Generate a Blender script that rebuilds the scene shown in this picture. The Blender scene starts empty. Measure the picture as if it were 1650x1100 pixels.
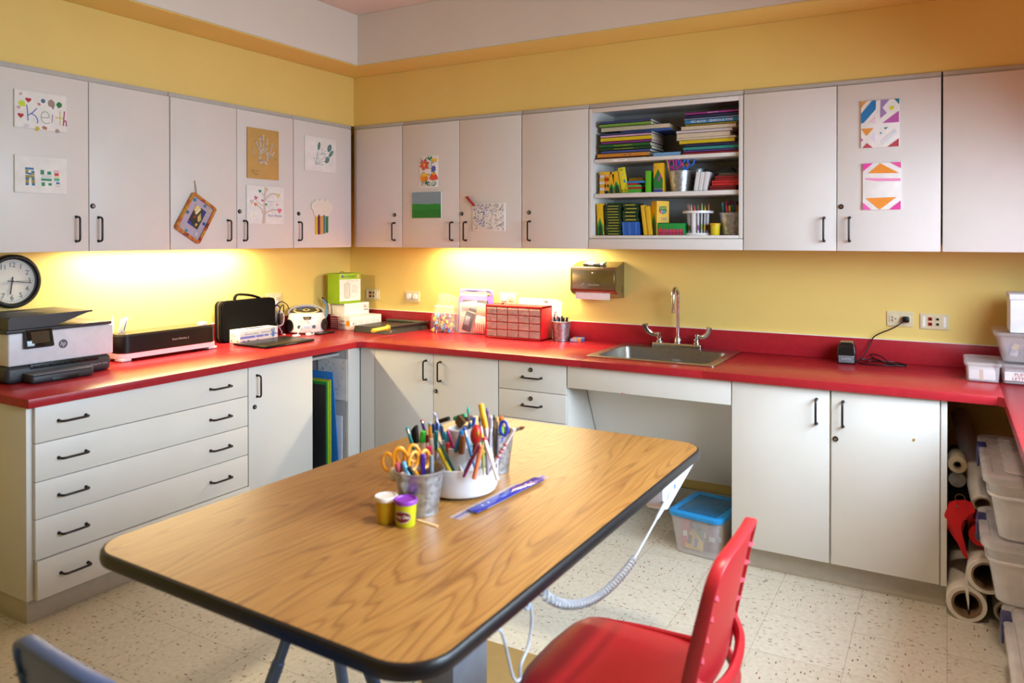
import bpy, bmesh, math, random
from mathutils import Vector, Matrix, Euler
R = math.radians
sc = bpy.context.scene
COL = sc.collection
rnd = random.Random(7)

# ------------------------------------------------------------------ colours and materials
def lin(c):
    if isinstance(c, str):
        c = c.lstrip('#'); c = [int(c[i:i + 2], 16) / 255 for i in (0, 2, 4)]
    return tuple(((x / 12.92) if x <= 0.04045 else ((x + 0.055) / 1.055) ** 2.4) for x in c) + (1,)

_M = {}
def nodes_of(key):
    m = bpy.data.materials.new(key); m.use_nodes = True
    nt = m.node_tree; b = nt.nodes['Principled BSDF']
    return m, nt, b
def mat(key, col='#808080', rough=.5, metal=0, var=.05, scale=25, bump=0, bscale=300, coat=0, emit=0, spec=.5, sheen=0):
    if key in _M: return _M[key]
    m, nt, b = nodes_of(key)
    N, L = nt.nodes.new, nt.links.new
    c = lin(col)
    tc = N('ShaderNodeTexCoord')
    no = N('ShaderNodeTexNoise'); no.inputs['Scale'].default_value = scale; no.inputs['Detail'].default_value = 3
    L(tc.outputs['Object'], no.inputs['Vector'])
    rp = N('ShaderNodeValToRGB')
    rp.color_ramp.elements[0].position = .3; rp.color_ramp.elements[1].position = .7
    rp.color_ramp.elements[0].color = tuple(x * (1 - var) for x in c[:3]) + (1,)
    rp.color_ramp.elements[1].color = tuple(min(1, x * (1 + var)) for x in c[:3]) + (1,)
    L(no.outputs['Fac'], rp.inputs['Fac']); L(rp.outputs['Color'], b.inputs['Base Color'])
    b.inputs['Roughness'].default_value = rough; b.inputs['Metallic'].default_value = metal
    b.inputs['Specular IOR Level'].default_value = spec
    b.inputs['Coat Weight'].default_value = coat; b.inputs['Coat Roughness'].default_value = .08
    if sheen: b.inputs['Sheen Weight'].default_value = sheen
    if emit:
        b.inputs['Emission Color'].default_value = c; b.inputs['Emission Strength'].default_value = emit
    if bump:
        n2 = N('ShaderNodeTexNoise'); n2.inputs['Scale'].default_value = bscale; n2.inputs['Detail'].default_value = 2
        L(tc.outputs['Object'], n2.inputs['Vector'])
        bp = N('ShaderNodeBump'); bp.inputs['Strength'].default_value = bump; bp.inputs['Distance'].default_value = .002
        L(n2.outputs['Fac'], bp.inputs['Height']); L(bp.outputs['Normal'], b.inputs['Normal'])
    _M[key] = m
    return m
def C(col, rough=.45):
    """a plain dyed plastic / printed card of one colour"""
    return mat('dye_' + col.lstrip('#') + '_%d' % int(rough * 100), col, rough, var=.03, scale=60)
def clear(key, col='#ffffff', alpha=.3, rough=.2, bump=0):
    """thin clear plastic: part of the light passes straight through, the rest meets a soft glossy skin"""
    if key in _M: return _M[key]
    m, nt, b = nodes_of(key)
    N, L = nt.nodes.new, nt.links.new
    tr = N('ShaderNodeBsdfTransparent'); mx = N('ShaderNodeMixShader')
    tc = N('ShaderNodeTexCoord'); no = N('ShaderNodeTexNoise'); no.inputs['Scale'].default_value = 18
    L(tc.outputs['Object'], no.inputs['Vector'])
    mr = N('ShaderNodeMapRange'); mr.inputs['To Min'].default_value = alpha * .8; mr.inputs['To Max'].default_value = min(1, alpha * 1.2)
    L(no.outputs['Fac'], mr.inputs['Value']); L(mr.outputs['Result'], mx.inputs['Fac'])
    b.inputs['Base Color'].default_value = lin(col); b.inputs['Roughness'].default_value = rough
    b.inputs['Specular IOR Level'].default_value = .7
    if bump:
        bp = N('ShaderNodeBump'); bp.inputs['Strength'].default_value = bump; bp.inputs['Distance'].default_value = .004
        L(no.outputs['Fac'], bp.inputs['Height']); L(bp.outputs['Normal'], b.inputs['Normal'])
    out = nt.nodes['Material Output']
    L(tr.outputs[0], mx.inputs[1]); L(b.outputs[0], mx.inputs[2]); L(mx.outputs[0], out.inputs['Surface'])
    _M[key] = m
    return m
def galvanized():
    if 'galvanized steel' in _M: return _M['galvanized steel']
    m, nt, b = nodes_of('galvanized steel'); N, L = nt.nodes.new, nt.links.new
    tc = N('ShaderNodeTexCoord'); vo = N('ShaderNodeTexVoronoi'); vo.inputs['Scale'].default_value = 90
    L(tc.outputs['Object'], vo.inputs['Vector'])
    rp = N('ShaderNodeValToRGB'); rp.color_ramp.elements[0].color = lin('#8b9096'); rp.color_ramp.elements[1].color = lin('#c3c8cc')
    L(vo.outputs['Color'], rp.inputs['Fac']); L(rp.outputs['Color'], b.inputs['Base Color'])
    mr = N('ShaderNodeMapRange'); mr.inputs['To Min'].default_value = .28; mr.inputs['To Max'].default_value = .5
    L(vo.outputs['Distance'], mr.inputs['Value']); L(mr.outputs['Result'], b.inputs['Roughness'])
    b.inputs['Metallic'].default_value = .85
    _M['galvanized steel'] = m
    return m
def oak():
    m, nt, b = nodes_of('oak laminate'); N, L = nt.nodes.new, nt.links.new
    tc = N('ShaderNodeTexCoord'); mp = N('ShaderNodeMapping'); mp.inputs['Scale'].default_value = (1, .11, 1)
    L(tc.outputs['Object'], mp.inputs['Vector'])
    n1 = N('ShaderNodeTexNoise'); n1.inputs['Scale'].default_value = 3.2; n1.inputs['Detail'].default_value = 2.5; n1.inputs['Roughness'].default_value = .45
    L(mp.outputs['Vector'], n1.inputs['Vector'])
    # contour lines of a slow noise make the cathedral figure
    mu = N('ShaderNodeMath'); mu.operation = 'MULTIPLY'; mu.inputs[1].default_value = 62
    L(n1.outputs['Fac'], mu.inputs[0])
    fr = N('ShaderNodeMath'); fr.operation = 'FRACT'; L(mu.outputs[0], fr.inputs[0])
    r1 = N('ShaderNodeValToRGB'); e = r1.color_ramp.elements
    e[0].position = 0; e[0].color = lin('#8c5f30'); e[1].position = .16; e[1].color = lin('#a97a40')
    x = e.new(.8); x.color = lin('#b08346'); x = e.new(.97); x.color = lin('#9a6d3a')
    L(fr.outputs[0], r1.inputs['Fac'])
    mp2 = N('ShaderNodeMapping'); mp2.inputs['Scale'].default_value = (240, 7, 1)
    L(tc.outputs['Object'], mp2.inputs['Vector'])
    n2 = N('ShaderNodeTexNoise'); n2.inputs['Scale'].default_value = 1; n2.inputs['Detail'].default_value = 4
    L(mp2.outputs['Vector'], n2.inputs['Vector'])
    r2 = N('ShaderNodeValToRGB'); r2.color_ramp.elements[0].position = .32; r2.color_ramp.elements[0].color = (.55, .5, .45, 1)
    r2.color_ramp.elements[1].position = .55; r2.color_ramp.elements[1].color = (1, 1, 1, 1)
    L(n2.outputs['Fac'], r2.inputs['Fac'])
    mx = N('ShaderNodeMix'); mx.data_type = 'RGBA'; mx.blend_type = 'MULTIPLY'; mx.inputs['Factor'].default_value = .55
    L(r1.outputs['Color'], mx.inputs['A']); L(r2.outputs['Color'], mx.inputs['B'])
    L(mx.outputs['Result'], b.inputs['Base Color'])
    b.inputs['Roughness'].default_value = .33; b.inputs['Specular IOR Level'].default_value = .5
    _M['oak'] = m
    return m
def floor_tiles():
    m, nt, b = nodes_of('speckled vinyl tiles'); N, L = nt.nodes.new, nt.links.new
    T = .3048
    tc = N('ShaderNodeTexCoord'); mp = N('ShaderNodeMapping'); mp.inputs['Location'].default_value = (-3.03 / T, 1.01 / T, 0); mp.inputs['Scale'].default_value = (1 / T, 1 / T, 1)
    L(tc.outputs['Object'], mp.inputs['Vector'])
    br = N('ShaderNodeTexBrick'); br.offset = 0; br.squash = 1
    br.inputs['Scale'].default_value = 1; br.inputs['Brick Width'].default_value = 1; br.inputs['Row Height'].default_value = 1
    br.inputs['Mortar Size'].default_value = .0028; br.inputs['Mortar Smooth'].default_value = .3
    br.inputs['Color1'].default_value = lin('#d8d2c4'); br.inputs['Color2'].default_value = lin('#d2cbbb'); br.inputs['Mortar'].default_value = lin('#8f8470')
    L(mp.outputs['Vector'], br.inputs['Vector'])
    ck = N('ShaderNodeTexChecker'); ck.inputs['Scale'].default_value = 1; L(mp.outputs['Vector'], ck.inputs['Vector'])
    def flecks(sx, sy, sc_, thr):
        q = N('ShaderNodeMapping'); q.inputs['Scale'].default_value = (sx, sy, 1); L(tc.outputs['Object'], q.inputs['Vector'])
        v = N('ShaderNodeTexVoronoi'); v.inputs['Scale'].default_value = sc_; L(q.outputs['Vector'], v.inputs['Vector'])
        lt = N('ShaderNodeMath'); lt.operation = 'LESS_THAN'; lt.inputs[1].default_value = thr; L(v.outputs['Distance'], lt.inputs[0])
        return v, lt
    va, la = flecks(1, .38, 70, .2); vb, lb = flecks(.38, 1, 70, .2)
    mf = N('ShaderNodeMix'); L(ck.outputs['Fac'], mf.inputs['Factor']); L(la.outputs[0], mf.inputs['A']); L(lb.outputs[0], mf.inputs['B'])
    mc = N('ShaderNodeMix'); mc.data_type = 'RGBA'; L(ck.outputs['Fac'], mc.inputs['Factor']); L(va.outputs['Color'], mc.inputs['A']); L(vb.outputs['Color'], mc.inputs['B'])
    se = N('ShaderNodeSeparateColor'); L(mc.outputs['Result'], se.inputs['Color'])
    rp = N('ShaderNodeValToRGB'); rp.color_ramp.interpolation = 'CONSTANT'; e = rp.color_ramp.elements
    e[0].color = lin('#b5a78e'); e[1].position = .5; e[1].color = lin('#9a8a74')
    for p, c in ((.68, '#7d6a55'), (.8, '#8a4f38'), (.88, '#5c5f55'), (.95, '#4a433c')):
        x = e.new(p); x.color = lin(c)
    L(se.outputs['Red'], rp.inputs['Fac'])
    m1 = N('ShaderNodeMix'); m1.data_type = 'RGBA'; L(mf.outputs['Result'], m1.inputs['Factor']); L(br.outputs['Color'], m1.inputs['A']); L(rp.outputs['Color'], m1.inputs['B'])
    n = N('ShaderNodeTexNoise'); n.inputs['Scale'].default_value = 55; n.inputs['Detail'].default_value = 4; L(tc.outputs['Object'], n.inputs['Vector'])
    r3 = N('ShaderNodeValToRGB'); r3.color_ramp.elements[0].position = .35; r3.color_ramp.elements[0].color = (.86, .85, .82, 1); r3.color_ramp.elements[1].position = .6; r3.color_ramp.elements[1].color = (1, 1, 1, 1)
    L(n.outputs['Fac'], r3.inputs['Fac'])
    m2 = N('ShaderNodeMix'); m2.data_type = 'RGBA'; m2.blend_type = 'MULTIPLY'; m2.inputs['Factor'].default_value = .8
    L(m1.outputs['Result'], m2.inputs['A']); L(r3.outputs['Color'], m2.inputs['B']); L(m2.outputs['Result'], b.inputs['Base Color'])
    b.inputs['Roughness'].default_value = .42
    return m

WHITE = mat('white laminate', '#dcd8d2', .42, var=.015, scale=6, bump=.04, bscale=500)
GAPD = mat('cabinet edge', '#b9b4ac', .6)
GREYLAM = mat('grey laminate lining', '#a9a9a7', .6)
BRONZE = mat('dark bronze pull', '#2a211e', .38, metal=.5)
BLACK = mat('black plastic', '#0d0d0f', .38, spec=.35)
SOFTBLACK = mat('matt black fabric', '#0b0b0b', .8, bump=.2, bscale=900, spec=.12)
DGREY = mat('charcoal plastic', '#33353b', .45)
YWALL = mat('yellow wall paint', '#e6ca74', .55, var=.02, scale=4, bump=.05, bscale=250)
CREAM = mat('cream white paint', '#dfd8cb', .6, var=.015, scale=4, bump=.04, bscale=250)
CEIL = mat('ceiling paint', '#e0cfc0', .75, var=.02, scale=4)
RED = mat('red laminate countertop', '#a6242d', .27, spec=.25, var=.06, scale=40, bump=.015, bscale=200)
STEEL = mat('brushed stainless steel', '#b5b2ac', .28, metal=1, var=.08, scale=80)
CHROME = mat('chrome', '#d4d6d8', .1, metal=1, var=.02)
ALMOND = mat('almond wall plate', '#d8cba6', .4)
PAPER = mat('white paper', '#f0eeea', .75)
CARD = mat('white printed card', '#ece8e4', .5)
WPLAST = mat('white plastic', '#e9e8ea', .35)
GALV = galvanized()
REDPLAST = mat('red moulded plastic', '#b0222a', .38, var=.05, scale=12, bump=.05, bscale=600)
INK = C('#26242a')

# ------------------------------------------------------------------ mesh builder
_text_cache = {}
def text_mesh(s):
    if s not in _text_cache:
        cu = bpy.data.curves.new('lettering', 'FONT'); cu.body = s; cu.align_x = 'CENTER'; cu.align_y = 'CENTER'; cu.resolution_u = 3
        o = bpy.data.objects.new('lettering', cu)
        me = o.to_mesh()
        vs = [v.co.copy() for v in me.vertices]; fs = [tuple(p.vertices) for p in me.polygons]
        o.to_mesh_clear(); bpy.data.objects.remove(o); bpy.data.curves.remove(cu)
        _text_cache[s] = (vs, fs)
    return _text_cache[s]

class MB:
    def __init__(s, m=None, T=None):
        s.v, s.f, s.mi, s.mats, s.cur = [], [], [], [], 0
        s.T = T or Matrix()
        if m: s.m(m)
    def m(s, mt):
        if mt not in s.mats: s.mats.append(mt)
        s.cur = s.mats.index(mt)
        return s
    def at(s, T): s.T = T; return s
    def add(s, vs, fs):
        b = len(s.v); T = s.T
        s.v += [T @ Vector(v) for v in vs]
        fl = T.to_3x3().determinant() < 0
        for f in fs:
            f = [i + b for i in f]
            s.f.append(tuple(reversed(f)) if fl else tuple(f)); s.mi.append(s.cur)
        return s
    def bx(s, x0, x1, y0, y1, z0, z1, bev=0, seg=2):
        return s.box(((x0 + x1) / 2, (y0 + y1) / 2, (z0 + z1) / 2), (abs(x1 - x0), abs(y1 - y0), abs(z1 - z0)), bev, seg=seg)
    def box(s, c, size, bev=0, rot=None, seg=2):
        bm = bmesh.new(); bmesh.ops.create_cube(bm, size=1)
        for v in bm.verts: v.co = Vector((v.co.x * size[0], v.co.y * size[1], v.co.z * size[2]))
        if bev:
            bev = min(bev, min(size) * .49)
            bmesh.ops.bevel(bm, geom=bm.edges[:], offset=bev, segments=seg, affect='EDGES', profile=.5)
        M = Matrix.Translation(c) @ (rot.to_matrix().to_4x4() if rot is not None else Matrix())
        bm.verts.index_update()
        s.add([M @ v.co for v in bm.verts], [[v.index for v in f.verts] for f in bm.faces]); bm.free()
        return s
    def lathe(s, prof, c=(0, 0, 0), n=28, M=None, sx=1, sy=1):
        """prof: (radius, height) from bottom to top; a radius 0 closes the end"""
        vs, fs, rings = [], [], []
        for r, z in prof:
            if r <= 1e-7: rings.append([len(vs)]); vs.append((0, 0, z))
            else:
                rings.append(list(range(len(vs), len(vs) + n)))
                vs += [(r * sx * math.cos(2 * math.pi * i / n), r * sy * math.sin(2 * math.pi * i / n), z) for i in range(n)]
        for a, b in zip(rings, rings[1:]):
            for i in range(n):
                j = (i + 1) % n
                if len(a) == 1 and len(b) == 1: continue
                if len(a) == 1: fs.append((a[0], b[j], b[i]))
                elif len(b) == 1: fs.append((a[i], a[j], b[0]))
                else: fs.append((a[i], a[j], b[j], b[i]))
        X = Matrix.Translation(c) @ (M or Matrix())
        return s.add([X @ Vector(v) for v in vs], fs)
    def cyl(s, p0, p1, r, r1=None, n=14, bev=0):
        p0, p1 = Vector(p0), Vector(p1); d = p1 - p0; h = d.length
        q = d.to_track_quat('Z', 'Y').to_matrix().to_4x4(); r1 = r if r1 is None else r1
        if bev: pr = [(0, 0), (r - bev, 0), (r, bev), (r1, h - bev), (r1 - bev, h), (0, h)]
        else: pr = [(0, 0), (r, 0), (r1, h), (0, h)]
        return s.lathe(pr, p0, n, q)
    def rev(s, p0, p1, prof, n=14):
        """lathe a profile of (radius, fraction) along p0-p1"""
        p0, p1 = Vector(p0), Vector(p1); d = p1 - p0; h = d.length
        q = d.to_track_quat('Z', 'Y').to_matrix().to_4x4()
        return s.lathe([(r, t * h) for r, t in prof], p0, n, q)
    def tube(s, pts, r, n=8, closed=False, flat=1):
        pts = [Vector(p) for p in pts]; k = len(pts); vs, fs = [], []
        up = None
        for i, p in enumerate(pts):
            a = pts[(i - 1) % k] if (closed or i) else p
            b = pts[(i + 1) % k] if (closed or i < k - 1) else p
            t = (b - a).normalized()
            if up is None:
                up = Vector((0, 0, 1)) if abs(t.z) < .9 else Vector((1, 0, 0))
            e = t.cross(up)
            if e.length < 1e-6: e = t.orthogonal()
            e.normalize(); up = e.cross(t).normalized()
            rr = r[i] if isinstance(r, (list, tuple)) else r
            vs += [p + e * rr * math.cos(2 * math.pi * j / n) + up * rr * flat * math.sin(2 * math.pi * j / n) for j in range(n)]
        for i in range(k if closed else k - 1):
            o, q = i * n, ((i + 1) % k) * n
            for j in range(n):
                jj = (j + 1) % n
                fs.append((o + j, o + jj, q + jj, q + j))
        if not closed:
            fs.append(tuple(reversed(range(n)))); fs.append(tuple(range((k - 1) * n, k * n)))
        return s.add(vs, fs)
    def prism(s, poly, z0, z1, M=None):
        """a polygon in local x, y (counter-clockwise) given thickness along local z"""
        a = sum(poly[i][0] * poly[(i + 1) % len(poly)][1] - poly[(i + 1) % len(poly)][0] * poly[i][1] for i in range(len(poly)))
        if a < 0: poly = list(reversed(poly))
        n = len(poly); M = M or Matrix()
        vs = [M @ Vector((x, y, z0)) for x, y in poly] + [M @ Vector((x, y, z1)) for x, y in poly]
        fs = [tuple(reversed(range(n))), tuple(range(n, 2 * n))] + [(i, (i + 1) % n, n + (i + 1) % n, n + i) for i in range(n)]
        return s.add(vs, fs)
    def ball(s, c, r, n=14, sc_=(1, 1, 1), M=None):
        k = n // 2
        pr = [(r * math.sin(math.pi * i / k), -r * math.cos(math.pi * i / k)) for i in range(k + 1)]
        pr[0] = (0, -r); pr[-1] = (0, r)
        S = (M or Matrix()) @ Matrix.Diagonal((sc_[0], sc_[1], sc_[2], 1))
        return s.lathe(pr, c, n, S)
    def text(s, t, M, size, depth=.0004, wide=1):
        """lettering centred on M's origin, read along M's x with M's z towards the reader"""
        vs, fs = text_mesh(t)
        n = len(vs)
        A = [M @ Vector((v.x * size * wide, v.y * size, depth)) for v in vs]
        return s.add(A, fs)
    def build(s, name, parent=None, world=False, sharp=38):
        me = bpy.data.meshes.new(name)
        vs = s.v
        if world and parent is not None:
            inv = PM[parent.name].inverted(); vs = [inv @ v for v in vs]
        me.from_pydata([tuple(v) for v in vs], [], s.f)
        for mt in s.mats: me.materials.append(mt)
        me.polygons.foreach_set('material_index', s.mi)
        me.polygons.foreach_set('use_smooth', [True] * len(s.f))
        me.update(); me.set_sharp_from_angle(angle=R(sharp))
        o = bpy.data.objects.new(name, me); COL.objects.link(o)
        if parent is not None:
            o.parent = parent; PM[o.name] = PM[parent.name]
        else: PM[o.name] = Matrix()
        return o

PM = {}
def tag(o, label, cat, group=None):
    o['label'] = label; o['category'] = cat
    if group: o['group'] = group
    return o
def thing(name, label, cat, loc=(0, 0, 0), rot=(0, 0, 0), group=None):
    o = bpy.data.objects.new(name, None); COL.objects.link(o)
    o.location = loc; o.rotation_euler = rot; o.empty_display_size = .05
    PM[o.name] = Matrix.Translation(loc) @ Euler(rot).to_matrix().to_4x4()
    return tag(o, label, cat, group)
def part(name, mb, parent, label=None, world=False):
    o = mb.build(name, parent, world)
    if label: o['label'] = label
    return o
def solo(name, mb, label, cat, loc=(0, 0, 0), rot=(0, 0, 0), group=None):
    """a thing that is one mesh, built in its own space"""
    o = mb.build(name); o.location = loc; o.rotation_euler = rot
    return tag(o, label, cat, group)
def loose(name, mb, holder, label, cat, stuff=False, world=False, group=None):
    """a thing of its own that lies inside another: built in the holder's space, standing in the room's"""
    if not world: mb.v = [PM[holder.name] @ v for v in mb.v]
    c = sum(mb.v, Vector()) / len(mb.v); c.z = min(v.z for v in mb.v)
    mb.v = [v - c for v in mb.v]
    o = mb.build(name); o.location = c; tag(o, label, cat, group)
    if stuff: o['kind'] = 'stuff'
    return o
def struct(name, mb):
    o = mb.build(name); o['kind'] = 'structure'; return o
def dup(root, loc, rot, label, group=None):
    r = root.copy(); COL.objects.link(r); r.location = loc; r.rotation_euler = rot; r['label'] = label
    if group: r['group'] = group
    for ch in list(root.children):
        c = ch.copy(); COL.objects.link(c); c.parent = r
        for g in list(ch.children):
            d = g.copy(); COL.objects.link(d); d.parent = c
    return r

# the camera of the photograph, measured from the room's own edges (metres; the room corner is the origin)
CAM = Vector((3.6345, -4.0912, 1.4634)); YAW, PITCH, FPX, PY = .5174, .0071, 1231.7, 391.2
FW = Vector((-math.sin(YAW) * math.cos(PITCH), math.cos(YAW) * math.cos(PITCH), -math.sin(PITCH)))
RT = Vector((math.cos(YAW), math.sin(YAW), 0)); UPV = RT.cross(FW)
def at(u, v, ax, val):
    """where the sight line through a point of the photograph meets a plane of the room"""
    d = FW + RT * (u - 825) / FPX - UPV * (v - PY) / FPX
    i = 'xyz'.index(ax)
    return CAM + d * ((val - CAM[i]) / d[i])

def frame(o, ex, ey):
    """matrix with origin o, x along ex, y along ey"""
    ex = Vector(ex).normalized(); ey = Vector(ey); ez = ex.cross(ey).normalized(); ey = ez.cross(ex)
    return Matrix(((ex.x, ey.x, ez.x, o[0]), (ex.y, ey.y, ez.y, o[1]), (ex.z, ey.z, ez.z, o[2]), (0, 0, 0, 1)))
def arc(c, r, a0, a1, n, ex=(1, 0, 0), ey=(0, 1, 0), ry=None):
    ex, ey, c = Vector(ex), Vector(ey), Vector(c); ry = ry or r
    return [c + ex * r * math.cos(R(a0 + (a1 - a0) * i / n)) + ey * ry * math.sin(R(a0 + (a1 - a0) * i / n)) for i in range(n + 1)]
def spline(pts, k=6):
    P = [Vector(p) for p in pts]; out = []
    for i in range(len(P) - 1):
        p0, p1, p2, p3 = P[max(i - 1, 0)], P[i], P[i + 1], P[min(i + 2, len(P) - 1)]
        for j in range(k):
            t = j / k
            out.append(.5 * ((2 * p1) + (p2 - p0) * t + (2 * p0 - 5 * p1 + 4 * p2 - p3) * t * t + (3 * p1 - p0 - 3 * p2 + p3) * t ** 3))
    return out + [P[-1]]
def rrect(x0, x1, y0, y1, r, n=5):
    out = []
    for cx, cy, a in ((x1 - r, y0 + r, -90), (x1 - r, y1 - r, 0), (x0 + r, y1 - r, 90), (x0 + r, y0 + r, 180)):
        out += [(cx + r * math.cos(R(a + 90 * i / n)), cy + r * math.sin(R(a + 90 * i / n))) for i in range(n + 1)]
    return out
# ------------------------------------------------------------------ room shell
XR, YF, ZC = 4.51, -5.6, 2.796
b = MB(floor_tiles()); b.bx(-.15, XR + .15, YF, .15, -.1, 0); struct('floor', b)
b = MB(CEIL); b.bx(-.15, XR + .15, YF, .15, ZC, ZC + .1); struct('ceiling', b)
b = MB(YWALL); b.bx(-.15, 0, YF, .15, 0, ZC); struct('wall_left', b)
b = MB(YWALL); b.bx(0, XR, 0, .15, 0, ZC); struct('wall_back', b)
b = MB(YWALL); b.bx(-.15, XR + .15, YF - .15, YF, -.1, ZC + .1); struct('wall_front', b)
WY0, WY1, WZ0, WZ1 = -3.1, -.9, 1.0, 2.15        # the window in the wall on the camera's other side
b = MB(YWALL)
b.bx(XR, XR + .15, YF, .15, 0, WZ0); b.bx(XR, XR + .15, YF, .15, WZ1, ZC)
b.bx(XR, XR + .15, YF, WY0, WZ0, WZ1); b.bx(XR, XR + .15, WY1, .15, WZ0, WZ1); struct('wall_right', b)
b = MB(WPLAST)
for y in (WY0 + .025, (WY0 + WY1) / 2, WY1 - .025): b.bx(XR + .03, XR + .09, y - .025, y + .025, WZ0, WZ1, .004)
for z in (WZ0 + .025, WZ1 - .025): b.bx(XR + .03, XR + .09, WY0, WY1, z - .025, z + .025, .004)
win = struct('window_1', b)
b = MB(clear('window glass', '#f4fbff', .06, .03)); b.bx(XR + .055, XR + .061, WY0 + .05, WY1 - .05, WZ0 + .05, WZ1 - .05); part('pane', b, win)
# bulkheads over the wall cabinets: yellow one flush with the cabinets, cream one further out below the ceiling
b = MB(YWALL); b.bx(.001, .308, YF, -.308, 2.178, 2.488); b.bx(.001, XR, -.308, -.001, 2.178, 2.488); struct('trim_1', b)
b = MB(YWALL); b.bx(.001, .553, YF, -.553, 2.489, 2.495); b.bx(.001, XR, -.553, -.001, 2.489, 2.495); struct('trim_2', b)
b = MB(CREAM); b.bx(.001, .555, YF, -.555, 2.496, ZC - .001); b.bx(.001, XR, -.555, -.001, 2.496, ZC - .001); struct('trim_3', b)
b = MB(mat('vinyl baseboard', '#c9c3b8', .5)); b.bx(2.02, 2.785, -.011, -.001, 0, .098, .002); struct('baseboard_back', b)
b = MB(mat('vinyl baseboard', '#c9c3b8', .5)); b.bx(.001, .011, YF, -2.53, 0, .098, .002); struct('baseboard_left', b)

# ------------------------------------------------------------------ cabinets
LW = Matrix(((0, 1, 0, 0), (1, 0, 0, 0), (0, 0, 1, 0), (0, 0, 0, 1)))         # (along, out, up) for the wall x = 0
BW = Matrix(((1, 0, 0, 0), (0, -1, 0, 0), (0, 0, 1, 0), (0, 0, 0, 1)))        # for the wall y = 0
def pull(s, z0, d, W, vertical=True, s1=None):
    """a bent bar pull on a face at depth d"""
    o, r = .03, .0046
    b = MB(BRONZE, W)
    if vertical:
        z1 = s1
        pts = [(s, d, z0), (s, d + o - .012, z0)] + [(s, d + o - .012 + .012 * math.sin(R(a)), z0 + .012 - .012 * math.cos(R(a))) for a in (30, 60, 90)] + \
              [(s, d + o - .012 + .012 * math.cos(R(a)), z1 - .012 + .012 * math.sin(R(a))) for a in (0, 30, 60, 90)] + [(s, d, z1)]
    else:
        pts = [(s, d, z0), (s, d + o - .012, z0)] + [(s + .012 - .012 * math.cos(R(a)), d + o - .012 + .012 * math.sin(R(a)), z0) for a in (30, 60, 90)] + \
              [(s1 - .012 + .012 * math.sin(R(a)), d + o - .012 + .012 * math.cos(R(a)), z0) for a in (0, 30, 60, 90)] + [(s1, d, z0)]
    b.tube(pts, r, 8)
    for q in (pts[0], pts[-1]): b.cyl(q, (q[0], d + .004, q[2]), .0065, n=10)
    return b
def lockmb(s, z, d, W):
    b = MB(BRONZE, W); b.cyl((s, d - .001, z), (s, d + .006, z), .0115, .0105, 18, .001)
    b.m(STEEL); b.cyl((s, d + .005, z), (s, d + .0072, z), .006, n=14)
    b.m(BLACK); b.bx(s - .001, s + .001, d + .007, d + .0078, z - .004, z + .004)
    return b
def door(t, W, s0, s1, z0, z1, d, hs=None, hz=None, lock=None, name='door', out=0):
    g = .0018
    b = MB(WHITE, W); b.bx(s0 + g, s1 - g, d - .0185 + out, d + out, z0, z1, .0016)
    dd = part(name, b, t, world=True)
    if hs is not None:
        if isinstance(hz, tuple): part('handle', pull(hs, hz[0], d + out, W, True, hz[1]), dd, 'dark bronze bar handle', True)
        else:
            for a in hs: part('handle', pull(a - .0535, hz, d + out, W, False, a + .0535), dd, 'dark bronze bar handle', True)
    if lock: part('lock', lockmb(lock[0], lock[1], d + out, W), dd, 'round black cam lock', True)
    return dd
def uppercab(W, s0, s1, doors, label, fill=None):
    t = thing('wall_cabinet', label, 'cabinet', tuple(W @ Vector(((s0 + s1) / 2, .16, 1.402))), group=None)
    b = MB(WHITE, W); b.bx(s0 + .0008, s1 - .0008, .002, .31, 1.424, 2.168, .001)
    part('carcass', b, t, world=True)
    b = MB(GAPD, W); b.bx(s0 + .0008, s1 - .0008, .3, .318, 2.155, 2.176, .001); part('top_rail', b, t, 'greyish top rail', True)
    for d in doors: door(t, W, d[0], d[1], 1.402, 2.152, .33, d[2], (1.447, 1.553), d[3] if len(d) > 3 else None)
    if fill:
        b = MB(WHITE, W); b.bx(fill[0], fill[1], .3102, .318, 1.404, 2.152, .001); part('filler_panel', b, t, world=True)
    return t
HZ = 1.603
uppercab(LW, -2.480, -1.668, [(-2.480, -2.074, -2.132), (-2.074, -1.668, -2.031, (-2.057, HZ))], 'white two-door wall cabinet above the clock, with two canvases on one door')
uppercab(LW, -1.666, -.855, [(-1.666, -1.262, -1.323), (-1.262, -.855, -1.2165, (-1.245, HZ))], 'white two-door wall cabinet with the tilted jewelled frame and the handprint')
uppercab(LW, -.853, -.345, [(-.853, -.371, -.815, (-.815, HZ))], 'white single-door wall cabinet with the leaf canvas and the cloud craft', (-.369, -.346))
uppercab(BW, .320, .715, [(.346, .715, .658, (.657, HZ))], 'narrow bare single-door wall cabinet in the corner, no pictures on it', (.3205, .344))
uppercab(BW, .717, 1.555, [(.717, 1.138, 1.088), (1.138, 1.555, 1.184, (1.154, HZ))], 'white two-door wall cabinet with the flower print and the landscape canvas')
uppercab(BW, 1.557, 1.963, [(1.557, 1.963, 1.609, (1.604, HZ))], 'bare single-door wall cabinet beside the open book shelves')
uppercab(BW, 2.779, 3.612, [(2.779, 3.197, 3.144), (3.197, 3.612, 3.251, (3.215, HZ))], 'white two-door wall cabinet with two taped geometric canvases')
uppercab(BW, 3.616, 4.46, [(3.616, 4.034, None), (4.034, 4.46, 4.09)], 'white wall cabinet nearest the window, cut off by the picture edge')

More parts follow.
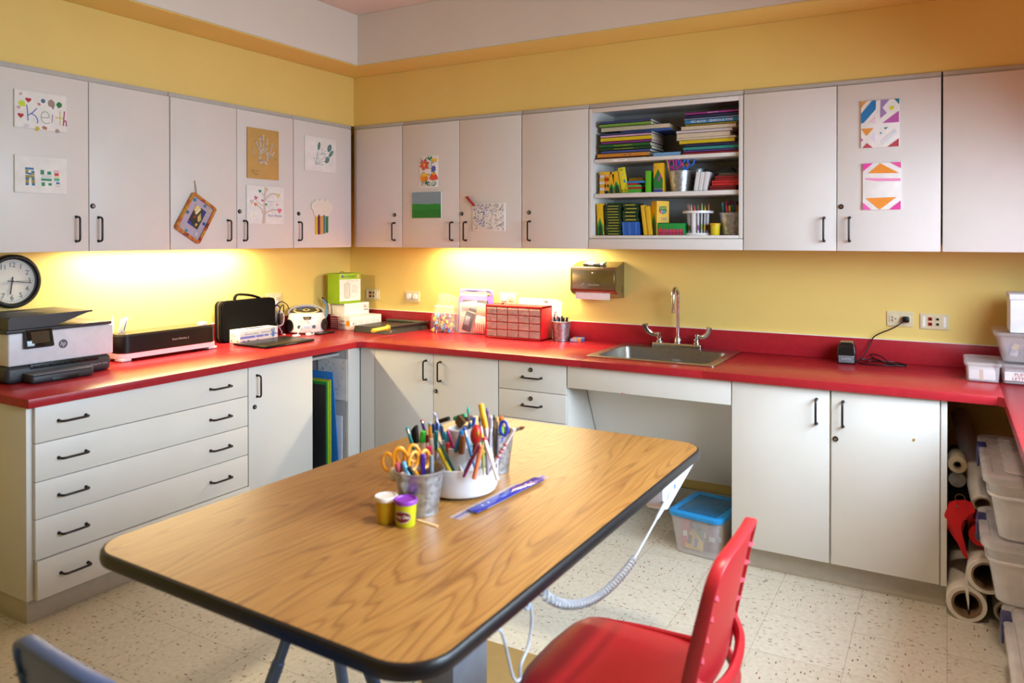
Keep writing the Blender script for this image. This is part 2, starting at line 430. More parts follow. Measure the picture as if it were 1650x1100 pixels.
# open shelves between the wall cabinets
t = thing('open_wall_shelf', 'white open-fronted wall unit filled with books and art supplies', 'shelf', (2.37, -.16, 1.402))
X0, X1 = 1.966, 2.776
b = MB(WHITE); b.bx(X0, X0 + .016, -.31, -.002, 1.402, 2.168); part('side_panel', b, t, world=True)
b = MB(WHITE); b.bx(X1 - .016, X1, -.31, -.002, 1.402, 2.168); part('side_panel', b, t, world=True)
b = MB(GREYLAM); b.bx(X0 + .016, X1 - .016, -.012, -.002, 1.47, 2.15); part('back_panel', b, t, 'grey back panel', True)
b = MB(WHITE); b.bx(X0 + .016, X1 - .016, -.31, -.002, 2.148, 2.168); part('top_panel', b, t, world=True)
b = MB(WHITE); b.bx(X0 + .016, X1 - .016, -.31, -.002, 1.455, 1.474); part('bottom_panel', b, t, world=True)
b = MB(WHITE); b.bx(X0, X1, -.33, -.3105, 1.402, 1.456, .0015); part('apron', b, t, world=True)
b = MB(WHITE)
b.bx(X0, X0 + .017, -.327, -.3105, 1.459, 2.15, .001); b.bx(X1 - .02, X1, -.327, -.3105, 1.459, 2.15, .001)
b.bx(X0 + .017, X1 - .02, -.327, -.3105, 2.128, 2.15, .001); b.bx(X0 + .017, X1 - .02, -.327, -.3105, 1.459, 1.474, .001)
part('face_frame', b, t, world=True)
b = MB(GAPD); b.bx(X0, X1, -.318, -.3, 2.155, 2.176, .001); part('top_rail', b, t, world=True)
for z0, z1 in ((1.863, 1.881), (1.675, 1.697)):
    b = MB(WHITE); b.bx(1.986, 2.756, -.304, -.014, z0, z1, .0012); sh = part('shelf', b, t, world=True)
    if z0 > 1.8:
        b = MB(PAPER); b.bx(2.098, 2.17, -.3048, -.3036, z0 + .003, z1 - .003); b.m(INK)
        b.text('CRAYONS', frame((2.142, -.3048, (z0 + z1) / 2), (1, 0, 0), (0, 0, 1)), .0085); part('paper_label', b, sh, 'small paper shelf label', True)
b = MB(BLACK)
for i in range(6):
    for z in (1.78, 1.99): b.cyl((X0 + .0155, -.26, z - .08 + .032 * i), (X0 + .0166, -.26, z - .08 + .032 * i), .0025, n=8)
part('peg_holes', b, t, 'row of small dark peg holes', True)

# base cabinets
def toe(t, W, s0, s1):
    b = MB(mat('toe kick board', '#bdb5a8', .5)); b.at(W); b.bx(s0, s1, .02, .615, 0, .0985, .001); part('toe_kick', b, t, 'recessed toe kick', True)
ZD = (.828, .688, .543, .402, .248, .100)
t = thing('drawer_cabinet', 'long white base cabinet with five wide drawers under the printer', 'cabinet', (.33, -2.0, 0))
b = MB(WHITE, LW); b.bx(-2.512, -1.486, .003, .647, .0988, .8295, .001); part('carcass', b, t, world=True)
toe(t, LW, -2.495, -1.486)
for i in range(5):
    door(t, LW, -2.492, -1.486, ZD[i + 1] + .0016, ZD[i] - .0016, .667, (-2.350, -1.653), (ZD[i] + ZD[i + 1]) / 2 + .002, name='drawer', out=.012 if i == 4 else 0)
t = thing('base_cupboard', 'white base cupboard with a single door between the drawers and open slot', 'cabinet', (.33, -1.265, 0))
b = MB(WHITE, LW); b.bx(-1.484, -1.050, .003, .647, .0988, .8295, .001); part('carcass', b, t, world=True); toe(t, LW, -1.484, -1.05)
door(t, LW, -1.484, -1.047, .102, .827, .667, -1.431, (.676, .781), (-1.446, .627))
t = thing('open_base_unit', 'narrow open base unit in the corner holding upright sheets of card', 'cabinet', (.33, -.86, 0))
b = MB(WHITE, LW); b.bx(-1.048, -1.032, .003, .647, .0988, .8295, .001); part('side_panel', b, t, world=True)
b = MB(GREYLAM, LW); b.bx(-.767, -.752, .003, .64, .0988, .8295, .001); part('side_panel', b, t, 'grey inner side panel', True)
b = MB(GREYLAM, LW); b.bx(-1.032, -.767, .003, .02, .0988, .8295); part('back_panel', b, t, world=True)
b = MB(GREYLAM, LW); b.bx(-1.032, -.767, .02, .64, .0988, .115); part('bottom_panel', b, t, world=True)
b = MB(GREYLAM, LW); b.bx(-1.032, -.767, .02, .60, .785, .8); part('top_panel', b, t, world=True)
b = MB(WHITE, LW); b.bx(-.766, -.751, .641, .667, .102, .827, .001); b.bx(-.75, -.6645, .64, .6645, .102, .827, .001); part('filler_panel', b, t, world=True)
toe(t, LW, -1.048, -.672)
t = thing('corner_base_cabinet', 'white two-door base cabinet in the corner behind the table', 'cabinet', (1.15, -.33, 0))
b = MB(WHITE, BW); b.bx(.669, .775, .6, .664, .102, .827, .001); part('filler_panel', b, t, world=True)
b = MB(WHITE, BW); b.bx(.776, 1.603, .003, .647, .0988, .8295, .001); part('carcass', b, t, world=True); toe(t, BW, .68, 1.603)
door(t, BW, .777, 1.189, .102, .827, .667, 1.1415, (.681, .785)); door(t, BW, 1.189, 1.602, .102, .827, .667, 1.237, (.681, .785), (1.207, .623))
t = thing('narrow_drawer_cabinet', 'narrow white base cabinet with a stack of lockable drawers beside the sink', 'cabinet', (1.8, -.33, 0))
b = MB(WHITE, BW); b.bx(1.605, 1.998, .003, .647, .0988, .8295, .001); part('carcass', b, t, world=True); toe(t, BW, 1.605, 1.998)
zz = (.828, .680, .535, .392, .248, .100)
for i in range(5):
    door(t, BW, 1.605, 1.996, zz[i + 1] + .0016, zz[i] - .0016, .667, (1.803,), (zz[i] + zz[i + 1]) / 2 + (.002 if i else -.002), (1.795, (zz[i] + zz[i + 1]) / 2 + .036) if i < 2 else None, name='drawer')
# open knee space under the sink
t = thing('knee_space_unit', 'white apron and sloping knee panel under the sink', 'panel', (2.4, -.33, .2))
b = MB(WHITE, BW); b.bx(2.001, 2.803, .648, .667, .719, .828, .0015)
b.m(C('#c2533f', .6)); b.bx(2.285, 2.297, .6665, .6674, .719, .7225); b.bx(2.30, 2.306, .6665, .6674, .7195, .7215); part('apron', b, t, world=True)
b = MB(WHITE); q = [(-.447, .700), (-.432, .700), (-.188, .21), (-.203, .21)]
b.add([(2.003, y, z) for y, z in q] + [(2.801, y, z) for y, z in q], [(0, 1, 2, 3), (7, 6, 5, 4), (0, 4, 5, 1), (1, 5, 6, 2), (2, 6, 7, 3), (3, 7, 4, 0)])
part('knee_panel', b, t, 'sloping panel hiding the sink pipes', True)
t = thing('double_base_cabinet', 'white two-door base cabinet between the sink and paper rolls', 'cabinet', (3.21, -.33, 0))
b = MB(WHITE, BW); b.bx(2.806, 3.616, .003, .647, .0988, .8295, .001); part('carcass', b, t, world=True); toe(t, BW, 2.806, 3.636)
b = MB(WHITE, BW); b.bx(3.6165, 3.638, .003, .662, .0988, .8295, .001); part('end_panel', b, t, world=True)
door(t, BW, 2.806, 3.212, .102, .827, .667, 3.16, (.681, .784)); door(t, BW, 3.216, 3.614, .102, .827, .667, 3.263, (.681, .784), (3.234, .626))
b = MB(C('#b08a2c')); b.at(BW); b.cyl((3.523, .667, .66), (3.523, .669, .66), .005, n=12); part('sticker', b, t, 'tiny brass-coloured dot', True)
b = MB(WHITE); b.bx(3.84, 4.5, -3.2, -3.18, 0, .829, .001); solo('counter_support_panel', b, 'white panel carrying the far end of the window-side counter', 'panel')

# one continuous red worktop with its upstand
SX0, SX1, SY0, SY1 = 2.085, 2.68, -.545, -.065
t = thing('countertop', 'glossy red laminate worktop running round the room', 'countertop', (1.5, -.4, .83))
b = MB(RED); z0, z1 = .8301, .864
b.bx(.001, .69, -2.526, -.001, z0, z1, .0008)
b.bx(.69, SX0, -.69, -.001, z0, z1, .0008); b.bx(SX1, 3.822, -.69, -.001, z0, z1, .0008)
b.bx(SX0, SX1, -.69, SY0, z0, z1, .0008); b.bx(SX0, SX1, SY1, -.001, z0, z1, .0008)
b.bx(3.822, XR - .001, -4.8, -.001, z0, z1, .0008)
b.prism([(.69, -.69), (.69, -.722), (.722, -.69)], z0, z1); b.prism([(3.822, -.69), (3.822, -.71), (3.802, -.69)], z0, z1)
part('worktop', b, t, world=True)
b = MB(RED); b.bx(.001, .017, -2.526, -.001, .8642, .972, .001); b.bx(.017, XR - .001, -.017, -.001, .8642, .972, .001); b.bx(XR - .017, XR - .001, -4.8, -.017, .8642, .972, .001)
b.m(PAPER); b.bx(.001, .0165, -2.526, -.001, .972, .9745); b.bx(.0165, XR - .001, -.0165, -.001, .972, .9745)
part('upstand', b, t, 'red upstand with a white caulk line', True)
ZT = .8642      # top of the worktop
def box_on(name, pF, pR, pL, z0, z1, label, cat, m, bev=.001):
    """a box standing at its front corner pF, one edge towards pR, the other towards pL; returns (thing, frame, width, depth)"""
    F, Rr, Lf = Vector(pF), Vector(pR), Vector(pL)
    ex = (Rr - F); ex.z = 0; w = ex.length; ex.normalize()
    n = Vector((-ex.y, ex.x, 0)); d = (Lf - F).dot(n)
    t = thing(name, label, cat, (F.x, F.y, z0), (0, 0, math.atan2(ex.y, ex.x)))
    b = MB(m); b.bx(0, w, 0, d, .0002, z1 - z0, bev)
    return t, b, w, d

# ------------------------------------------------------------------ wall clock
t = thing('wall_clock', 'round black-rimmed wall clock above the printer', 'clock', (.001, -2.235, 1.268))
T = frame((.001, -2.235, 1.268), (0, 1, 0), (0, 0, 1))
b = MB(BLACK, T); b.lathe([(.112, 0), (.119, .006), (.119, .03), (.112, .036), (.104, .036), (.0985, .03), (.0985, .014)], n=48); part('rim', b, t, 'black rim', True)
b = MB(mat('clock dial', '#cfcdc8', .5), T); b.lathe([(0, .012), (.0987, .012), (.0987, .014), (0, .0145)], n=48)
b.m(INK)
for i in range(60):
    a = R(6 * i); l = .006 if i % 5 else .009
    b.box((math.sin(a) * (.092 - l / 2), math.cos(a) * (.092 - l / 2), .0146), (.0009 if i % 5 else .0016, l, .0006), rot=Euler((0, 0, -a)))
for h in range(1, 13):
    a = R(30 * h); b.text(str(h), T @ Matrix.Translation((math.sin(a) * .0735, math.cos(a) * .0735, .0147)) if False else Matrix.Translation((math.sin(a) * .0735, math.cos(a) * .0725, .0147)), .031)
f = part('dial', b, t, 'white dial with black numerals', True)
def hand(name, ang, l, w, z, tail=.02):
    b = MB(BLACK, T); a = R(ang)
    b.box((math.sin(a) * (l - tail) / 2, math.cos(a) * (l - tail) / 2, z), (w, l + tail, .0012), rot=Euler((0, 0, -a)))
    b.lathe([(0, z - .001), (.005, z - .001), (.005, z + .001), (0, z + .001)], n=14)
    part(name, b, t, world=True)
hand('hour_hand', 188, .058, .0055, .017); hand('minute_hand', 97.5, .082, .004, .0195); hand('second_hand', 90, .084, .0012, .0215)
b = MB(clear('clock glass', '#ffffff', .05, .05), T); b.lathe([(0, .030), (.06, .0298), (.0984, .0285)], n=40); part('glass', b, t, world=True)

# ------------------------------------------------------------------ printer
t = thing('printer', 'white and charcoal office printer with a tilted touch screen', 'printer', (.18, -2.19, ZT))
LG = mat('light grey printer casing', '#dedee4', .4)
b = MB(DGREY); b.bx(.03, .325, -2.415, -1.968, ZT + .0003, .934, .018, 4); b.m(BLACK); b.bx(.3, .3262, -2.325, -2.03, .915, .934, .001)
for i in range(8): b.bx(.326, .333, -2.31 + .032 * i, -2.297 + .032 * i, .922, .926)
part('base', b, t, 'charcoal base', True)
b = MB(LG); b.bx(.035, .318, -2.405, -1.955, .9345, 1.069, .006, 3)
b.m(BLACK); b.cyl((.2, -2.4055, 1.0), (.2, -2.4035, 1.0), .003, n=10); fp = part('front_panel', b, t, 'pale grey body', True)
p = at(101.8, 553.5, 'x', .3185)
T = frame((.3187, p.y, p.z), (0, 1, 0), (0, 0, 1))
b = MB(mat('logo grey', '#5b5e68', .35), T); b.lathe([(0, 0), (.019, 0), (.019, .0006), (0, .0006)], n=32); b.m(LG)
b.text('hp', Matrix.Translation((-.0005, .001, .0007)) @ Matrix(((1, .22, 0, 0), (0, 1, 0, 0), (0, 0, 1, 0), (0, 0, 0, 1))), .027, wide=.85); part('round_logo', b, fp, 'round logo', True)
b = MB(DGREY); b.bx(.02, .33, -2.42, -1.968, 1.0698, 1.086, .006, 3); part('scanner_bed', b, t, world=True)
pr = [(-2.412, 1.0862), (-2.225, 1.088), (-2.085, 1.132), (-2.06, 1.1345), (-2.06, 1.142), (-2.40, 1.138), (-2.412, 1.13)]
b = MB(DGREY); M = Matrix(((0, 0, 1, 0), (1, 0, 0, 0), (0, 1, 0, 0), (0, 0, 0, 1))); b.prism(pr, .03, .332, M)
b.bx(.1, .2, -2.35, -2.2, 1.1375, 1.1405, .001); part('document_feeder', b, t, 'dark grey document feeder', True)
T = Matrix.Translation((.332, -2.292, 1.043)) @ Euler((0, R(-14), 0)).to_matrix().to_4x4()
b = MB(DGREY, T); b.bx(-.017, .006, -.058, .058, -.04, .04, .006, 3); scn = part('touch_screen', b, t, 'black tilted touch screen', True)
b = MB(mat('screen glass', '#14130f', .08), T); b.bx(.006, .0076, -.053, .053, -.036, .036, .001); b.m(mat('screen off', '#4a4335', .12)); b.bx(.0076, .0079, -.034, .04, -.022, .026); part('display', b, scn, world=True)
b = MB(DGREY); b.bx(.3, .402, -2.358, -2.096, ZT + .0003, .902, .012, 3); b.m(BLACK); b.bx(.4015, .4032, -2.275, -2.165, .866, .882, .001)
b.m(mat('grey tray top', '#6c6d72', .5)); b.bx(.325, .4035, -2.355, -2.099, .8985, .9035, .002); part('paper_tray', b, t, 'pull-out paper tray', True)
b = MB(C('#b9bcc4')); b.text('OfficeJet Pro 9010', frame((.3262, -2.03, .897), (0, 1, 0), (0, 0, 1)), .011); part('model_lettering', b, t, world=True)

# ------------------------------------------------------------------ cutting machine
t = thing('cutting_machine', 'long black craft cutting machine on a white base', 'cutting machine', (.125, -1.56, ZT))
b = MB(WPLAST); Y0, Y1 = -1.843, -1.283
poly = rrect(.045, .205, Y0, Y1, .045, 6); b.prism(poly, .878, .902)
for y in (Y0 + .03, Y1 - .03):
    for x in (.075, .172): b.bx(x - .028, x + .03, y - .028, y + .028, ZT + .0003, .8785, .006)
part('base', b, t, 'white base with feet', True)
b = MB(mat('satin black shell', '#0d0c0b', .38, spec=.3)); poly = rrect(.05, .203, Y0 + .004, Y1 - .004, .046, 8)
b.prism(poly, .9022, .985); b.m(C('#d2452f')); b.prism(rrect(.049, .204, Y0 + .003, Y1 - .003, .046, 8), .9018, .9035); sh = part('shell', b, t, 'satin black shell', True)
b = MB(C('#cfcac0')); b.text('Smart Machine 2', frame((.2034, -1.515, .944), (0, 1, 0), (0, 0, 1)), .0145); part('lettering', b, sh, world=True)
b = MB(mat('black lid with wall reflection', '#3b372c', .3)); b.prism(rrect(.054, .199, Y0 + .01, Y1 - .01, .04, 8), .9852, .995); b.m(BLACK); b.bx(.06, .195, Y0 + .078, Y0 + .0795, .995, .9954); part('lid', b, t, 'flat lid', True)  # black lid, the wall's beige reflection mixed into its colour
b = MB(WPLAST); b.lathe([(0, .9952), (.021, .9952), (.022, 1.005), (.02, 1.011), (0, 1.011)], (.165, Y1 - .07, 0), 24, sy=1.1); part('dial_knob', b, t, 'white dial', True)
for i, (x, y, k) in enumerate(((.10, -1.823, 0), (.115, -1.797, 1), (.112, -1.776, 2))):
    b = MB(PAPER)
    if k == 0: b.rev((0, 0, 0), (0, .006, .085), [(0, 0), (.0085, 0), (.0085, .62), (.004, .8), (.0025, .93), (0, 1)]); b.m(INK); b.tube([(0, .006, .083), (0, .012, .089), (0, .02, .09)], .0009, 5)
    elif k == 1: b.box((0, .01, .034), (.011, .011, .072), .003, Euler((R(-13), 0, 0)))
    else: b.box((0, .013, .036), (.012, .016, .078), .003, Euler((R(-16), 0, 0))); b.m(INK); b.box((.0065, .013, .036), (.0006, .003, .05), 0, Euler((R(-16), 0, 0)))
    solo('craft_tool', b, ['white pen-shaped craft tool with a wick-like tip on the cutting machine', 'plain slim white craft tool in the middle of the three on the machine', 'white craft tool with a dark slot leaning on the cutting machine'][i], 'tool', (x, y, .9955), group='white craft tools')

# ------------------------------------------------------------------ black carry case
t = thing('carry_case', 'black hard-shell carry case standing against the yellow wall', 'case', (.0565, -.96, ZT), (0, R(-.5), 0))
b = MB(SOFTBLACK); M = Matrix(((0, 0, 1, 0), (1, 0, 0, 0), (0, 1, 0, 0), (0, 0, 0, 1)))
b.prism(rrect(-.2, .2, .004, .236, .03, 6), -.029, -.003, M); b.prism(rrect(-.193, .193, .01, .23, .026, 6), -.034, -.029, M); part('rear_shell', b, t)
b = MB(SOFTBLACK); b.prism(rrect(-.2, .2, .0045, .236, .03, 6), .0015, .024, M); b.prism(rrect(-.193, .193, .01, .23, .026, 6), .024, .029, M); part('front_shell', b, t)
b = MB(mat('zip tape', '#5c5648', .5)); b.prism(rrect(-.201, .201, .0038, .237, .03, 6), -.003, .0015, M)
b.m(STEEL); b.bx(-.006, .006, -.18, -.15, .2365, .239); b.bx(-.006, .006, .15, .176, .2365, .239); part('zip', b, t, 'metal zip')
b = MB(SOFTBLACK); b.tube(spline([(0, -.085, .236), (0, -.08, .255), (0, -.055, .268), (0, .03, .258), (0, .085, .243), (0, .1, .236)], 5), .007, 8, flat=1.6); part('handle', b, t, 'curved carry handle')

# ------------------------------------------------------------------ glove box
t = thing('glove_box', 'white and lilac cardboard box of disposable gloves', 'box', (.137, -.975, ZT))
T0 = Matrix.Translation((.137, -.975, ZT)) @ Euler((0, 0, R(-2))).to_matrix().to_4x4()
b = MB(CARD, T0); b.bx(-.045, .045, -.135, .135, .0003, .074, .001); b.m(C('#2d2f6c')); b.prism([(.02 * math.cos(a) * 1, .085 * math.sin(a)) for a in [i * math.pi / 12 for i in range(24)]], .0741, .0745)
part('carton', b, t, world=True)
b = MB(C('#7f86d8'), T0)
for y0, y1 in ((-.134, -.03), (-.022, .03), (.036, .066)): b.bx(.045, .0454, y0, y1, .025, .037)
b.m(C('#8e96dc')); b.bx(.045, .0453, .08, .134, .028, .037)
b.m(C('#2f6fb8')); b.bx(.045, .0455, -.118, -.1, .006, .014); b.m(INK); b.bx(.045, .0455, -.085, -.07, .006, .014); b.bx(.045, .0455, -.02, -.004, .008, .013)
b.m(C('#5d679f')); b.text('Nitrile Exam Gloves', frame((.0453, -.055, .049), (0, 1, 0), (0, 0, 1)), .012); b.text('POWDER FREE', frame((.0453, .048, .049), (0, 1, 0), (0, 0, 1)), .010)
b.text('100 gloves', frame((.0453, -.095, .061), (0, 1, 0), (0, 0, 1)), .007)
G = frame((.0453, .1, .034), (0, 1, 0), (0, 0, 1))
b.m(C('#5b86c4')); b.prism(rrect(-.009, .009, -.018, .012, .006), 0, .0006, G)
for i, (x, a, l) in enumerate(((-.010, 22, .018), (-.005, 8, .024), (.001, -2, .026), (.007, -12, .023))): b.box(tuple(G @ Vector((x - .4 * l * math.sin(R(a)), .012 + l * .42, .0004))), (.0006, .0042, l), 0, Euler((R(a), 0, 0)))
b.box(tuple(G @ Vector((.0125, .002, .0004))), (.0006, .0045, .016), 0, Euler((R(-42), 0, 0)))
b.m(C('#7d7f95')); b.bx(-.03, .0, -.1354, -.135, .05, .053); b.bx(-.03, .01, -.1354, -.135, .04, .043); b.m(C('#3b66a8')); b.bx(-.034, -.026, -.1354, -.135, .008, .016); b.m(C('#7d4038')); b.bx(.018, .027, -.1354, -.135, .008, .016)
part('printed_panel', b, t, 'lilac printing with a blue glove', True)

# ------------------------------------------------------------------ laptop
t = thing('laptop', 'closed black laptop lying near the worktop edge', 'laptop', (.33, -1.0, ZT), (0, 0, R(-1)))
K = mat('black laptop shell', '#0e0d0b', .32, spec=.3)
b = MB(K); b.bx(-.128, .128, -.182, .182, .0022, .0082, .003); b.m(C('#b9b9b2')); b.bx(.1275, .1288, -.04, .045, .006, .0075)
b.m(BLACK)
for x in (-.11, .11):
    for y in (-.16, .16): b.cyl((x, y, .0002), (x, y, .0025), .006, n=10)
part('base', b, t)
b = MB(K); b.bx(-.128, .128, -.182, .182, .0086, .0135, .0022); part('lid', b, t)

# ------------------------------------------------------------------ CD radio (boombox)
t = thing('cd_player', 'oval white portable CD player with a black lid', 'cd player', (.127, -.548, ZT), (0, 0, R(45)))
WB = mat('glossy white shell', '#e6dfdf', .28)
# local x to the player's own right along the front, local -y towards the reader
b = MB(WB); b.lathe([(0, .006), (.9, .006), (.98, .014), (1.0, .05), (.97, .09), (.9, .118), (.8, .128), (0, .128)], n=40, M=Matrix.Diagonal((.118, .086, 1, 1))); part('body', b, t)
b = MB(BLACK); b.lathe([(0, .0003), (.8, .0003), (.86, .006), (0, .006)], n=32, M=Matrix.Diagonal((.118, .086, 1, 1))); part('foot', b, t)
tilt = Matrix.Translation((0, 0, .129)) @ Euler((R(14), 0, 0)).to_matrix().to_4x4()
b = MB(mat('smoked lid', '#1f1c17', .2)); b.lathe([(0, 0), (.095, 0), (.097, .005), (.09, .011), (0, .013)], M=tilt @ Matrix.Diagonal((1, .68, 1, 1)), n=40); ld = part('disc_lid', b, t, 'black oval disc lid')
b = MB(C('#c9b77f', .3)); b.tube(arc((0, -.006, .0), .074, 150, 395, 22, ry=.05), .005, 6); b.at(Matrix())
for i in range(len(b.v)): b.v[i] = tilt @ (b.v[i] + Vector((0, 0, .0125)))
part('ring_trim', b, ld, 'pale ring on the lid')
b = MB(C('#c9b77f', .3)); b.lathe([(.013, .013), (.022, .0135), (.022, .016), (.013, .0165)], M=tilt, n=24); part('hub_ring', b, ld)
b = MB(mat('silver plastic', '#b9bac6', .3, metal=.4)); b.tube(arc((0, 0, 0), .106, -8, 188, 22, ry=.076), .0095, 8, flat=1.3)
for i in range(len(b.v)): b.v[i] = Matrix.Translation((0, .0, .124)) @ Euler((R(30), 0, 0)).to_matrix().to_4x4() @ b.v[i]
part('carry_handle', b, t, 'silver arched handle')
def on_front(a, z, k=1.0):
    """frame on the curved front at angle a (degrees to the right of the middle)"""
    x, y = .118 * k * math.sin(R(a)), -.086 * k * math.cos(R(a))
    nx, ny = math.sin(R(a)) / .118, -math.cos(R(a)) / .086
    return frame((x, y, z), (-ny, nx, 0), (0, 0, 1))
for a in (-62, 70):
    b = MB(BLACK); b.lathe([(0, -.004), (.037, -.004), (.038, .002), (.03, .003), (.022, -.001), (0, .0015)], M=on_front(a, .052), n=28); part('speaker', b, t, 'round black speaker')
for a in (-21, 22):
    b = MB(WB); b.lathe([(.0, -.002), (.015, -.002), (.015, .004), (.0115, .004)], M=on_front(a, .045), n=22); b.m(mat('blue grey knob', '#3d5566', .3)); b.lathe([(0, .001), (.0115, .002), (.009, .006), (0, .006)], M=on_front(a, .045), n=20); part('knob', b, t, 'blue-grey knob')
b = MB(BLACK); b.prism([(-.026, .009), (.026, .009), (.02, -.008), (-.018, -.008)], -.004, .0025, on_front(2, .098, .975)); b.m(C('#8a7a4e', .25)); b.prism([(-.016, .004), (.017, .004), (.015, -.006), (-.013, -.006)], .0025, .003, on_front(2, .098, .975)); part('display', b, t, 'small dark display')
b = MB(C('#aebfe6')); b.prism(rrect(-.017, .017, -.006, .006, .003), -.002, .0012, on_front(0, .045)); part('tuner_strip', b, t, 'pale blue strip')

# cables and the wall outlet beside the player
def plate(name, label, pu, W='b', w=.118, h=.072, kind='data', group=None):
    p = pu
    if W == 'b': T = frame((p.x, -.0005, p.z), (1, 0, 0), (0, 0, 1))
    else: T = frame((.0005, p.y, p.z), (0, 1, 0), (0, 0, 1))
    t = thing(name, label, 'wall outlet', (T[0][3], T[1][3], T[2][3]))
    b = MB(ALMOND, T); b.prism(rrect(-w / 2, w / 2, -h / 2, h / 2, .004, 3), 0, .0045); b.prism(rrect(-w / 2 + .003, w / 2 - .003, -h / 2 + .003, h / 2 - .003, .003, 3), .0045, .006)
    part('face_plate', b, t, world=True)
    if kind == 'data':
        for x in (-w * .36, w * .36):
            b = MB(PAPER, T); b.bx(x - .005, x + .005, -.024, .024, .006, .0068); part('label_window', b, t, 'white label strip', True)
        for i, x in enumerate((-.017, .013)):
            for z in (-.012, .012):
                b = MB(C('#c8402c' if i == 0 else '#c9c0a0'), T); b.bx(x - .0085, x + .0085, z - .008, z + .008, .006, .0085); b.m(BLACK); b.bx(x - .005, x + .006, z - .005, z + .005, .0085, .0089); part('jack', b, t, 'red network jack' if i == 0 else 'dark network jack', True)
    else:
        for i, x in enumerate((-.026, .026)):
            b = MB(ALMOND, T); b.bx(x - .02, x + .02, -.017, .017, .006, .0085, .001)
            b.m(BLACK)
            for z in (-.007, .007): b.bx(x - .008, x - .004, z - .004, z + .004, .0085, .0088)
            b.cyl((x + .008, 0, .0083), (x + .008, 0, .0088), .003, n=10); part('socket', b, t, world=True)
    return t, T
pl, T = plate('network_plate', 'almond four-jack network plate in the corner behind the stacked boxes', at(601, 474, 'y', 0))
pl, T = plate('power_outlet', 'almond double outlet with two round white safety covers', at(665, 477.5, 'y', 0), kind='p')
for x in (-.026, .026):
    b = MB(WPLAST, T); b.lathe([(0, .0088), (.0185, .0088), (.0185, .013), (.016, .0155), (0, .016)], (x, 0, 0), 20); part('safety_cover', b, pl, 'round white safety cover', True)
pl, T = plate('power_outlet', 'almond outlet with one round safety cover, behind the red drawers', at(819, 480.5, 'y', 0), kind='p')
b = MB(WPLAST, T); b.lathe([(0, .0088), (.0185, .0088), (.0185, .013), (.016, .0155), (0, .016)], (-.026, 0, 0), 20); part('safety_cover', b, pl, 'round white safety cover', True)
plS, TS = plate('power_outlet', 'grey-white outlet with the pencil sharpener plugged in', at(1450, 513.5, 'y', 0), w=.112, kind='p')
pl, T = plate('network_plate', 'almond four-jack network plate above the worktop near the storage tubs', at(1505.5, 518, 'y', 0), w=.118)
pl, T = plate('power_outlet', 'almond outlet on the wall half hidden by the carry case', Vector((0, -.70, 1.082)), 'l', kind='p')
b = MB(WPLAST); b.bx(.0095, .045, -.745, -.70, 1.03, 1.075, .006); b.tube(spline([(.044, -.72, 1.035), (.055, -.715, 1.0), (.04, -.71, .975)]), .003, 6)
tag(b.build('usb_charger'), 'white charger plugged into the outlet beside the carry case', 'charger')
b = MB(WPLAST)
for i in range(5):
    r = .052 - .003 * i
    b.tube([(.035 + .006 * i, -.69 + r * .5 * math.sin(a), .962 + r * math.cos(a)) for a in [j * math.pi / 12 for j in range(24)]], .0032, 6, closed=True)
b.tube(spline([(.04, -.69, .905), (.05, -.68, .88), (.06, -.69, ZT + .0035), (.1, -.70, ZT + .0035)]), .003, 6)
tag(b.build('coiled_cable'), 'coil of white cable hanging beside the CD player', 'cable')
b = MB(BLACK)
b.tube(spline([(.03, -.79, ZT + .004), (.035, -.775, .98), (.05, -.74, 1.045), (.055, -.70, 1.03), (.05, -.71, .96), (.06, -.74, .90), (.05, -.76, ZT + .004)]), .0033, 6)
tag(b.build('power_cable'), 'black power cable looping up right beside the carry case', 'cable')
b = MB(BLACK); b.tube(spline([(.05, -.75, ZT + .004), (.06, -.72, .97), (.06, -.70, 1.03), (.045, -.66, 1.04), (.03, -.648, .98), (.026, -.65, .9), (.026, -.652, ZT + .004)]), .0033, 6)
b.bx(.05, .066, -.715, -.7, .925, .995, .003); tag(b.build('power_cable'), 'black power cable with a small adapter, behind the white coil', 'cable')
b = MB(BLACK); b.tube(spline([(.03, -.80, .95), (.05, -.745, 1.03), (.045, -.68, 1.065), (.035, -.62, 1.04), (.024, -.60, 1.02), (.02, -.58, 1.01)]), .003, 6)
tag(b.build('power_cable'), 'thin black cable arching highest on the wall behind the CD player', 'cable')
b = MB(PAPER); b.tube(spline([(.2, -.70, ZT + .0035), (.215, -.695, .90), (.21, -.655, .945), (.2, -.61, .945), (.2, -.58, .90), (.205, -.57, ZT + .004), (.23, -.58, ZT + .0035), (.25, -.64, ZT + .0035)]), .0032, 6)
b.bx(.235, .262, -.665, -.64, ZT + .0003, .882, .004); b.bx(.20, .23, -.74, -.70, ZT + .0003, .876, .004)
tag(b.build('charging_lead'), 'white charging lead looping up in front of the CD player', 'cable')
b = MB(BLACK); b.bx(.245, .285, -.60, -.46, ZT + .0003, .874, .003); b.m(STEEL); b.bx(.25, .28, -.57, -.53, .874, .8743)
tag(b.build('remote_control'), 'slim black remote lying in front of the CD player', 'remote')
b = MB(C('#6b8ea5')); b.tube(arc((.05, -.36, .985), .062, 60, -60, 14, (.3, .95, 0), (0, 0, 1), ry=.08), .006, 8, flat=1.6)
b.m(BLACK); b.tube(arc((.05, -.36, .985), .070, 70, -70, 14, (.3, .95, 0), (0, 0, 1), ry=.088), .004, 8)
b.m(BLACK); b.bx(.03, .07, -.38, -.34, ZT + .0003, .9, .006); b.tube([(.05, -.36, .895), (.06, -.33, .905), (.072, -.31, .92)], .005, 8)
tag(b.build('headphones'), 'black and blue headphones standing behind the CD player', 'headphones')

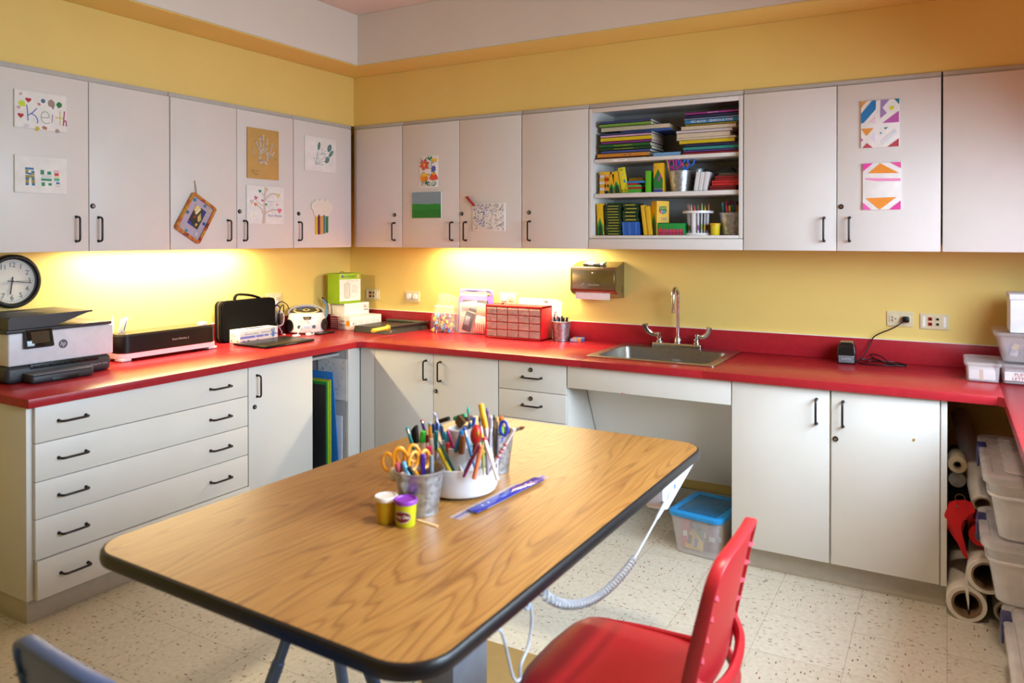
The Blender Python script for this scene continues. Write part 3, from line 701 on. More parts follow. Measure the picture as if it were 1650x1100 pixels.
# ------------------------------------------------------------------ boxes stacked in the corner
EX, EN = Vector((.15, .989, 0)), Vector((-.989, .15, 0))
F = Vector((.287, -.324, ZT)); Rr, Lf = F + EX * .268, F + EN * .2
t, b, w, d = box_on('white_carton', F, Rr, Lf, ZT, .949, 'white and maroon dotted carton at the bottom of the corner stack', 'box', CARD)
part('carton', b, t)
b = MB(C('#8a1f36')); h = .949 - ZT
b.bx(-.0006, 0, d * .62, d - .002, .002, h - .002)
for i in range(7):
    for j in range(6): b.cyl((-.0007, d * (.60 - .05 * i), .007 + .0135 * j + (.006 if i % 2 else 0)), (0, d * (.60 - .05 * i), .007 + .0135 * j + (.006 if i % 2 else 0)), .0046 - .0005 * i, n=10) if .007 + .0135 * j + .006 < h else None
b.m(C('#ece8e4', .5))
for i in range(5):
    for j in range(5): b.cyl((-.0009, d * (.67 + .065 * i), .012 + .0135 * j), (-.0005, d * (.67 + .065 * i), .012 + .0135 * j), .0036, n=10)
b.m(INK); L = frame((-.0004, d * .36, h * .66), (0, -1, 0), (0, 0, 1)); b.text('pixel', L, .021); b.text('imaging for all', frame((-.0004, d * .33, h * .36), (0, -1, 0), (0, 0, 1)), .017)
b.m(C('#e89a2a')); b.prism(rrect(-.018, .018, -.018, .018, .012), 0, .0006, frame((-.0003, d * .1, h * .5), (0, -1, 0), (0, 0, 1)))
part('end_print', b, t, 'maroon dots and black lettering')
b = MB(C('#b8b4b4'))
T = frame((0, -.0003, 0), (1, 0, 0), (0, 0, 1))
for i, (u0, u1) in enumerate(((.08, .2), (.25, .4), (.47, .6), (.66, .8), (.85, .96))):
    for j in range(5): b.bx(w * u0, w * u1, -.0005, 0, h * (.3 + .09 * j), h * (.3 + .09 * j) + .002)
b.m(C('#3f8f96')); b.bx(w * .09, w * .12, -.0006, 0, h * .42, h * .52)
part('small_print', b, t, 'faint printed notes')
F = at(555, 508.5, 'z', .9495); Rr, Lf = F + EX * .21, F + EN * .185
t, b, w, d = box_on('flat_white_box', F, Rr, Lf, .9493, 1.027, 'plain white box between the dotted carton and green box', 'box', CARD); part('carton', b, t)
b = MB(C('#c4474f')); b.prism(rrect(-.008, .008, -.009, .009, .003), 0, .0005, frame((w * .83, -.0002, .051), (1, 0, 0), (0, 0, 1))); b.m(CARD); b.prism(rrect(-.004, .004, -.004, .005, .002), .0005, .0007, frame((w * .83, -.0002, .051), (1, 0, 0), (0, 0, 1)))
b.m(INK); b.bx(w * .79, w * .97, -.0006, 0, .027, .032); b.m(C('#cf9a4a')); b.bx(w * .86, w * .97, -.0006, 0, .046, .05); part('corner_logo', b, t, 'small red logo')
F = at(547, 490, 'z', 1.0275); Rr, Lf = F + EX * .178, F + EN * .122
GREEN = C('#8cb81f', .45)
t, b, w, d = box_on('green_box', F, Rr, Lf, 1.0273, 1.226, 'lime green and white product box on top of the corner stack', 'box', GREEN); part('carton', b, t)
h = .1987
b = MB(CARD); b.bx(.001, w - .001, -.0005, 0, h * .085, h * .80); b.m(C('#3a2f28')); b.text('Maker Storage Hub', frame((w * .5, -.0003, h * .9), (1, 0, 0), (0, 0, 1)), .019)
b.m(C('#4a4f9a')); b.cyl((w * .14, -.001, h * .9), (w * .14, 0, h * .9), .009, n=16); b.m(C('#e8b27a')); b.cyl((w * .87, -.001, h * .9), (w * .87, 0, h * .9), .011, n=16)
b.m(C('#c98a6a')); [b.bx(w * x, w * (x + .13), -.0009, 0, h * .74, h * .752) for x in (.33, .52, .74)]
b.m(mat('grey tube picture', '#b4b8ac', .4)); b.prism(rrect(w * .22, w * .5, h * .17, h * .69, .018), .0005, .001, frame((0, 0, 0), (1, 0, 0), (0, 0, 1))); b.m(C('#cfd2c8')); b.prism(rrect(w * .25, w * .47, h * .19, h * .67, .015), .001, .0013, frame((0, 0, 0), (1, 0, 0), (0, 0, 1)))
b.m(C('#a8a496')); [b.bx(w * .57, w * (.9 - .05 * (i % 3)), -.0008, 0, h * (.36 + .045 * i), h * (.36 + .045 * i) + .0022) for i in range(6)]
part('printed_panel', b, t, 'white front with a grey tube')
b = MB(C('#4f6a1a')); b.tube(spline([(w * .3, d * .5, h + .001), (w * .35, d * .5, h + .01), (w * .45, d * .5, h + .008), (w * .5, d * .5, h + .001)]), .002, 6); part('string_handle', b, t, 'dark green string handle')

# ------------------------------------------------------------------ guillotine trimmer
t = thing('paper_trimmer', 'dark grey guillotine paper trimmer with a yellow handle', 'paper trimmer', (.5, -.2, ZT))
DG = mat('dark grey trimmer bed', '#2b2a26', .4)
b = MB(DG); b.add([(.352, -.365, .865), (.645, -.372, .865), (.69, -.03, .865), (.36, -.02, .865), (.356, -.355, .902), (.635, -.362, .905), (.68, -.036, .905), (.364, -.026, .902)], [(3, 2, 1, 0), (4, 5, 6, 7), (0, 1, 5, 4), (1, 2, 6, 5), (2, 3, 7, 6), (3, 0, 4, 7)])
for x, y in ((.37, -.34), (.62, -.345), (.38, -.05), (.66, -.05)): b.cyl((x, y, ZT + .0002), (x, y, .867), .008, n=10)
part('bed', b, t, world=True)
b = MB(mat('green grey clamp', '#4b503f', .45)); b.bx(.37, .66, -.06, -.03, .9045, .918, .004); part('paper_stop', b, t, world=True)
b = MB(C('#c9c12e', .4)); b.box((.6, -.18, .9055), (.012, .26, .002), 0, Euler((0, 0, R(-7)))); part('scale_strip', b, t, 'yellow edge strip', True)
b = MB(DG); b.box((.668, -.2, .912), (.016, .36, .014), .003, Euler((0, 0, R(-7)))); part('cutting_arm', b, t, world=True)
b = MB(C('#cfc63c', .4)); b.rev((.648, -.385, .909), (.636, -.52, .903), [(0, 0), (.02, 0), (.02, .03), (.0125, .045), (.0115, .5), (.0135, .96), (.011, 1), (0, 1)], 18); part('handle', b, t, 'yellow moulded handle', True)
b = MB(C('#b8b8b2')); b.cyl((.66, -.374, .884), (.66, -.3755, .884), .008, n=14); part('pivot_bolt', b, t, world=True)

# ------------------------------------------------------------------ zip bags
ZIP = clear('zip bag film', '#e9e6ea', .14, .15, bump=.5)
def bag_mesh(w, h, d, seed, wob=.006, top=.12):
    """a filled bag: wide and round below, flat pressed edge on top; local x across, z up, y depth"""
    rn = random.Random(seed); b = MB(ZIP); n, k = 14, 12; vs, fs = [], []
    for side in (-1, 1):
        for j in range(k + 1):
            tz = j / k
            for i in range(n + 1):
                tx = i / n * 2 - 1
                th = max(0, (1 - tx * tx)) ** .5 * (max(0, 1 - tz) ** .7) * min(1, .35 + tz * 5)
                e = rn.uniform(-1, 1) * wob * (0 if j in (0, k) or i in (0, n) else 1)
                vs.append((tx * w / 2 * (1 - top * tz + .06 * math.sin(tz * 5)), side * (d / 2 * th + .0008) + e * .6, tz * h + (.006 * math.sin(tx * 4 + seed) if j == k else 0)))
    o = (n + 1) * (k + 1)
    for j in range(k):
        for i in range(n):
            a = j * (n + 1) + i
            fs.append((a, a + 1, a + n + 2, a + n + 1)); fs.append((o + a + 1, o + a, o + a + n + 1, o + a + n + 2))
    for j in range(k): a, c = j * (n + 1), j * (n + 1) + n; fs.append((a, a + n + 1, o + a + n + 1, o + a)); fs.append((c + n + 1, c, o + c, o + c + n + 1))
    for i in range(n): a = i; fs.append((a + 1, a, o + a, o + a + 1))
    b.add(vs, fs); return b
# foam pieces
t = thing('zip_bag', 'small clear zip bag of mixed colourful foam shapes', 'bag', (.868, -.118, ZT + .001), (R(-6), 0, R(5)))
part('film', bag_mesh(.175, .175, .075, 3), t, 'clear film')
b = MB(C('#e9e2ee')); b.bx(-.07, .07, -.0018, .0018, .158, .164); part('zip_strip', b, t, 'pale zip strip')
rn = random.Random(11); b = MB()
for i in range(170):
    b.m(C(rn.choice(['#e2c22e', '#3f8fcf', '#4fae5a', '#d9482f', '#e7832f', '#8a52a8', '#f0ead8', '#e86f9a', '#2f5fb0', '#f2d24a'])))
    z = rn.uniform(.008, .112); x = rn.uniform(-.073, .073) * (1 - z * 1.6); y = rn.uniform(-.028, .028) * (1 - z * 4)
    M = Matrix.Translation((x, y, z)) @ Euler((rn.uniform(0, 3), rn.uniform(0, 3), rn.uniform(0, 3))).to_matrix().to_4x4()
    q = rn.random(); r = rn.uniform(.007, .013)
    if q < .4: b.prism([(r * math.cos(a), r * math.sin(a)) for a in [j * math.pi / 5 for j in range(10)]], -.0012, .0012, M)
    elif q < .7: b.prism([(-r, -r * .8), (r, -r * .8), (r, r * .8), (-r, r * .8)], -.0012, .0012, M)
    else: b.prism([((r if j % 2 else r * .5) * math.cos(a), (r if j % 2 else r * .5) * math.sin(a)) for j, a in enumerate([j * math.pi / 5 for j in range(10)])], -.0012, .0012, M)
loose('foam_shapes', b, t, 'many-coloured foam cut-outs heaped in the small zip bag', 'foam shapes', True)
t = thing('zip_bag', 'large clear zip bag holding a red-striped packet and black pouch', 'bag', (1.075, -.1, ZT + .001), (R(-5), 0, R(4)))
part('film', bag_mesh(.225, .265, .075, 5), t, 'clear film')
b = MB(C('#eceaf2')); b.bx(-.095, .095, -.0018, .0018, .238, .246); part('zip_strip', b, t, 'pale zip strip')
b = MB(C('#e6ddd6', .5)); b.box((-.01, .012, .098), (.172, .012, .186), .005); b.m(C('#d9cfd6')); b.box((-.03, .009, .175), (.11, .012, .05), .004, Euler((0, R(-8), 0))); loose('cream_packet', b, t, 'wide cream packet at the back of the large zip bag', 'packet')
b = MB(C('#34344a')); b.box((-.025, -.006, .075), (.062, .012, .12), .008, Euler((0, R(14), 0))); b.m(C('#8e93a8')); b.box((-.028, -.013, .082), (.034, .002, .055), .001, Euler((0, R(14), 0))); loose('black_pouch', b, t, 'black pouch with a pale window inside the large zip bag', 'pouch')
b = MB(C('#34344a')); b.box((.004, -.008, .148), (.05, .016, .022), .006, Euler((0, R(14), 0))); loose('black_clip', b, t, 'short black piece just above the pouch in the large zip bag', 'clip')
b = MB(CARD); T = Matrix.Translation((.062, -.004, .06)) @ Euler((0, R(8), 0)).to_matrix().to_4x4(); b.at(T); b.box((0, 0, 0), (.075, .02, .105), .006)
b.m(C('#d8262e'))
for i in range(5): b.box((-.03 + .015 * i, -.0104, -.02), (.006, .0008, .055), 0, Euler((0, R(-12), 0)))
b.bx(-.036, .036, -.0106, -.010, -.052, -.046); loose('striped_packet', b, t, 'white packet with red stripes inside the large zip bag', 'packet')
b = MB(C('#d9c7b2')); b.box((.06, .002, .15), (.07, .014, .08), .006, Euler((0, R(10), 0))); loose('peach_packet', b, t, 'peach-coloured packet above the striped one in the large zip bag', 'packet')
t = thing('zip_bag', 'almost empty clear bag propped behind the foam shapes', 'bag', (.85, -.05, ZT + .001), (R(-3), R(6), R(3)))
part('film', bag_mesh(.2, .235, .03, 9, .01, .05), t, 'clear film')
# purple tablet case
t = thing('tablet_case', 'purple foam tablet case with a carrying handle, behind the zip bag', 'tablet case', (1.06, -.04, ZT), (R(-4), 0, 0))
PUR = mat('purple foam', '#7a62c2', .6, bump=.1)
M = frame((0, 0, 0), (1, 0, 0), (0, 0, 1)); b = MB(PUR)
outer = rrect(-.122, .122, 0, .232, .022, 6); inner = rrect(-.095, .095, .022, .205, .01, 6)
n = len(outer); vs = [M @ Vector((x, y, z)) for z in (-.011, .011) for pl_ in (outer, inner) for x, y in pl_]
fs = []
for i in range(n):
    j = (i + 1) % n; fs += [(i, n + i, n + j, j), (2 * n + i, 2 * n + j, 3 * n + j, 3 * n + i), (i, j, 2 * n + j, 2 * n + i), (n + i, 3 * n + i, 3 * n + j, n + j)]
b.add(vs, fs); part('bumper', b, t)
b = MB(PUR); b.tube(spline([(-.112, 0, .226), (-.114, 0, .25), (-.1, 0, .264), (0, 0, .266), (.1, 0, .264), (.114, 0, .25), (.112, 0, .226)], 6), .011, 10, flat=.9); part('handle', b, t, 'purple arched handle')
b = MB(mat('tablet glass', '#2a2622', .1)); b.prism(inner, -.004, .004, M); part('tablet', b, t, 'dark tablet screen')

# ------------------------------------------------------------------ red drawer organiser
t = thing('drawer_organizer', 'red tabletop organiser with twenty small clear drawers', 'organizer', (1.416, -.11, ZT))
RO = mat('red organiser plastic', '#cf1f26', .35)
x0, x1, y0, y1, z0, z1 = 1.226, 1.606, -.181, -.048, ZT + .0003, 1.061
b = MB(RO); b.bx(x0, x1, y1 - .004, y1, z0, z1); b.bx(x0, x0 + .008, y0, y1, z0, z1, .001); b.bx(x1 - .008, x1, y0, y1, z0, z1, .001); b.bx(x0, x1, y0, y1, z0, z0 + .01, .001); b.bx(x0, x1, y0, y1, z1 - .01, z1, .001)
cw, rh = (x1 - x0 - .016) / 5, (z1 - z0 - .02) / 4
for i in range(1, 5): b.bx(x0 + .008 + cw * i - .0015, x0 + .008 + cw * i + .0015, y0 + .003, y1, z0 + .01, z1 - .01)
for j in range(1, 4): b.bx(x0 + .008, x1 - .008, y0 + .003, y1, z0 + .01 + rh * j - .0015, z0 + .01 + rh * j + .0015)
b.m(BLACK); b.bx(1.30, 1.312, -.12, -.105, z1, z1 + .008, .002); part('case', b, t, 'red case', True)
DRW = clear('clear drawer plastic', '#f3dccb', .34, .15)
rn = random.Random(4)
for j in range(4):
    for i in range(5):
        ax, az = x0 + .008 + cw * i + .003, z0 + .01 + rh * j + .003; bxx, bz = ax + cw - .006, az + rh - .006
        b = MB(DRW); b.bx(ax, bxx, y0 - .002, y0 + .001, az, bz, .0006); b.bx(ax, bxx, y0 - .009, y0 - .002, bz - .008, bz - .005, .001)
        b.bx(ax, bxx, y0 + .001, y1 - .01, az, az + .0015)
        dr = part('drawer', b, t, world=True)
        c = rn.choice(['#2c2623', '#6d5a4c', '#8b8176', '#40352e', '#c8471f', '#b7a58c', '#5a2a26'])
        b = MB(C(c)); hh = rn.uniform(.25, .6) * rh
        for k in range(7): b.box((rn.uniform(ax + .012, bxx - .012), y0 + rn.uniform(.012, .035), az + .003 + rn.uniform(.1, 1) * hh * .5), (rn.uniform(.012, .025), .012, rn.uniform(.006, .018)), .002, Euler((0, rn.uniform(-.6, .6), 0)))
        loose('oddments', b, dr, 'small oddments in the %s drawer of the %s row of the red organiser' % (('first', 'second', 'middle', 'fourth', 'last')[i], ('bottom', 'lower middle', 'upper middle', 'top')[j]), 'oddments', True, True)

# papers, bucket, eraser box
for i, (dx, h_, lb) in enumerate(((0, .225, 'white sheet with drawn letters leaning on the wall behind the red drawers'), (-.03, .232, 'second white sheet showing above the lettered one behind the red drawers'))):
    b = MB(PAPER); n = 10; y = -.026 + .006 * i; vs, fs = [], []
    for s in (0, .0006):
        for k in range(n + 1):
            tt = k / n; cur = -.012 * max(0, tt - .72) / .28
            for z in (0, .5, 1): vs.append((1.395 + dx + .27 * tt, y + s + cur * (1 + z) * .5 - .012 * (1 - z) * (1 - .2 * i), ZT + .0006 + h_ * z - .01 * max(0, tt - .85)))
    for k in range(n):
        for z in (0, 1):
            a = k * 3 + z; o = 3 * (n + 1); fs += [(a, a + 3, a + 4, a + 1), (o + a, o + a + 1, o + a + 4, o + a + 3)]
    b.add(vs, fs)
    if i == 0:
        b.m(INK); b.tube([(1.625 + .012 * math.cos(a), y - .0086, .99 + .035 * math.sin(a)) for a in [j * math.pi / 8 for j in range(16)]], .0015, 5, closed=True)
        b.tube(spline([(1.615, y - .009, 1.0), (1.635, y - .009, 1.01), (1.62, y - .009, .97)]), .0012, 5)
        b.m(C('#8a2a22')); b.ball((1.555, y - .004, 1.082), .006, 8, (1, .3, 1)); b.m(C('#2f6a35')); b.ball((1.543, y - .004, 1.083), .005, 8, (1, .3, 1)); b.m(C('#a03238')); b.ball((1.567, y - .004, 1.08), .0055, 8, (1, .3, 1))
    tag(b.build('paper_sheet'), lb, 'paper', 'papers behind the red drawers')
def bucket_mb(rb, rt, h, seams=(.62, .72), n=36):
    b = MB(GALV); pr = [(0, .004), (rb - .004, .004), (rb - .003, .0), (rb, 0), (rb + .001, .004)]
    for k in range(1, 20):
        tt = k / 20; r = rb + (rt - rb) * tt
        if any(abs(tt - s) < .026 for s in seams): r += .0012
        pr.append((r, h * tt))
    pr += [(rt, h - .004), (rt + .002, h - .003), (rt + .0025, h), (rt, h + .0015), (rt - .0015, h - .002), (rb - .0005, .006), (0, .006)]
    b.lathe(pr, n=n); return b
t = thing('metal_bucket', 'small galvanised bucket of black pens beside the red drawers', 'bucket', (1.684, -.086, ZT + .0003)); part('pail', bucket_mb(.044, .056, .112), t)
rn = random.Random(3)
BK = [(-.034, -.012, 0, .136, '#17171a'), (-.026, .012, 1, .138, '#1b1b20'), (-.012, -.026, 2, .132, '#c8c3cf'), (-.004, .02, 3, .14, '#17171a'), (.004, -.028, 4, .138, '#20263c'), (.02, -.012, 5, .135, '#1a1714'), (.026, .014, 6, .136, '#1a1714'), (.038, -.006, 7, .138, '#17171a'), (.012, .006, 8, .13, '#b07a34')]
LBK = ['thick black marker leaning on the rim nearest the red drawers', 'black marker at the back of the small bucket beside the red drawers', 'white pen with a red and blue end in the small bucket', 'black pen rising from the middle of the small bucket', 'navy pen tilted at the front of the small bucket', 'short dark brush pen at the front of the small bucket', 'dark brush pen at the back of the small bucket', 'black pen leaning towards the eraser box in the small bucket', 'tan pencil in the middle of the small bucket of pens']
for x, y, i, h, c in BK:
    b = MB(C(c)); p0 = Vector((x * .6, y * .6, .008)); p1 = Vector((x * 1.15, y * 1.15, h)); b.cyl(p0, p1, .0058 if i < 8 else .0036, n=10, bev=.0015)
    if i == 2: b.m(C('#c22a4a')); b.cyl(p0.lerp(p1, .97), p0.lerp(p1, 1.01), .0062, n=10); b.m(C('#2a4ac2')); b.cyl(p0.lerp(p1, .9), p0.lerp(p1, .94), .0061, n=10)
    solo('pen', b, LBK[i], 'pen', (1.684, -.086, ZT), group='pens in the counter bucket')
t = thing('eraser_box', 'small blue and orange cardboard box beside the pen bucket', 'box', (1.775, -.06, ZT), (0, 0, R(8)))
b = MB(C('#e8953a')); b.bx(-.031, .033, -.042, .04, .0003, .018, .0006); b.m(C('#3f86cf')); b.bx(-.0312, .015, -.0424, -.042, .001, .0178); b.bx(.0331, .0334, -.038, .036, .001, .0178); b.m(C('#3f86cf')); b.bx(-.02, .03, -.01, .038, .018, .0183); b.m(CARD); b.bx(-.026, .010, -.0428, -.0424, .004, .0145); part('carton', b, t)
b = MB(C('#c23a3a')); b.text('ERASERS', frame((-.008, -.0429, .0092), (1, 0, 0), (0, 0, 1)), .0085); part('lettering', b, t)

# ------------------------------------------------------------------ paper towel dispenser with two markers on it
t = thing('paper_towel_dispenser', 'stainless steel folded paper towel dispenser on the yellow wall', 'paper towel dispenser', (1.897, -.06, 1.13))
X0, X1 = 1.76, 2.04; pf = [(-.001, 1.119), (-.085, 1.136), (-.118, 1.158), (-.122, 1.17), (-.12, 1.284), (-.112, 1.296), (-.001, 1.325)]
b = MB(mat('dull steel dispenser', '#a39a86', .24, metal=1, var=.06)); M = Matrix(((0, 0, 1, 0), (1, 0, 0, 0), (0, 1, 0, 0), (0, 0, 0, 1))); b.prism(pf, X0, X1, M); part('housing', b, t, world=True)
b = MB(mat('dull steel dispenser', '#a39a86')); b.bx(X0 + .012, X1 - .012, -.125, -.121, 1.172, 1.282, .0015); b.m(C('#8d2a20')); b.bx(X0 + .002, X1 - .002, -.1236, -.119, 1.160, 1.164); cv = part('front_cover', b, t, world=True)
b = MB(STEEL); b.ball((1.90, -.126, 1.262), .006, 10); b.box((1.888, -.1255, 1.265), (.016, .001, .003), 0, Euler((0, R(-25), 0))); b.box((1.912, -.1255, 1.265), (.016, .001, .003), 0, Euler((0, R(25), 0))); part('emblem', b, cv, 'winged lock emblem', True)
b = MB(C('#c9c2b2', .3)); b.text('SAN JAMAR', frame((1.905, -.1253, 1.196), (1, 0, 0), (0, 0, 1)), .013); b.box((1.838, -.1254, 1.198), (.022, .0005, .003), 0, Euler((0, R(-48), 0))); part('embossed_lettering', b, cv, world=True)
b = MB(BLACK); b.bx(2.04, 2.0405, -.03, -.026, 1.15, 1.19); part('sight_slot', b, t, world=True)
b = MB(PAPER); b.bx(1.79, 1.995, -.106, -.103, 1.118, 1.15); b.bx(1.785, 1.992, -.104, -.1, 1.112, 1.152); part('paper_towel', b, t, 'white folded paper towel', True)
sl = math.atan2(.029, .111)
for i, (y, col, lb) in enumerate(((-.062, '#2f9a3f', 'white marker with a green cap lying on the towel dispenser'), (-.085, '#3a2418', 'white marker with a dark brown cap in front of the green one'))):
    zz = 1.296 + (.112 - abs(y)) * .2613 + .0085
    t = thing('dry_erase_marker', lb, 'marker', (1.83, y, zz), group='markers on the towel dispenser')
    b = MB(PAPER); b.cyl((.028, 0, 0), (.118, 0, 0), .0078, n=14, bev=.001); b.m(C('#58a04e' if i == 0 else '#4a4a4a')); b.cyl((.06, 0, 0), (.1, 0, 0), .008, n=14); b.m(C(col)); b.cyl((.118, 0, 0), (.124, 0, 0), .006, n=12); part('barrel', b, t)
    b = MB(C(col)); b.cyl((-.006, 0, 0), (.03, 0, 0), .0082, n=14, bev=.002); part('cap', b, t)

# ------------------------------------------------------------------ sink and tap
t = thing('sink', 'stainless steel drop-in sink set into the red worktop', 'sink', (2.38, -.3, ZT))
b = MB(STEEL); x0, x1, y0, y1 = 2.052, 2.702, -.566, -.028
rim = rrect(x0, x1, y0, y1, .02, 5); mid = rrect(x0 + .045, x1 - .045, y0 + .035, y1 - .105, .045, 5); lip = rrect(x0 + .014, x1 - .014, y0 + .014, y1 - .014, .018, 5)
low = rrect(x0 + .06, x1 - .06, y0 + .05, y1 - .12, .05, 5); n = len(rim)
loops = [(rim, ZT + .0003), (rim, ZT + .004), (lip, ZT + .0065), (mid, ZT + .0045), (mid, ZT - .004), (low, ZT - .15), (low, ZT - .152)]
vs = [(x, y, z) for lp, z in loops for x, y in lp]; fs = []
for q in range(len(loops) - 1):
    for i in range(n): j = (i + 1) % n; fs.append((q * n + i, q * n + j, (q + 1) * n + j, (q + 1) * n + i))
fs.append(tuple(range((len(loops) - 1) * n, len(loops) * n)))
b.add(vs, fs); b.m(C('#d9d9d6', .3)); b.text('ELKAY', frame((2.39, y1 - .1175, ZT - .05), (1, 0, 0), (0, 0, 1)), .016); bs = part('basin', b, t, world=True)
b = MB(CHROME); b.lathe([(.0, .7125), (.03, .7125), (.042, .714), (.044, .7155), (0, .7145)], (2.377, -.29, 0), 28); part('drain', b, bs, world=True)
t = thing('faucet', 'chrome gooseneck tap with two wrist-blade handles', 'faucet', (2.376, -.075, ZT + .0045))
b = MB(CHROME); b.bx(2.242, 2.508, -.103, -.043, ZT + .0048, ZT + .031, .004, 3); part('deck_plate', b, t, world=True)
sp = [(2.376, -.073, ZT + .03), (2.376, -.073, 1.0), (2.376, -.073, 1.12)] + arc((2.376, -.115, 1.14), .042, 0, 180, 12, (0, 1, 0), (0, 0, 1), ry=.052) + [(2.376, -.157, 1.10), (2.376, -.157, 1.085)]
b = MB(CHROME); b.tube(sp, .0105, 14); b.cyl((2.376, -.157, 1.088), (2.376, -.157, 1.066), .0125, n=16, bev=.002); part('spout', b, t, 'tall gooseneck spout', True)
b = MB(CHROME); b.lathe([(0, 0), (.019, 0), (.019, .02), (.0165, .024), (.0165, .03), (.0125, .034), (0, .034)], (2.376, -.073, ZT + .031), 20); part('spout_collar', b, t, world=True)
for s in (-1, 1):
    x = 2.376 + s * .103
    b = MB(CHROME); b.lathe([(0, 0), (.019, 0), (.019, .006), (.011, .013), (.017, .02), (.017, .025), (.0085, .03), (.0085, .05), (.0095, .053), (0, .053)], (x, -.073, ZT + .031), 20); hv = part('valve', b, t, world=True)
    b = MB(CHROME); pts = spline([(x, -.073, ZT + .07), (x + s * .03, -.075, ZT + .071), (x + s * .055, -.085, ZT + .083), (x + s * .07, -.095, ZT + .108), (x + s * .074, -.1, ZT + .128)], 5)
    k = len(pts); b.tube(pts, [.0045 + .003 * (i / k) ** 1.2 for i in range(k)], 10, flat=2.3); part('blade_handle', b, hv, 'curved wrist-blade handle', True)

# ------------------------------------------------------------------ pencil sharpener and its lead
t = thing('pencil_sharpener', 'black electric pencil sharpener by the upstand', 'pencil sharpener', (3.217, -.1, ZT), (0, 0, R(4)))
b = MB(mat('glossy black shell', '#141416', .18)); q = [(-.04, -.062), (.04, -.062), (.042, .06), (-.042, .06)]; k = [(-.029, -.05), (.029, -.05), (.033, .04), (-.033, .04)]
b.add([(x, y, .0004) for x, y in q] + [(x * 1.02, y, .03) for x, y in q] + [(x * .94, y * .97, .072) for x, y in q] + [(x, y, .096) for x, y in k] + [(x * .8, y * .85, .1005) for x, y in k],
      [(3, 2, 1, 0)] + [(4 * r + i, 4 * r + (i + 1) % 4, 4 * r + 4 + (i + 1) % 4, 4 * r + 4 + i) for r in range(4) for i in range(4)] + [(16, 17, 18, 19)])
o = part('housing', b, t); md = o.modifiers.new('soft edges', 'BEVEL'); md.width = .005; md.segments = 3
b = MB(BLACK); b.cyl((0, -.0592, .069), (0, -.0602, .069), .0075, n=16); part('pencil_hole', b, t)
b = MB(clear('smoked shavings drawer', '#8d8f96', .5, .1)); b.bx(-.034, .034, -.067, -.0625, .006, .04, .002); tr = part('shavings_tray', b, t, 'smoky clear shavings tray')
b = MB(C('#c9c9cc')); b.text('X-ACTO', frame((.0, -.0673, .024), (1, 0, 0), (0, 0, 1)), .011); part('lettering', b, tr)
b = MB(BLACK); Zc = ZT + .0032
p = TS @ Vector((.026, 0, .0092)); b.box((p.x, p.y - .012, p.z), (.03, .026, .028), .006)
b.tube(spline([(p.x - .005, -.03, p.z - .006), (p.x - .05, -.04, 1.035), (3.335, -.035, .99), (3.315, -.036, .95), (3.29, -.07, .9), (3.262, -.1, Zc + .004), (3.253, -.075, Zc)]), .003, 7)
b.tube(spline([(3.262, -.075, Zc), (3.29, -.05, Zc + .01), (3.34, -.045, Zc + .012), (3.40, -.07, Zc), (3.455, -.075, Zc), (3.47, -.1, Zc), (3.44, -.11, Zc), (3.38, -.09, Zc + .006), (3.325, -.05, Zc + .02), (3.32, -.035, Zc + .035), (3.36, -.045, Zc + .028), (3.41, -.09, Zc), (3.44, -.11, Zc)], 6), .0026, 7)
b.tube(spline([(3.27, -.12, Zc), (3.31, -.14, Zc), (3.38, -.145, Zc), (3.43, -.12, Zc), (3.46, -.11, Zc)], 6), .0028, 7)
b.tube(spline([(3.3, -.085, Zc), (3.315, -.06, Zc + .004), (3.37, -.06, Zc + .006), (3.42, -.04, Zc + .004), (3.46, -.055, Zc), (3.475, -.085, Zc)], 6), .0026, 7)
b.box((3.415, -.1, Zc + .002), (.05, .012, .01), .003, Euler((0, 0, R(-25))))
tag(b.build('sharpener_lead'), 'black power lead from the sharpener to the outlet, bunched on the worktop', 'cable')

# ------------------------------------------------------------------ tubs on the worktop near the window
def tub(name, label, x0, x1, y0, y1, z0, z1, cat='storage box', film=None, taper=.012, lid_h=.014, lid_m=None, lip=.006, group=None, r=.02, rot=0, seg=4):
    cx, cy = (x0 + x1) / 2, (y0 + y1) / 2
    t = thing(name, label, cat, (cx, cy, z0), (0, 0, rot), group)
    hx, hy, h = (x1 - x0) / 2, (y1 - y0) / 2, z1 - z0
    def lp(k, z, rr): return [(x, y, z) for x, y in rrect(-hx + k, hx - k, -hy + k, hy - k, rr, seg)]
    L = [lp(taper + .004, .0004, r), lp(taper, .004, r), lp(0, h - lid_h, r), lp(.002, h - lid_h, r), lp(taper + .002, .006, r)]
    n = len(L[0]); b = MB(film); fs = [tuple(reversed(range(n)))]
    for q in range(4): fs += [(q * n + i, q * n + (i + 1) % n, (q + 1) * n + (i + 1) % n, (q + 1) * n + i) for i in range(n)]
    fs.append(tuple(range(4 * n, 5 * n))); b.add([v for l in L for v in l], fs); part('tub_body', b, t, 'clear plastic tub')
    P = [lp(-lip * .6, h - lid_h, r), lp(-lip, h - lid_h + .003, r + lip), lp(-lip, h - .004, r + lip), lp(-lip * .3, h - .0005, r), lp(.012, h - .0005, r), lp(.015, h - .004, r)]
    b = MB(lid_m or film); fs = [tuple(reversed(range(n)))]
    for q in range(5): fs += [(q * n + i, q * n + (i + 1) % n, (q + 1) * n + (i + 1) % n, (q + 1) * n + i) for i in range(n)]
    fs.append(tuple(range(5 * n, 6 * n))); b.add([v for l in P for v in l], fs); part('lid', b, t, 'lid')
    return t
FILM = clear('frosted tub plastic', '#e9e4e6', .27, .2)
FILM2 = clear('cloudy tub plastic', '#f0eef0', .4, .2)
t = tub('storage_box', 'shallow clear box with folded paper inside at the end of the worktop', 3.704, 3.826, -.39, -.13, ZT + .0003, .945, film=FILM, taper=.004, r=.014)
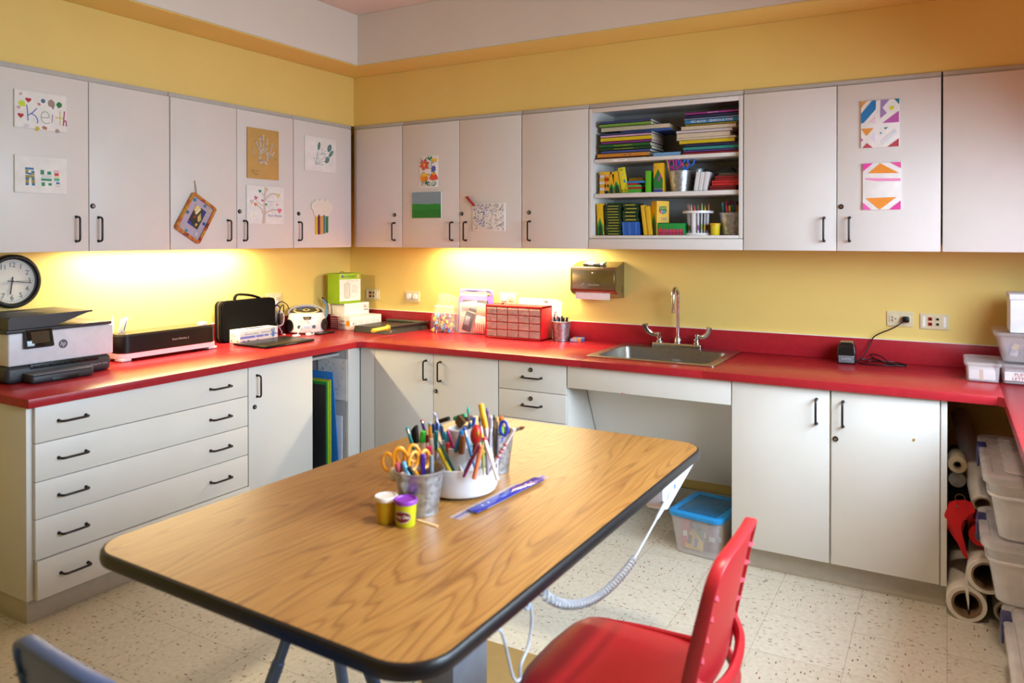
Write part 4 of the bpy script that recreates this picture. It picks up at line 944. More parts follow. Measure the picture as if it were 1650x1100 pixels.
b = MB(PAPER); b.bx(-.05, .045, -.11, .1, .008, .05, .004); b.m(C('#c9a25a')); b.bx(-.012, .002, -.1108, -.11, .008, .05); loose('paper_stack', b, t, 'white papers with a tan band inside the shallow clear box', 'paper')
t = tub('storage_box', 'shallow clear box with a red lettered label beside the paper box', 3.832, 4.1, -.385, -.12, ZT + .0003, .945, film=FILM, taper=.004, r=.014)
b = MB(C('#d8d3cf')); b.bx(-.125, -.0, -.1335, -.1325, .016, .052); b.m(C('#a3213f')); b.text('PUFFY', frame((-.066, -.1337, .041), (1, 0, 0), (0, 0, 1)), .019); b.text('LETTERS', frame((-.064, -.1337, .024), (1, 0, 0), (0, 0, 1)), .019); part('name_label', b, t, 'label with red capitals')
b = MB(C('#8f7f86')); b.bx(-.12, .12, -.12, .12, .008, .045, .006); loose('foam_letters', b, t, 'greyish mass of foam letters inside the red-lettered box', 'foam letters', True)
t = tub('storage_box', 'deep clear tub of craft pieces stacked on the shallow boxes', 3.815, 4.1, -.34, -.06, .9453, 1.068, film=FILM, taper=.024, r=.02, lip=.01)
rn = random.Random(8); b = MB()
for i in range(26):
    b.m(C(rn.choice(['#9a8f96', '#b3a8ab', '#3b3fae', '#c9b24a', '#7d6f74', '#a49a93', '#6d6a86']))); b.box((rn.uniform(-.085, .085), rn.uniform(-.085, .07), rn.uniform(.02, .075)), (rn.uniform(.02, .06), rn.uniform(.01, .04), rn.uniform(.006, .03)), .004, Euler((rn.uniform(-.7, .7), rn.uniform(-.7, .7), rn.uniform(0, 3))))
loose('craft_pieces', b, t, 'jumble of craft pieces inside the deep clear tub', 'craft pieces', True)
t = thing('white_box', 'plain white lidded box on top of the stacked clear tubs', 'box', (4.0, -.2, 1.0685))
p = at(1628, 535, 'y', -.31)
b = MB(mat('white cardboard', '#e3e6ee', .6)); b.bx(p.x, p.x + .25, -.31, -.10, 1.0687, 1.205, .001); part('carton', b, t, world=True)
b = MB(mat('white cardboard', '#e3e6ee')); b.bx(p.x - .004, p.x + .254, -.314, -.096, 1.2052, 1.228, .002); part('lid', b, t, world=True)
# ------------------------------------------------------------------ children's art on the cabinet doors
CANV = mat('primed canvas', '#e9e6e0', .75, bump=.15, bscale=900)
def canvas(name, label, W, s0, s1, z0, z1, th=.008, m=None, cat='artwork', edge=None, group=None, rot=0):
    """returns thing and painter; the painter's x, y run over the front in metres from the lower corner nearest the room corner's far side"""
    d = .3303
    if W == 'l': T = frame((d, s0, z0), (0, 1, 0), (0, 0, 1))
    else: T = frame((s0, -d, z0), (1, 0, 0), (0, 0, 1))
    w, h = s1 - s0, z1 - z0
    t = thing(name, label, cat, tuple(T @ Vector((w / 2, h / 2, 0))), group=group)
    if rot: T = T @ Matrix.Translation((w / 2, h / 2, 0)) @ Matrix.Rotation(R(rot), 4, 'Z') @ Matrix.Translation((-w / 2, -h / 2, 0))
    b = MB(m or CANV, T); b.bx(0, w, 0, h, 0, th, min(.0015, th / 3))
    part('canvas_board' if th > .004 else 'sheet', b, t, world=True)
    P = MB(None, T @ Matrix.Translation((0, 0, th)))
    return t, P, w, h
_lay = [0]
def poly(P, col, pts, z=.0004):
    _lay[0] = (_lay[0] + 1) % 61
    P.m(C(col, .6)); P.prism(pts, 0, z + .000025 * _lay[0])
def blob(P, col, x, y, rx, ry=None, n=12, rot=0, jag=0, seed=0, z=.0005):
    ry = ry or rx; rn = random.Random(seed + int(x * 9999)); out = []
    for i in range(n):
        a = 2 * math.pi * i / n; k = 1 + rn.uniform(-jag, jag); px, py = rx * k * math.cos(a), ry * k * math.sin(a)
        out.append((x + px * math.cos(rot) - py * math.sin(rot), y + px * math.sin(rot) + py * math.cos(rot)))
    poly(P, col, out, z)
def line(P, col, pts, w, z=.0006):
    P.m(C(col, .6)); P.tube([(x, y, .0002) for x, y in pts], w / 2, 6, flat=.4)
def heart(P, col, x, y, r, rot=0):
    pts = []
    for i in range(20):
        a = 2 * math.pi * i / 20
        hx, hy = 16 * math.sin(a) ** 3 / 17, (13 * math.cos(a) - 5 * math.cos(2 * a) - 2 * math.cos(3 * a) - math.cos(4 * a)) / 17
        pts.append((x + r * (hx * math.cos(rot) - hy * math.sin(rot)), y + r * (hx * math.sin(rot) + hy * math.cos(rot))))
    poly(P, col, pts, .0008)
def paint(P, t, label=None): part('painting', P, t, label, True)

# name canvas
t, P, w, h = canvas('name_canvas', 'white canvas with the name in crayon letters among stickers', 'l', -2.388, -2.176, 1.914, 2.069)
def nz(x, y): return (x / 490 * w, h - y / 345 * h)      # from the zoomed photograph's own grid
for c, w_, pts in (('#3b62b5', .004, [(110, 130), (118, 205), (122, 275)]), ('#3b62b5', .004, [(205, 150), (165, 195), (124, 225)]), ('#3b62b5', .004, [(150, 205), (190, 225), (212, 265), (205, 290)]),
                   ('#7fa08f', .003, [(248, 230), (315, 222), (312, 190), (285, 172), (255, 185), (243, 225), (255, 265), (290, 282), (325, 270)]), ('#8a5670', .003, [(352, 190), (346, 270)]), ('#5d6070', .006, [(355, 118), (357, 138)]),
                   ('#d9bd45', .004, [(425, 150), (424, 280)]), ('#d9bd45', .004, [(378, 212), (455, 215)]), ('#a3195e', .005, [(468, 145), (456, 285)]), ('#a3195e', .005, [(458, 245), (482, 235), (486, 285)])):
    line(P, c, [nz(*q) for q in spline([(a, b_, 0) for a, b_ in pts], 4) for q in [(q[0], q[1])]], w_)
heart(P, '#b3202c', *nz(125, 85), .0125); heart(P, '#b3202c', *nz(55, 235), .0125)
blob(P, '#c6d92b', *nz(68, 125), .013, jag=.3); blob(P, '#3c6a8f', *nz(262, 75), .009); blob(P, '#9a8578', *nz(342, 90), .015, .0165, jag=.12); blob(P, '#1f7a3e', *nz(418, 90), .0125, jag=.25)
blob(P, '#c47d7d', *nz(225, 112), .007, jag=.3); blob(P, '#c9a0a0', *nz(55, 40), .006, jag=.3); blob(P, '#c9a0a0', *nz(35, 165), .006, jag=.3); blob(P, '#c9b836', *nz(208, 338), .009); blob(P, '#a8745c', *nz(275, 325), .011, .007, jag=.3); blob(P, '#b08f80', *nz(400, 338), .01, .007, rot=-.5); blob(P, '#d5cdd8', *nz(108, 325), .011, .009, jag=.2)
paint(P, t, 'crayon name with heart stickers')
t, P, w, h = canvas('letter_canvas', 'white canvas with patterned block letters R H and a mark', 'l', -2.388, -2.176, 1.648, 1.802)
def nz(x, y): return (x / 490 * w, h - y / 345 * h)
def rects(col, L):
    for x0, y0, x1, y1 in L: poly(P, col, [nz(x0, y1), nz(x1, y1), nz(x1, y0), nz(x0, y0)])
rects('#2f6f9f', [(92, 112, 172, 130), (122, 160, 178, 178), (124, 182, 150, 190), (96, 160, 125, 172), (150, 140, 178, 158), (96, 204, 130, 222), (152, 204, 180, 222), (96, 255, 125, 276), (155, 255, 182, 276)])
rects('#9a8a3f', [(96, 132, 122, 160), (150, 158, 176, 178), (96, 182, 178, 204), (98, 222, 126, 255), (152, 222, 182, 255)])
rects('#2a8a60', [(235, 125, 268, 168), (300, 135, 335, 165), (240, 205, 340, 225), (245, 240, 275, 275), (310, 245, 340, 268)])
rects('#d6d9d2', [(244, 170, 338, 203)]); rects('#e3bfc0', [(362, 118, 415, 145)]); rects('#d0392f', [(368, 147, 408, 172)]); rects('#e6d9a0', [(366, 174, 412, 190)]); rects('#58ad92', [(366, 195, 415, 220)]); rects('#3a62b0', [(385, 232, 415, 250)])
line(P, '#5a5a60', [nz(382, 252), nz(385, 270), nz(420, 272), nz(418, 240)], .001)
paint(P, t, 'blue green and red block letters')

# jewelled picture frame hung askew
t = thing('picture_frame', 'tilted jewelled picture frame hanging from a wire hook', 'picture frame', (.331, -1.528, 1.56))
c = Vector((.3312, -1.528, 1.561)); T = frame(c, (0, 1, 0), (0, 0, 1)) @ Matrix.Rotation(R(-31), 4, 'Z')
def ring(b, o, i, z0, z1):
    n = len(o); vs = [(x, y, z) for z in (z0, z1) for q in (o, i) for x, y in q]; fs = []
    for k in range(n):
        j = (k + 1) % n; fs += [(k, j, 2 * n + j, 2 * n + k), (n + k, 3 * n + k, 3 * n + j, n + j), (2 * n + k, 2 * n + j, 3 * n + j, 3 * n + k), (k, n + k, n + j, j)]
    b.add(vs, fs)
W2, H2 = .082, .107
FR = mat('mottled gold red foil', '#a87a2a', .35, metal=.25, var=.1, scale=30)
nt = FR.node_tree; rp = [n for n in nt.nodes if n.type == 'VALTORGB'][0]
e = rp.color_ramp.elements; e[0].position = .34; e[0].color = lin('#7d1f22'); e[1].position = .6; e[1].color = lin('#c79a35'); x = e.new(.46); x.color = lin('#c26a2a'); x = e.new(.72); x.color = lin('#3f4a1f')
b = MB(FR, T); ring(b, rrect(-W2, W2, -H2, H2, .014), rrect(-W2 + .014, W2 - .014, -H2 + .014, H2 - .014, .004), .0, .017); b.bx(-W2 + .012, W2 - .012, -H2 + .012, H2 - .012, .0, .006); part('surround', b, t, 'mottled gold and red surround', True)
b = MB(C('#b3a3b5', .6), T); b.bx(-W2 + .014, W2 - .014, -H2 + .014, H2 - .014, .006, .0085); part('mount', b, t, 'lilac grey mount', True)
P = MB(C('#4a3a28'), T @ Matrix.Translation((0, .006, .0085))); P.bx(-.032, .038, -.052, .055, 0, .0008)
def q4(col, pts): poly(P, col, pts, .0014)
q4('#d9c887', [(-.03, .054), (.0, .054), (-.02, .02), (-.032, .025)]); q4('#e8dcb0', [(-.02, .015), (-.004, .05), (.003, .045), (-.006, .01)]); q4('#c9b06a', [(.005, .005), (.02, -.02), (.03, .0), (.012, .03)]); q4('#25346f', [(.012, .052), (.036, .052), (.036, .015), (.02, .02)])
q4('#2a2420', [(-.03, .008), (.03, -.02), (.03, -.048), (-.03, -.035)]); q4('#9a2f22', [(-.018, .0), (-.002, .002), (-.004, -.01), (-.016, -.012)]); q4('#3b3fa0', [(-.03, -.034), (.012, -.05), (-.03, -.051)]); q4('#b8a24a', [(.01, -.03), (.025, -.025), (.022, -.042), (.012, -.042)])
part('photograph', P, t, 'small dark snapshot', True)
for x, y, col, r in ((-.052, .076, '#1f7f98', .0095), (.015, .082, '#1a7a94', .0085), (-.056, .0, '#2f6a94', .0085), (.056, .0, '#1f5a9a', .009), (-.015, -.082, '#2a8fb0', .008), (.05, .074, '#c9b08f', .011), (-.056, -.078, '#c2aa92', .0095), (.042, -.07, '#c9c2c6', .0115)):
    b = MB(mat('gem ' + col, col, .12), T); b.ball((x, y, .009), r, 10, (1, 1, .6)); part('gem', b, t, 'blue glued gem' if col[1] in '12' else 'pearly glued gem', True)
b = MB(C('#b39a80')); b.tube([(.333, -1.53, 1.745), (.333, -1.525, 1.71), (.334, -1.522, 1.66)], .0013, 6); b.tube([(.333, -1.526, 1.745), (.334, -1.518, 1.7), (.334, -1.52, 1.66)], .0013, 6); b.ball((.333, -1.528, 1.747), .0035, 8); part('wire_hook', b, t, 'thin wire hook', True)

# handprint on kraft board
t, P, w, h = canvas('handprint_canvas', 'kraft brown board with a painted handprint', 'l', -1.197, -.973, 1.787, 2.064, m=mat('kraft board', '#c29a55', .75, var=.03))
def nz(x, y): return ((x - 48) / 293 * w, h - (y - 70) / 470 * h)
pal = ['#a8a2a2', '#b9ae9c', '#97929c', '#c6b79b', '#b3a994', '#cdbd9f']
def stroke(pts, w0, seed):
    rn = random.Random(seed); pts = [nz(*p) for p in pts]
    for i in range(len(pts) - 1):
        (x0, y0), (x1, y1) = pts[i], pts[i + 1]; k = max(2, int(math.hypot(x1 - x0, y1 - y0) / (w0 * .8)))
        for j in range(k): blob(P, rn.choice(pal), x0 + (x1 - x0) * j / k, y0 + (y1 - y0) * j / k, w0 * rn.uniform(.75, 1.1), w0 * rn.uniform(.9, 1.3), 9, jag=.25, seed=seed + j)
stroke([(160, 285), (130, 215), (115, 185)], .0055, 1); stroke([(175, 270), (160, 180), (165, 140)], .006, 2); stroke([(195, 260), (190, 160), (195, 120)], .006, 3); stroke([(218, 260), (228, 190), (230, 150)], .006, 4); stroke([(250, 300), (270, 240), (275, 190)], .005, 5); stroke([(255, 325), (285, 295), (298, 275)], .006, 6)
rn = random.Random(2)
for i in range(38):
    a = rn.uniform(0, 6.28); rr = rn.uniform(.6, 1); blob(P, rn.choice(pal + ['#c9b8a8', '#d2c4b4']), *nz(195 + 48 * rr * math.cos(a), 335 + 75 * rr * math.sin(a)), .0075, .006, 8, jag=.3, seed=i)
stroke([(85, 265), (105, 305), (120, 320)], .003, 7); blob(P, '#9a8a60', *nz(308, 342), .006, .010, rot=-.6)
P.m(INK); M_ = Matrix.Translation((nz(120, 472)[0], nz(120, 472)[1], 0)); P.text('Mar 1 2 Yr', M_, .012); line(P, '#26242a', [nz(85, 490), nz(150, 500)], .0012); line(P, '#26242a', [nz(105, 502), nz(140, 505)], .0012)
paint(P, t, 'grey-violet handprint')
# tree canvas
t, P, w, h = canvas('tree_canvas', 'white canvas of a tree with coloured hearts and a house', 'l', -1.203, -.937, 1.538, 1.748)
def nz(x, y): return ((x - 45) / 340 * w, h - (y - 608) / 352 * h)
TR = '#cdbcae'
poly(P, TR, [nz(178, 955), nz(208, 955), nz(215, 850), nz(208, 760), nz(195, 760), nz(192, 850)])
for pts, w_ in (([(200, 770), (205, 700), (212, 650)], .012), ([(200, 760), (225, 710), (270, 675), (315, 680)], .008), ([(205, 870), (240, 840), (290, 825), (330, 825)], .008), ([(190, 860), (170, 815), (125, 780)], .008), ([(195, 790), (160, 775), (125, 735)], .005), ([(198, 700), (180, 670)], .005), ([(280, 860), (270, 835)], .002), ([(310, 800), (318, 775)], .002), ([(90, 745), (118, 738)], .003)):
    line(P, TR, [(q[0], q[1]) for q in spline([nz(*p) + (0,) for p in pts], 4)], w_)
for x, y, c, r in ((162, 657, '#23805f', .011), (218, 637, '#d3bf94', .016), (330, 688, '#d6c585', .016), (125, 720, '#c95c86', .0125), (88, 758, '#c9c4ba', .015), (122, 780, '#d9762f', .0125), (184, 742, '#b8448c', .008), (217, 778, '#2a8a6a', .009), (320, 775, '#d9762f', .007), (343, 830, '#e0648e', .017), (105, 887, '#dfe0a0', .008)): heart(P, c, *nz(x, y), r, rnd.uniform(-.4, .4))
line(P, '#9a93b0', [nz(235, 740), nz(232, 810), nz(288, 810), nz(288, 740)], .0015); line(P, '#a59fb5', [nz(218, 745), nz(262, 690), nz(310, 745), nz(218, 745)], .0015)
for y in (748, 760, 772, 788): line(P, '#7d7799', [nz(243, y), nz(278, y)], .0014)
P.m(C('#6d5f9a')); P.text('Ryan House', Matrix.Translation(nz(300, 880) + (0,)) @ Matrix(((1, .25, 0, 0), (0, 1, 0, 0), (0, 0, 1, 0), (0, 0, 0, 1))), .021)
paint(P, t, 'pencil tree with coloured hearts')
# leaf canvas
t, P, w, h = canvas('leaf_canvas', 'white canvas with a blue-green painted leaf sprig', 'l', -.769, -.506, 1.861, 2.068)
def nz(x, y): return ((x - 583) / 292 * w, h - (y - 138) / 338 * h)
for pts in ([(680, 415), (685, 340), (705, 265)], [(682, 405), (700, 320), (735, 300), (780, 260)], [(684, 400), (740, 350), (800, 315)], [(685, 408), (730, 380), (770, 370)], [(680, 415), (668, 370), (662, 350)], [(700, 350), (690, 300)], [(735, 300), (738, 250)], [(735, 300), (770, 298)], [(690, 405), (745, 403)], [(760, 325), (790, 325)]):
    line(P, '#4f8f93', [(q[0], q[1]) for q in spline([nz(*p) + (0,) for p in pts], 4)], .0022)
for x, y, rx, ry, ro in ((710, 225, .011, .026, -.2), (810, 232, .017, .026, -.5), (825, 287, .012, .027, -.75), (788, 355, .015, .024, -.8)):
    X, Y = nz(x, y)
    for k, c in ((1, '#3f7f88'), (.62, '#6f8a78'), (.3, '#8a7f55')): poly(P, c, [(X + k * (rx * math.sin(2 * math.pi * i / 14) * math.cos(ro) - ry * math.cos(2 * math.pi * i / 14) * abs(math.cos(2 * math.pi * i / 14)) ** .3 * math.sin(ro)), Y + k * (rx * math.sin(2 * math.pi * i / 14) * math.sin(ro) + ry * math.cos(2 * math.pi * i / 14) * abs(math.cos(2 * math.pi * i / 14)) ** .3 * math.cos(ro))) for i in range(14)], .0004 + .0004 * (1 - k))
for x, y in ((738, 250), (662, 350), (745, 403), (770, 298), (700, 298), (705, 350)): blob(P, '#3f7fae', *nz(x, y), .003)
paint(P, t, 'blue-green leaf sprig')
# cloud with a rainbow of sticks
t = thing('cloud_craft', 'cream paper cloud with five coloured craft sticks below', 'artwork', (.331, -.625, 1.58))
T = frame((.3303, -.627, 1.638), (0, 1, 0), (0, 0, 1))
for i, c in enumerate(('#d9b91f', '#6a1a2c', '#e29a26', '#56788a', '#1f7a3a')):
    b = MB(C(c, .6), T); x = -.046 + .0235 * i; y0 = (-.158, -.158, -.157, -.153, -.147)[i]
    b.prism(rrect(x - .0095, x + .0095, y0, -.012, .009, 4), .0, .002); part('craft_stick', b, t, ['yellow', 'maroon', 'orange', 'slate blue', 'green'][i] + ' craft stick', True)
pts = []
for cx, cy, r, a0, a1 in ((-.06, .012, .03, 120, 235), (-.042, -.024, .026, 190, 280), (-.005, -.022, .024, 200, 330), (.04, -.02, .026, 230, 330), (.062, .01, .03, -50, 60), (.042, .03, .026, 10, 110), (.0, .032, .028, 30, 150), (-.04, .03, .025, 60, 160)):
    pts += [(cx + r * math.cos(R(a0 + (a1 - a0) * i / 6)), cy + r * math.sin(R(a0 + (a1 - a0) * i / 6))) for i in range(7)]
b = MB(C('#e6dfcd', .8), T); b.prism(pts, .0022, .006); part('cloud', b, t, 'cream cloud shape', True)

# flower print, landscape, spatter canvas with its peg
t, P, w, h = canvas('flower_print', 'small bright print of painted flowers', 'b', .848, .985, 1.766, 1.954, th=.0025, m=PAPER)
def nz(x, y): return ((x - 256) / 220 * w, h - (y - 80) / 375 * h)
rn = random.Random(6)
for i in range(130):
    x, y = rn.uniform(262, 470), rn.uniform(90, 445); X, Y = nz(x, y)
    if .008 < X < w - .008 and .008 < Y < h - .008: blob(P, rn.choice(['#2f8a4f', '#3f9a5a', '#5b6fae', '#7fbf9a', '#4f8fa5', '#a58ab8', '#2f7a45', '#9fc79a', '#4f5fae']), X, Y, rn.uniform(.002, .0035), rn.uniform(.004, .0085), 8, rot=rn.uniform(-1.2, 1.2), z=.0003 + .0001 * (i % 3))
def flower(x, y, r, c, n, k=.45):
    X, Y = nz(x, y)
    for i in range(n):
        a = 2 * math.pi * i / n + .3; blob(P, c, X + r * .58 * math.cos(a), Y + r * .58 * math.sin(a), r * .5, r * .3, 10, rot=a, z=.0008 + .0001 * (i % 2))
flower(318, 182, .034, '#e0583f', 6); blob(P, '#f0a95a', *nz(318, 185), .008, .010, z=.0013)
flower(425, 235, .018, '#5560b8', 7)
X, Y = nz(318, 340)
for i, (dx, dy, c) in enumerate(((-.014, .004, '#f2a51f'), (.012, .01, '#f5bd2a'), (-.004, .014, '#f7c93a'), (.0, -.006, '#f08f1f'), (.010, -.006, '#ee8420'), (-.012, -.008, '#f2971f'))): blob(P, c, X + dx, Y + dy, .017, .0155, 12, z=.0008 + .0001 * i)
X, Y = nz(428, 340)
for i in range(5): blob(P, '#e2553a', X - .021 + .0105 * i, Y - .002 - .004 * (1 - abs(i - 2) / 2) + .004, .0075, .018, 10, rot=(i - 2) * .22, z=.0008 + .0001 * i)
blob(P, '#f2a526', X + .002, Y + .021, .014, .008, z=.0014); X, Y = nz(438, 132); blob(P, '#f2b81f', X, Y, .0175, .0125, z=.0009); blob(P, '#f5cb3a', X, Y + .005, .014, .008, z=.0011)
for x, y, ro in ((370, 108, .5), (390, 108, -.6), (335, 395, -.5), (355, 415, .4)): blob(P, '#2a8248', *nz(x, y), .0045, .0145, 10, rot=ro, z=.0009)
paint(P, t, 'red, yellow and blue painted flowers')
t, P, w, h = canvas('landscape_canvas', 'small canvas of a green hill under a blue-grey sky', 'b', .799, 1.0115, 1.581, 1.7365)
poly(P, '#7f99a8', [(0, h * .5), (w, h * .5), (w, h), (0, h)]); 
poly(P, '#1f8a2f', [(0, 0), (w, 0), (w, h * .53), (w * .8, h * .545), (w * .5, h * .53), (w * .25, h * .55), (0, h * .56)], .0008)
poly(P, '#157a26', [(0, 0), (w, 0), (w, h * .3), (w * .6, h * .33), (w * .3, h * .28), (0, h * .33)], .001)
rn = random.Random(5)
for i in range(26):
    x, y = rn.uniform(.02, w - .06), rn.uniform(.008, h * .47); line(P, rn.choice(['#2aa33a', '#127022', '#1c8c30', '#34a844']), [(x, y), (x + .02, y + .0012), (x + rn.uniform(.03, .045), y - .001)], .003)
line(P, '#8f8a45', [(w * .45, h * .525), (w * .6, h * .525)], .003)
paint(P, t, 'green field and grey sky')
t, P, w, h = canvas('spatter_canvas', 'white canvas spattered with blue and grey paint', 'b', 1.235, 1.452, 1.499, 1.660)
rn = random.Random(21)
for i in range(280):
    x, y = rn.uniform(.006, w - .006), rn.uniform(.006, h - .006); u_ = x / w; v_ = y / h
    c = rn.choice(['#9aa4b8', '#c9b79a', '#b5a98f', '#a9adb5', '#c2b8a8']) if rn.random() > max(0, 1.1 - 3 * abs(u_ - .33) - .5 * abs(v_ - .7)) * .9 else rn.choice(['#4a63b5', '#5570c2', '#6f84c4', '#3d56a8'])
    blob(P, c, x, y, rn.uniform(.001, .0055), rn.uniform(.001, .0055), 7, rot=rn.uniform(0, 3), jag=.35, seed=i, z=.0003 + .0001 * (i % 4))
for x, y in ((.16, .93), (.14, .2), (.15, .12), (.09, .62), (.33, .7)): blob(P, '#5a3d34', x * w, y * h, .0028, .0035, 8, jag=.3)
blob(P, '#d6a03a', .82 * w, .75 * h, .0025, .0035, 8)
paint(P, t, 'blue and grey spatter')
t = thing('clothes_peg', 'red wooden peg clipped to the corner of the spattered canvas', 'peg', (1.222, -.345, 1.675), (0, R(45), 0))
for y, z in ((-.004, 0), (.005, .0)):
    b = MB(C('#a81f2c', .5)); b.box((0, y, z), (.074, .006, .0105), .0015); b.box((-.03, y * 1.35, 0), (.012, .007, .0105), .0015); part('jaw', b, t)
b = MB(STEEL); b.cyl((.002, 0, -.006), (.002, 0, .006), .0032, n=12); part('spring', b, t, 'steel spring')

# two taped geometric canvases
t, P, w, h = canvas('geometric_canvas', 'upper taped canvas of blue, purple, orange and red triangles', 'b', 3.297, 3.451, 1.863, 2.072)
def nz(x, y): return (min(w, max(0, (x - 88 - (y - 80) * .03) / 345 * w)), min(h, max(0, h - (y - 80 + (x - 88) * .09) / 408 * h)))
for c, pts in (('#d9924a', [(88, 80), (145, 75), (90, 140)]), ('#1f73ae', [(190, 72), (225, 68), (225, 145), (120, 265), (95, 272), (92, 190)]), ('#e6c9d8', [(225, 205), (225, 265), (165, 268)]), ('#9a7fb5', [(268, 62), (345, 60), (285, 130), (325, 175), (275, 218), (268, 215)]), ('#1a7f93', [(388, 50), (432, 48), (432, 98)]), ('#e2d21f', [(345, 130), (372, 110), (392, 128), (365, 152)]), ('#b85aa8', [(432, 155), (435, 250), (290, 262)]),
               ('#dd8f3a', [(98, 318), (212, 308), (150, 378)]), ('#c264b0', [(100, 398), (122, 412), (102, 435)]), ('#e2d8ea', [(228, 355), (230, 430), (190, 395)]), ('#b84450', [(155, 440), (210, 485), (115, 490)]), ('#b84450', [(440, 388), (440, 465), (340, 472)]), ('#1f8fae', [(302, 300), (342, 296), (318, 318)]), ('#1f8fae', [(273, 338), (287, 348), (273, 360)]), ('#dcdfe2', [(275, 420), (400, 310), (425, 330), (300, 450)])):
    poly(P, c, [nz(*q) for q in pts])
paint(P, t, 'taped geometric triangles')
t, P, w, h = canvas('geometric_canvas', 'lower taped canvas of orange triangles and pink corners', 'b', 3.305, 3.458, 1.586, 1.794)
def nz(x, y): return (min(w, max(0, (x - 110) / 342 * w)), min(h, max(0, h - (y - 618) / 418 * h)))
for c, pts in (('#e0439a', [(110, 620), (202, 620), (112, 690)]), ('#e88f2f', [(270, 622), (435, 715), (160, 708)]), ('#e6559f', [(355, 618), (452, 614), (452, 672)]), ('#ee8fbb', [(130, 762), (135, 750), (450, 762), (450, 785), (240, 780)]), ('#e88f2f', [(140, 930), (415, 926), (265, 1034)]), ('#e45aa8', [(110, 965), (190, 1034), (112, 1034)]), ('#e0439a', [(452, 958), (452, 1035), (348, 1035)])):
    poly(P, c, [nz(*q) for q in pts])
paint(P, t, 'taped triangles and a pink bar')
# ------------------------------------------------------------------ contents of the open wall shelf
ZS = (1.4743, 1.6973, 1.8813)     # three shelf surfaces
YB = -.285
PAGE = mat('page edges', '#cdbfa6', .85, var=.12, scale=160)
def xz(u, v, y=YB): p = at(u, v, 'y', y); return p.x, p.z
def book(x0, x1, z, th, y0, dep, cov, label, group, spine_text=None, tcol='#e8e2c8', pages=False, rot=0, name='book'):
    """a book or booklet lying flat, its spine (or, pages=True, its page edges) towards the room"""
    w = x1 - x0; t = thing(name, label, 'book', ((x0 + x1) / 2, y0 + dep / 2, z), (0, 0, R(rot)), group)
    hw, hd = w / 2, dep / 2; k = min(.0016, th * .22)
    b = MB(C(cov, .4)); b.bx(-hw, hw, -hd, hd, .0002, k); b.bx(-hw, hw, -hd, hd, th - k, th - .0002)
    if not pages: b.bx(-hw, hw, -hd, -hd + .002, .0002, th - .0002)
    part('cover', b, t)
    b = MB(PAGE); b.bx(-hw + .003, hw - .003, -hd + (.001 if pages else .0022), hd - .003, k, th - k); part('pages', b, t, 'cream page block')
    if spine_text:
        b = MB(C(tcol)); b.text(spine_text[0], frame((spine_text[1] * w, -hd - .0001, th / 2), (1, 0, 0), (0, 0, 1)), spine_text[2]); part('spine_lettering', b, t)
    return t
def stack(rows, zb, y0, ztop, group, labels):
    tot = sum(r[2] for r in rows); k = (ztop - zb) / tot; z = zb
    for r, lb in zip(rows, labels):
        x0, x1 = xz(r[0], 215)[0], xz(r[1], 215)[0]; th = r[2] * k
        book(x0, x1, z, th - .0004, y0 + r[4], r[5], r[3], lb, group, *r[6:]); z += th
LR = [(957, 1037, 3, '#5a1f22', 0, .2), (963, 1045, 8, '#c9832f', .0, .2, ('abc  123', .1, .012), '#2f4a7d'), (969, 1048, 5.5, '#3f4f8a', .0, .2), (967, 1050, 6, '#16401f', .0, .21, ('Color Fun - Jumbo Sketch Pad', -.03, .0085), '#c9c93a'), (966, 1048, 7, '#1c5a2c', .0, .21, ('Coloring and Activity Book', -.03, .0095), '#c9c93a'), (969, 1050, 5, '#7a2f78', .0, .21),
      (968, 1050, 8, '#d2b81f', .0, .2), (968, 1049, 4.5, '#c9a3bd', .0, .22), (967, 1050, 4, '#33406e', .0, .22), (998, 1079, 4, '#3f5fae', .03, .21), (966, 1077, 8.5, '#8f8367', .02, .22, None, '', True), (966, 1049, 6, '#6d9a3a', .0, .2), (967, 1049, 5, '#3a3f72', .0, .21)]
LBL = ['thin maroon booklet at the very bottom of the book pile by the peg holes', 'thick orange picture book low in the pile by the peg holes', 'blue-violet book on top of the orange picture book', 'darker green activity book, lower of two with yellow titles', 'brighter green activity book, upper of two with yellow titles', 'purple book between the green and yellow ones', 'thick bright yellow book in the pile by the peg holes', 'pale pink-mauve book on top of the yellow one', 'navy magazine resting on the pale pink book', 'blue and violet book sticking out of the pile towards the other pile', 'bent thick paperback with its cream pages showing', 'green and yellow book near the top of the pile by the peg holes', 'dark navy magazine on top of the pile by the peg holes']
stack(LR, ZS[2], -.288, 2.082, 'books piled on the top shelf', LBL)
RRW = [(1100, 1191, 4, '#8f2430', 0, .22), (1102, 1191, 3.5, '#5a3f86', 0, .21), (1101, 1191, 6, '#2f8a86', 0, .21), (1103, 1191.5, 5, '#232a4f', 0, .2), (1095, 1184, 7, '#cdb528', .0, .21), (1090, 1186, 3.5, '#d3c7b2', 0, .22, None, '', True), (1090, 1177, 8, '#a98f68', .0, .2, None, '', True), (1090, 1180, 5.5, '#c9bfc2', .0, .22), (1097, 1187, 6.5, '#b59a72', .0, .2, None, '', True),
       (1105, 1188, 3.5, '#8a7a24', .0, .2), (1104, 1191.5, 7, '#2f7fb5', .0, .22, ('BIG BOOK - SEARCH & FIND', 0, .0165), '#eae4d6'), (1103, 1191.5, 3, '#7f93ad', 0, .2), (1104, 1191.5, 5.5, '#20264a', .0, .21), (1104, 1191.5, 4.5, '#8f2f7a', .0, .2, ('Sticker & Puzzle', .02, .008), '#e8dce6')]
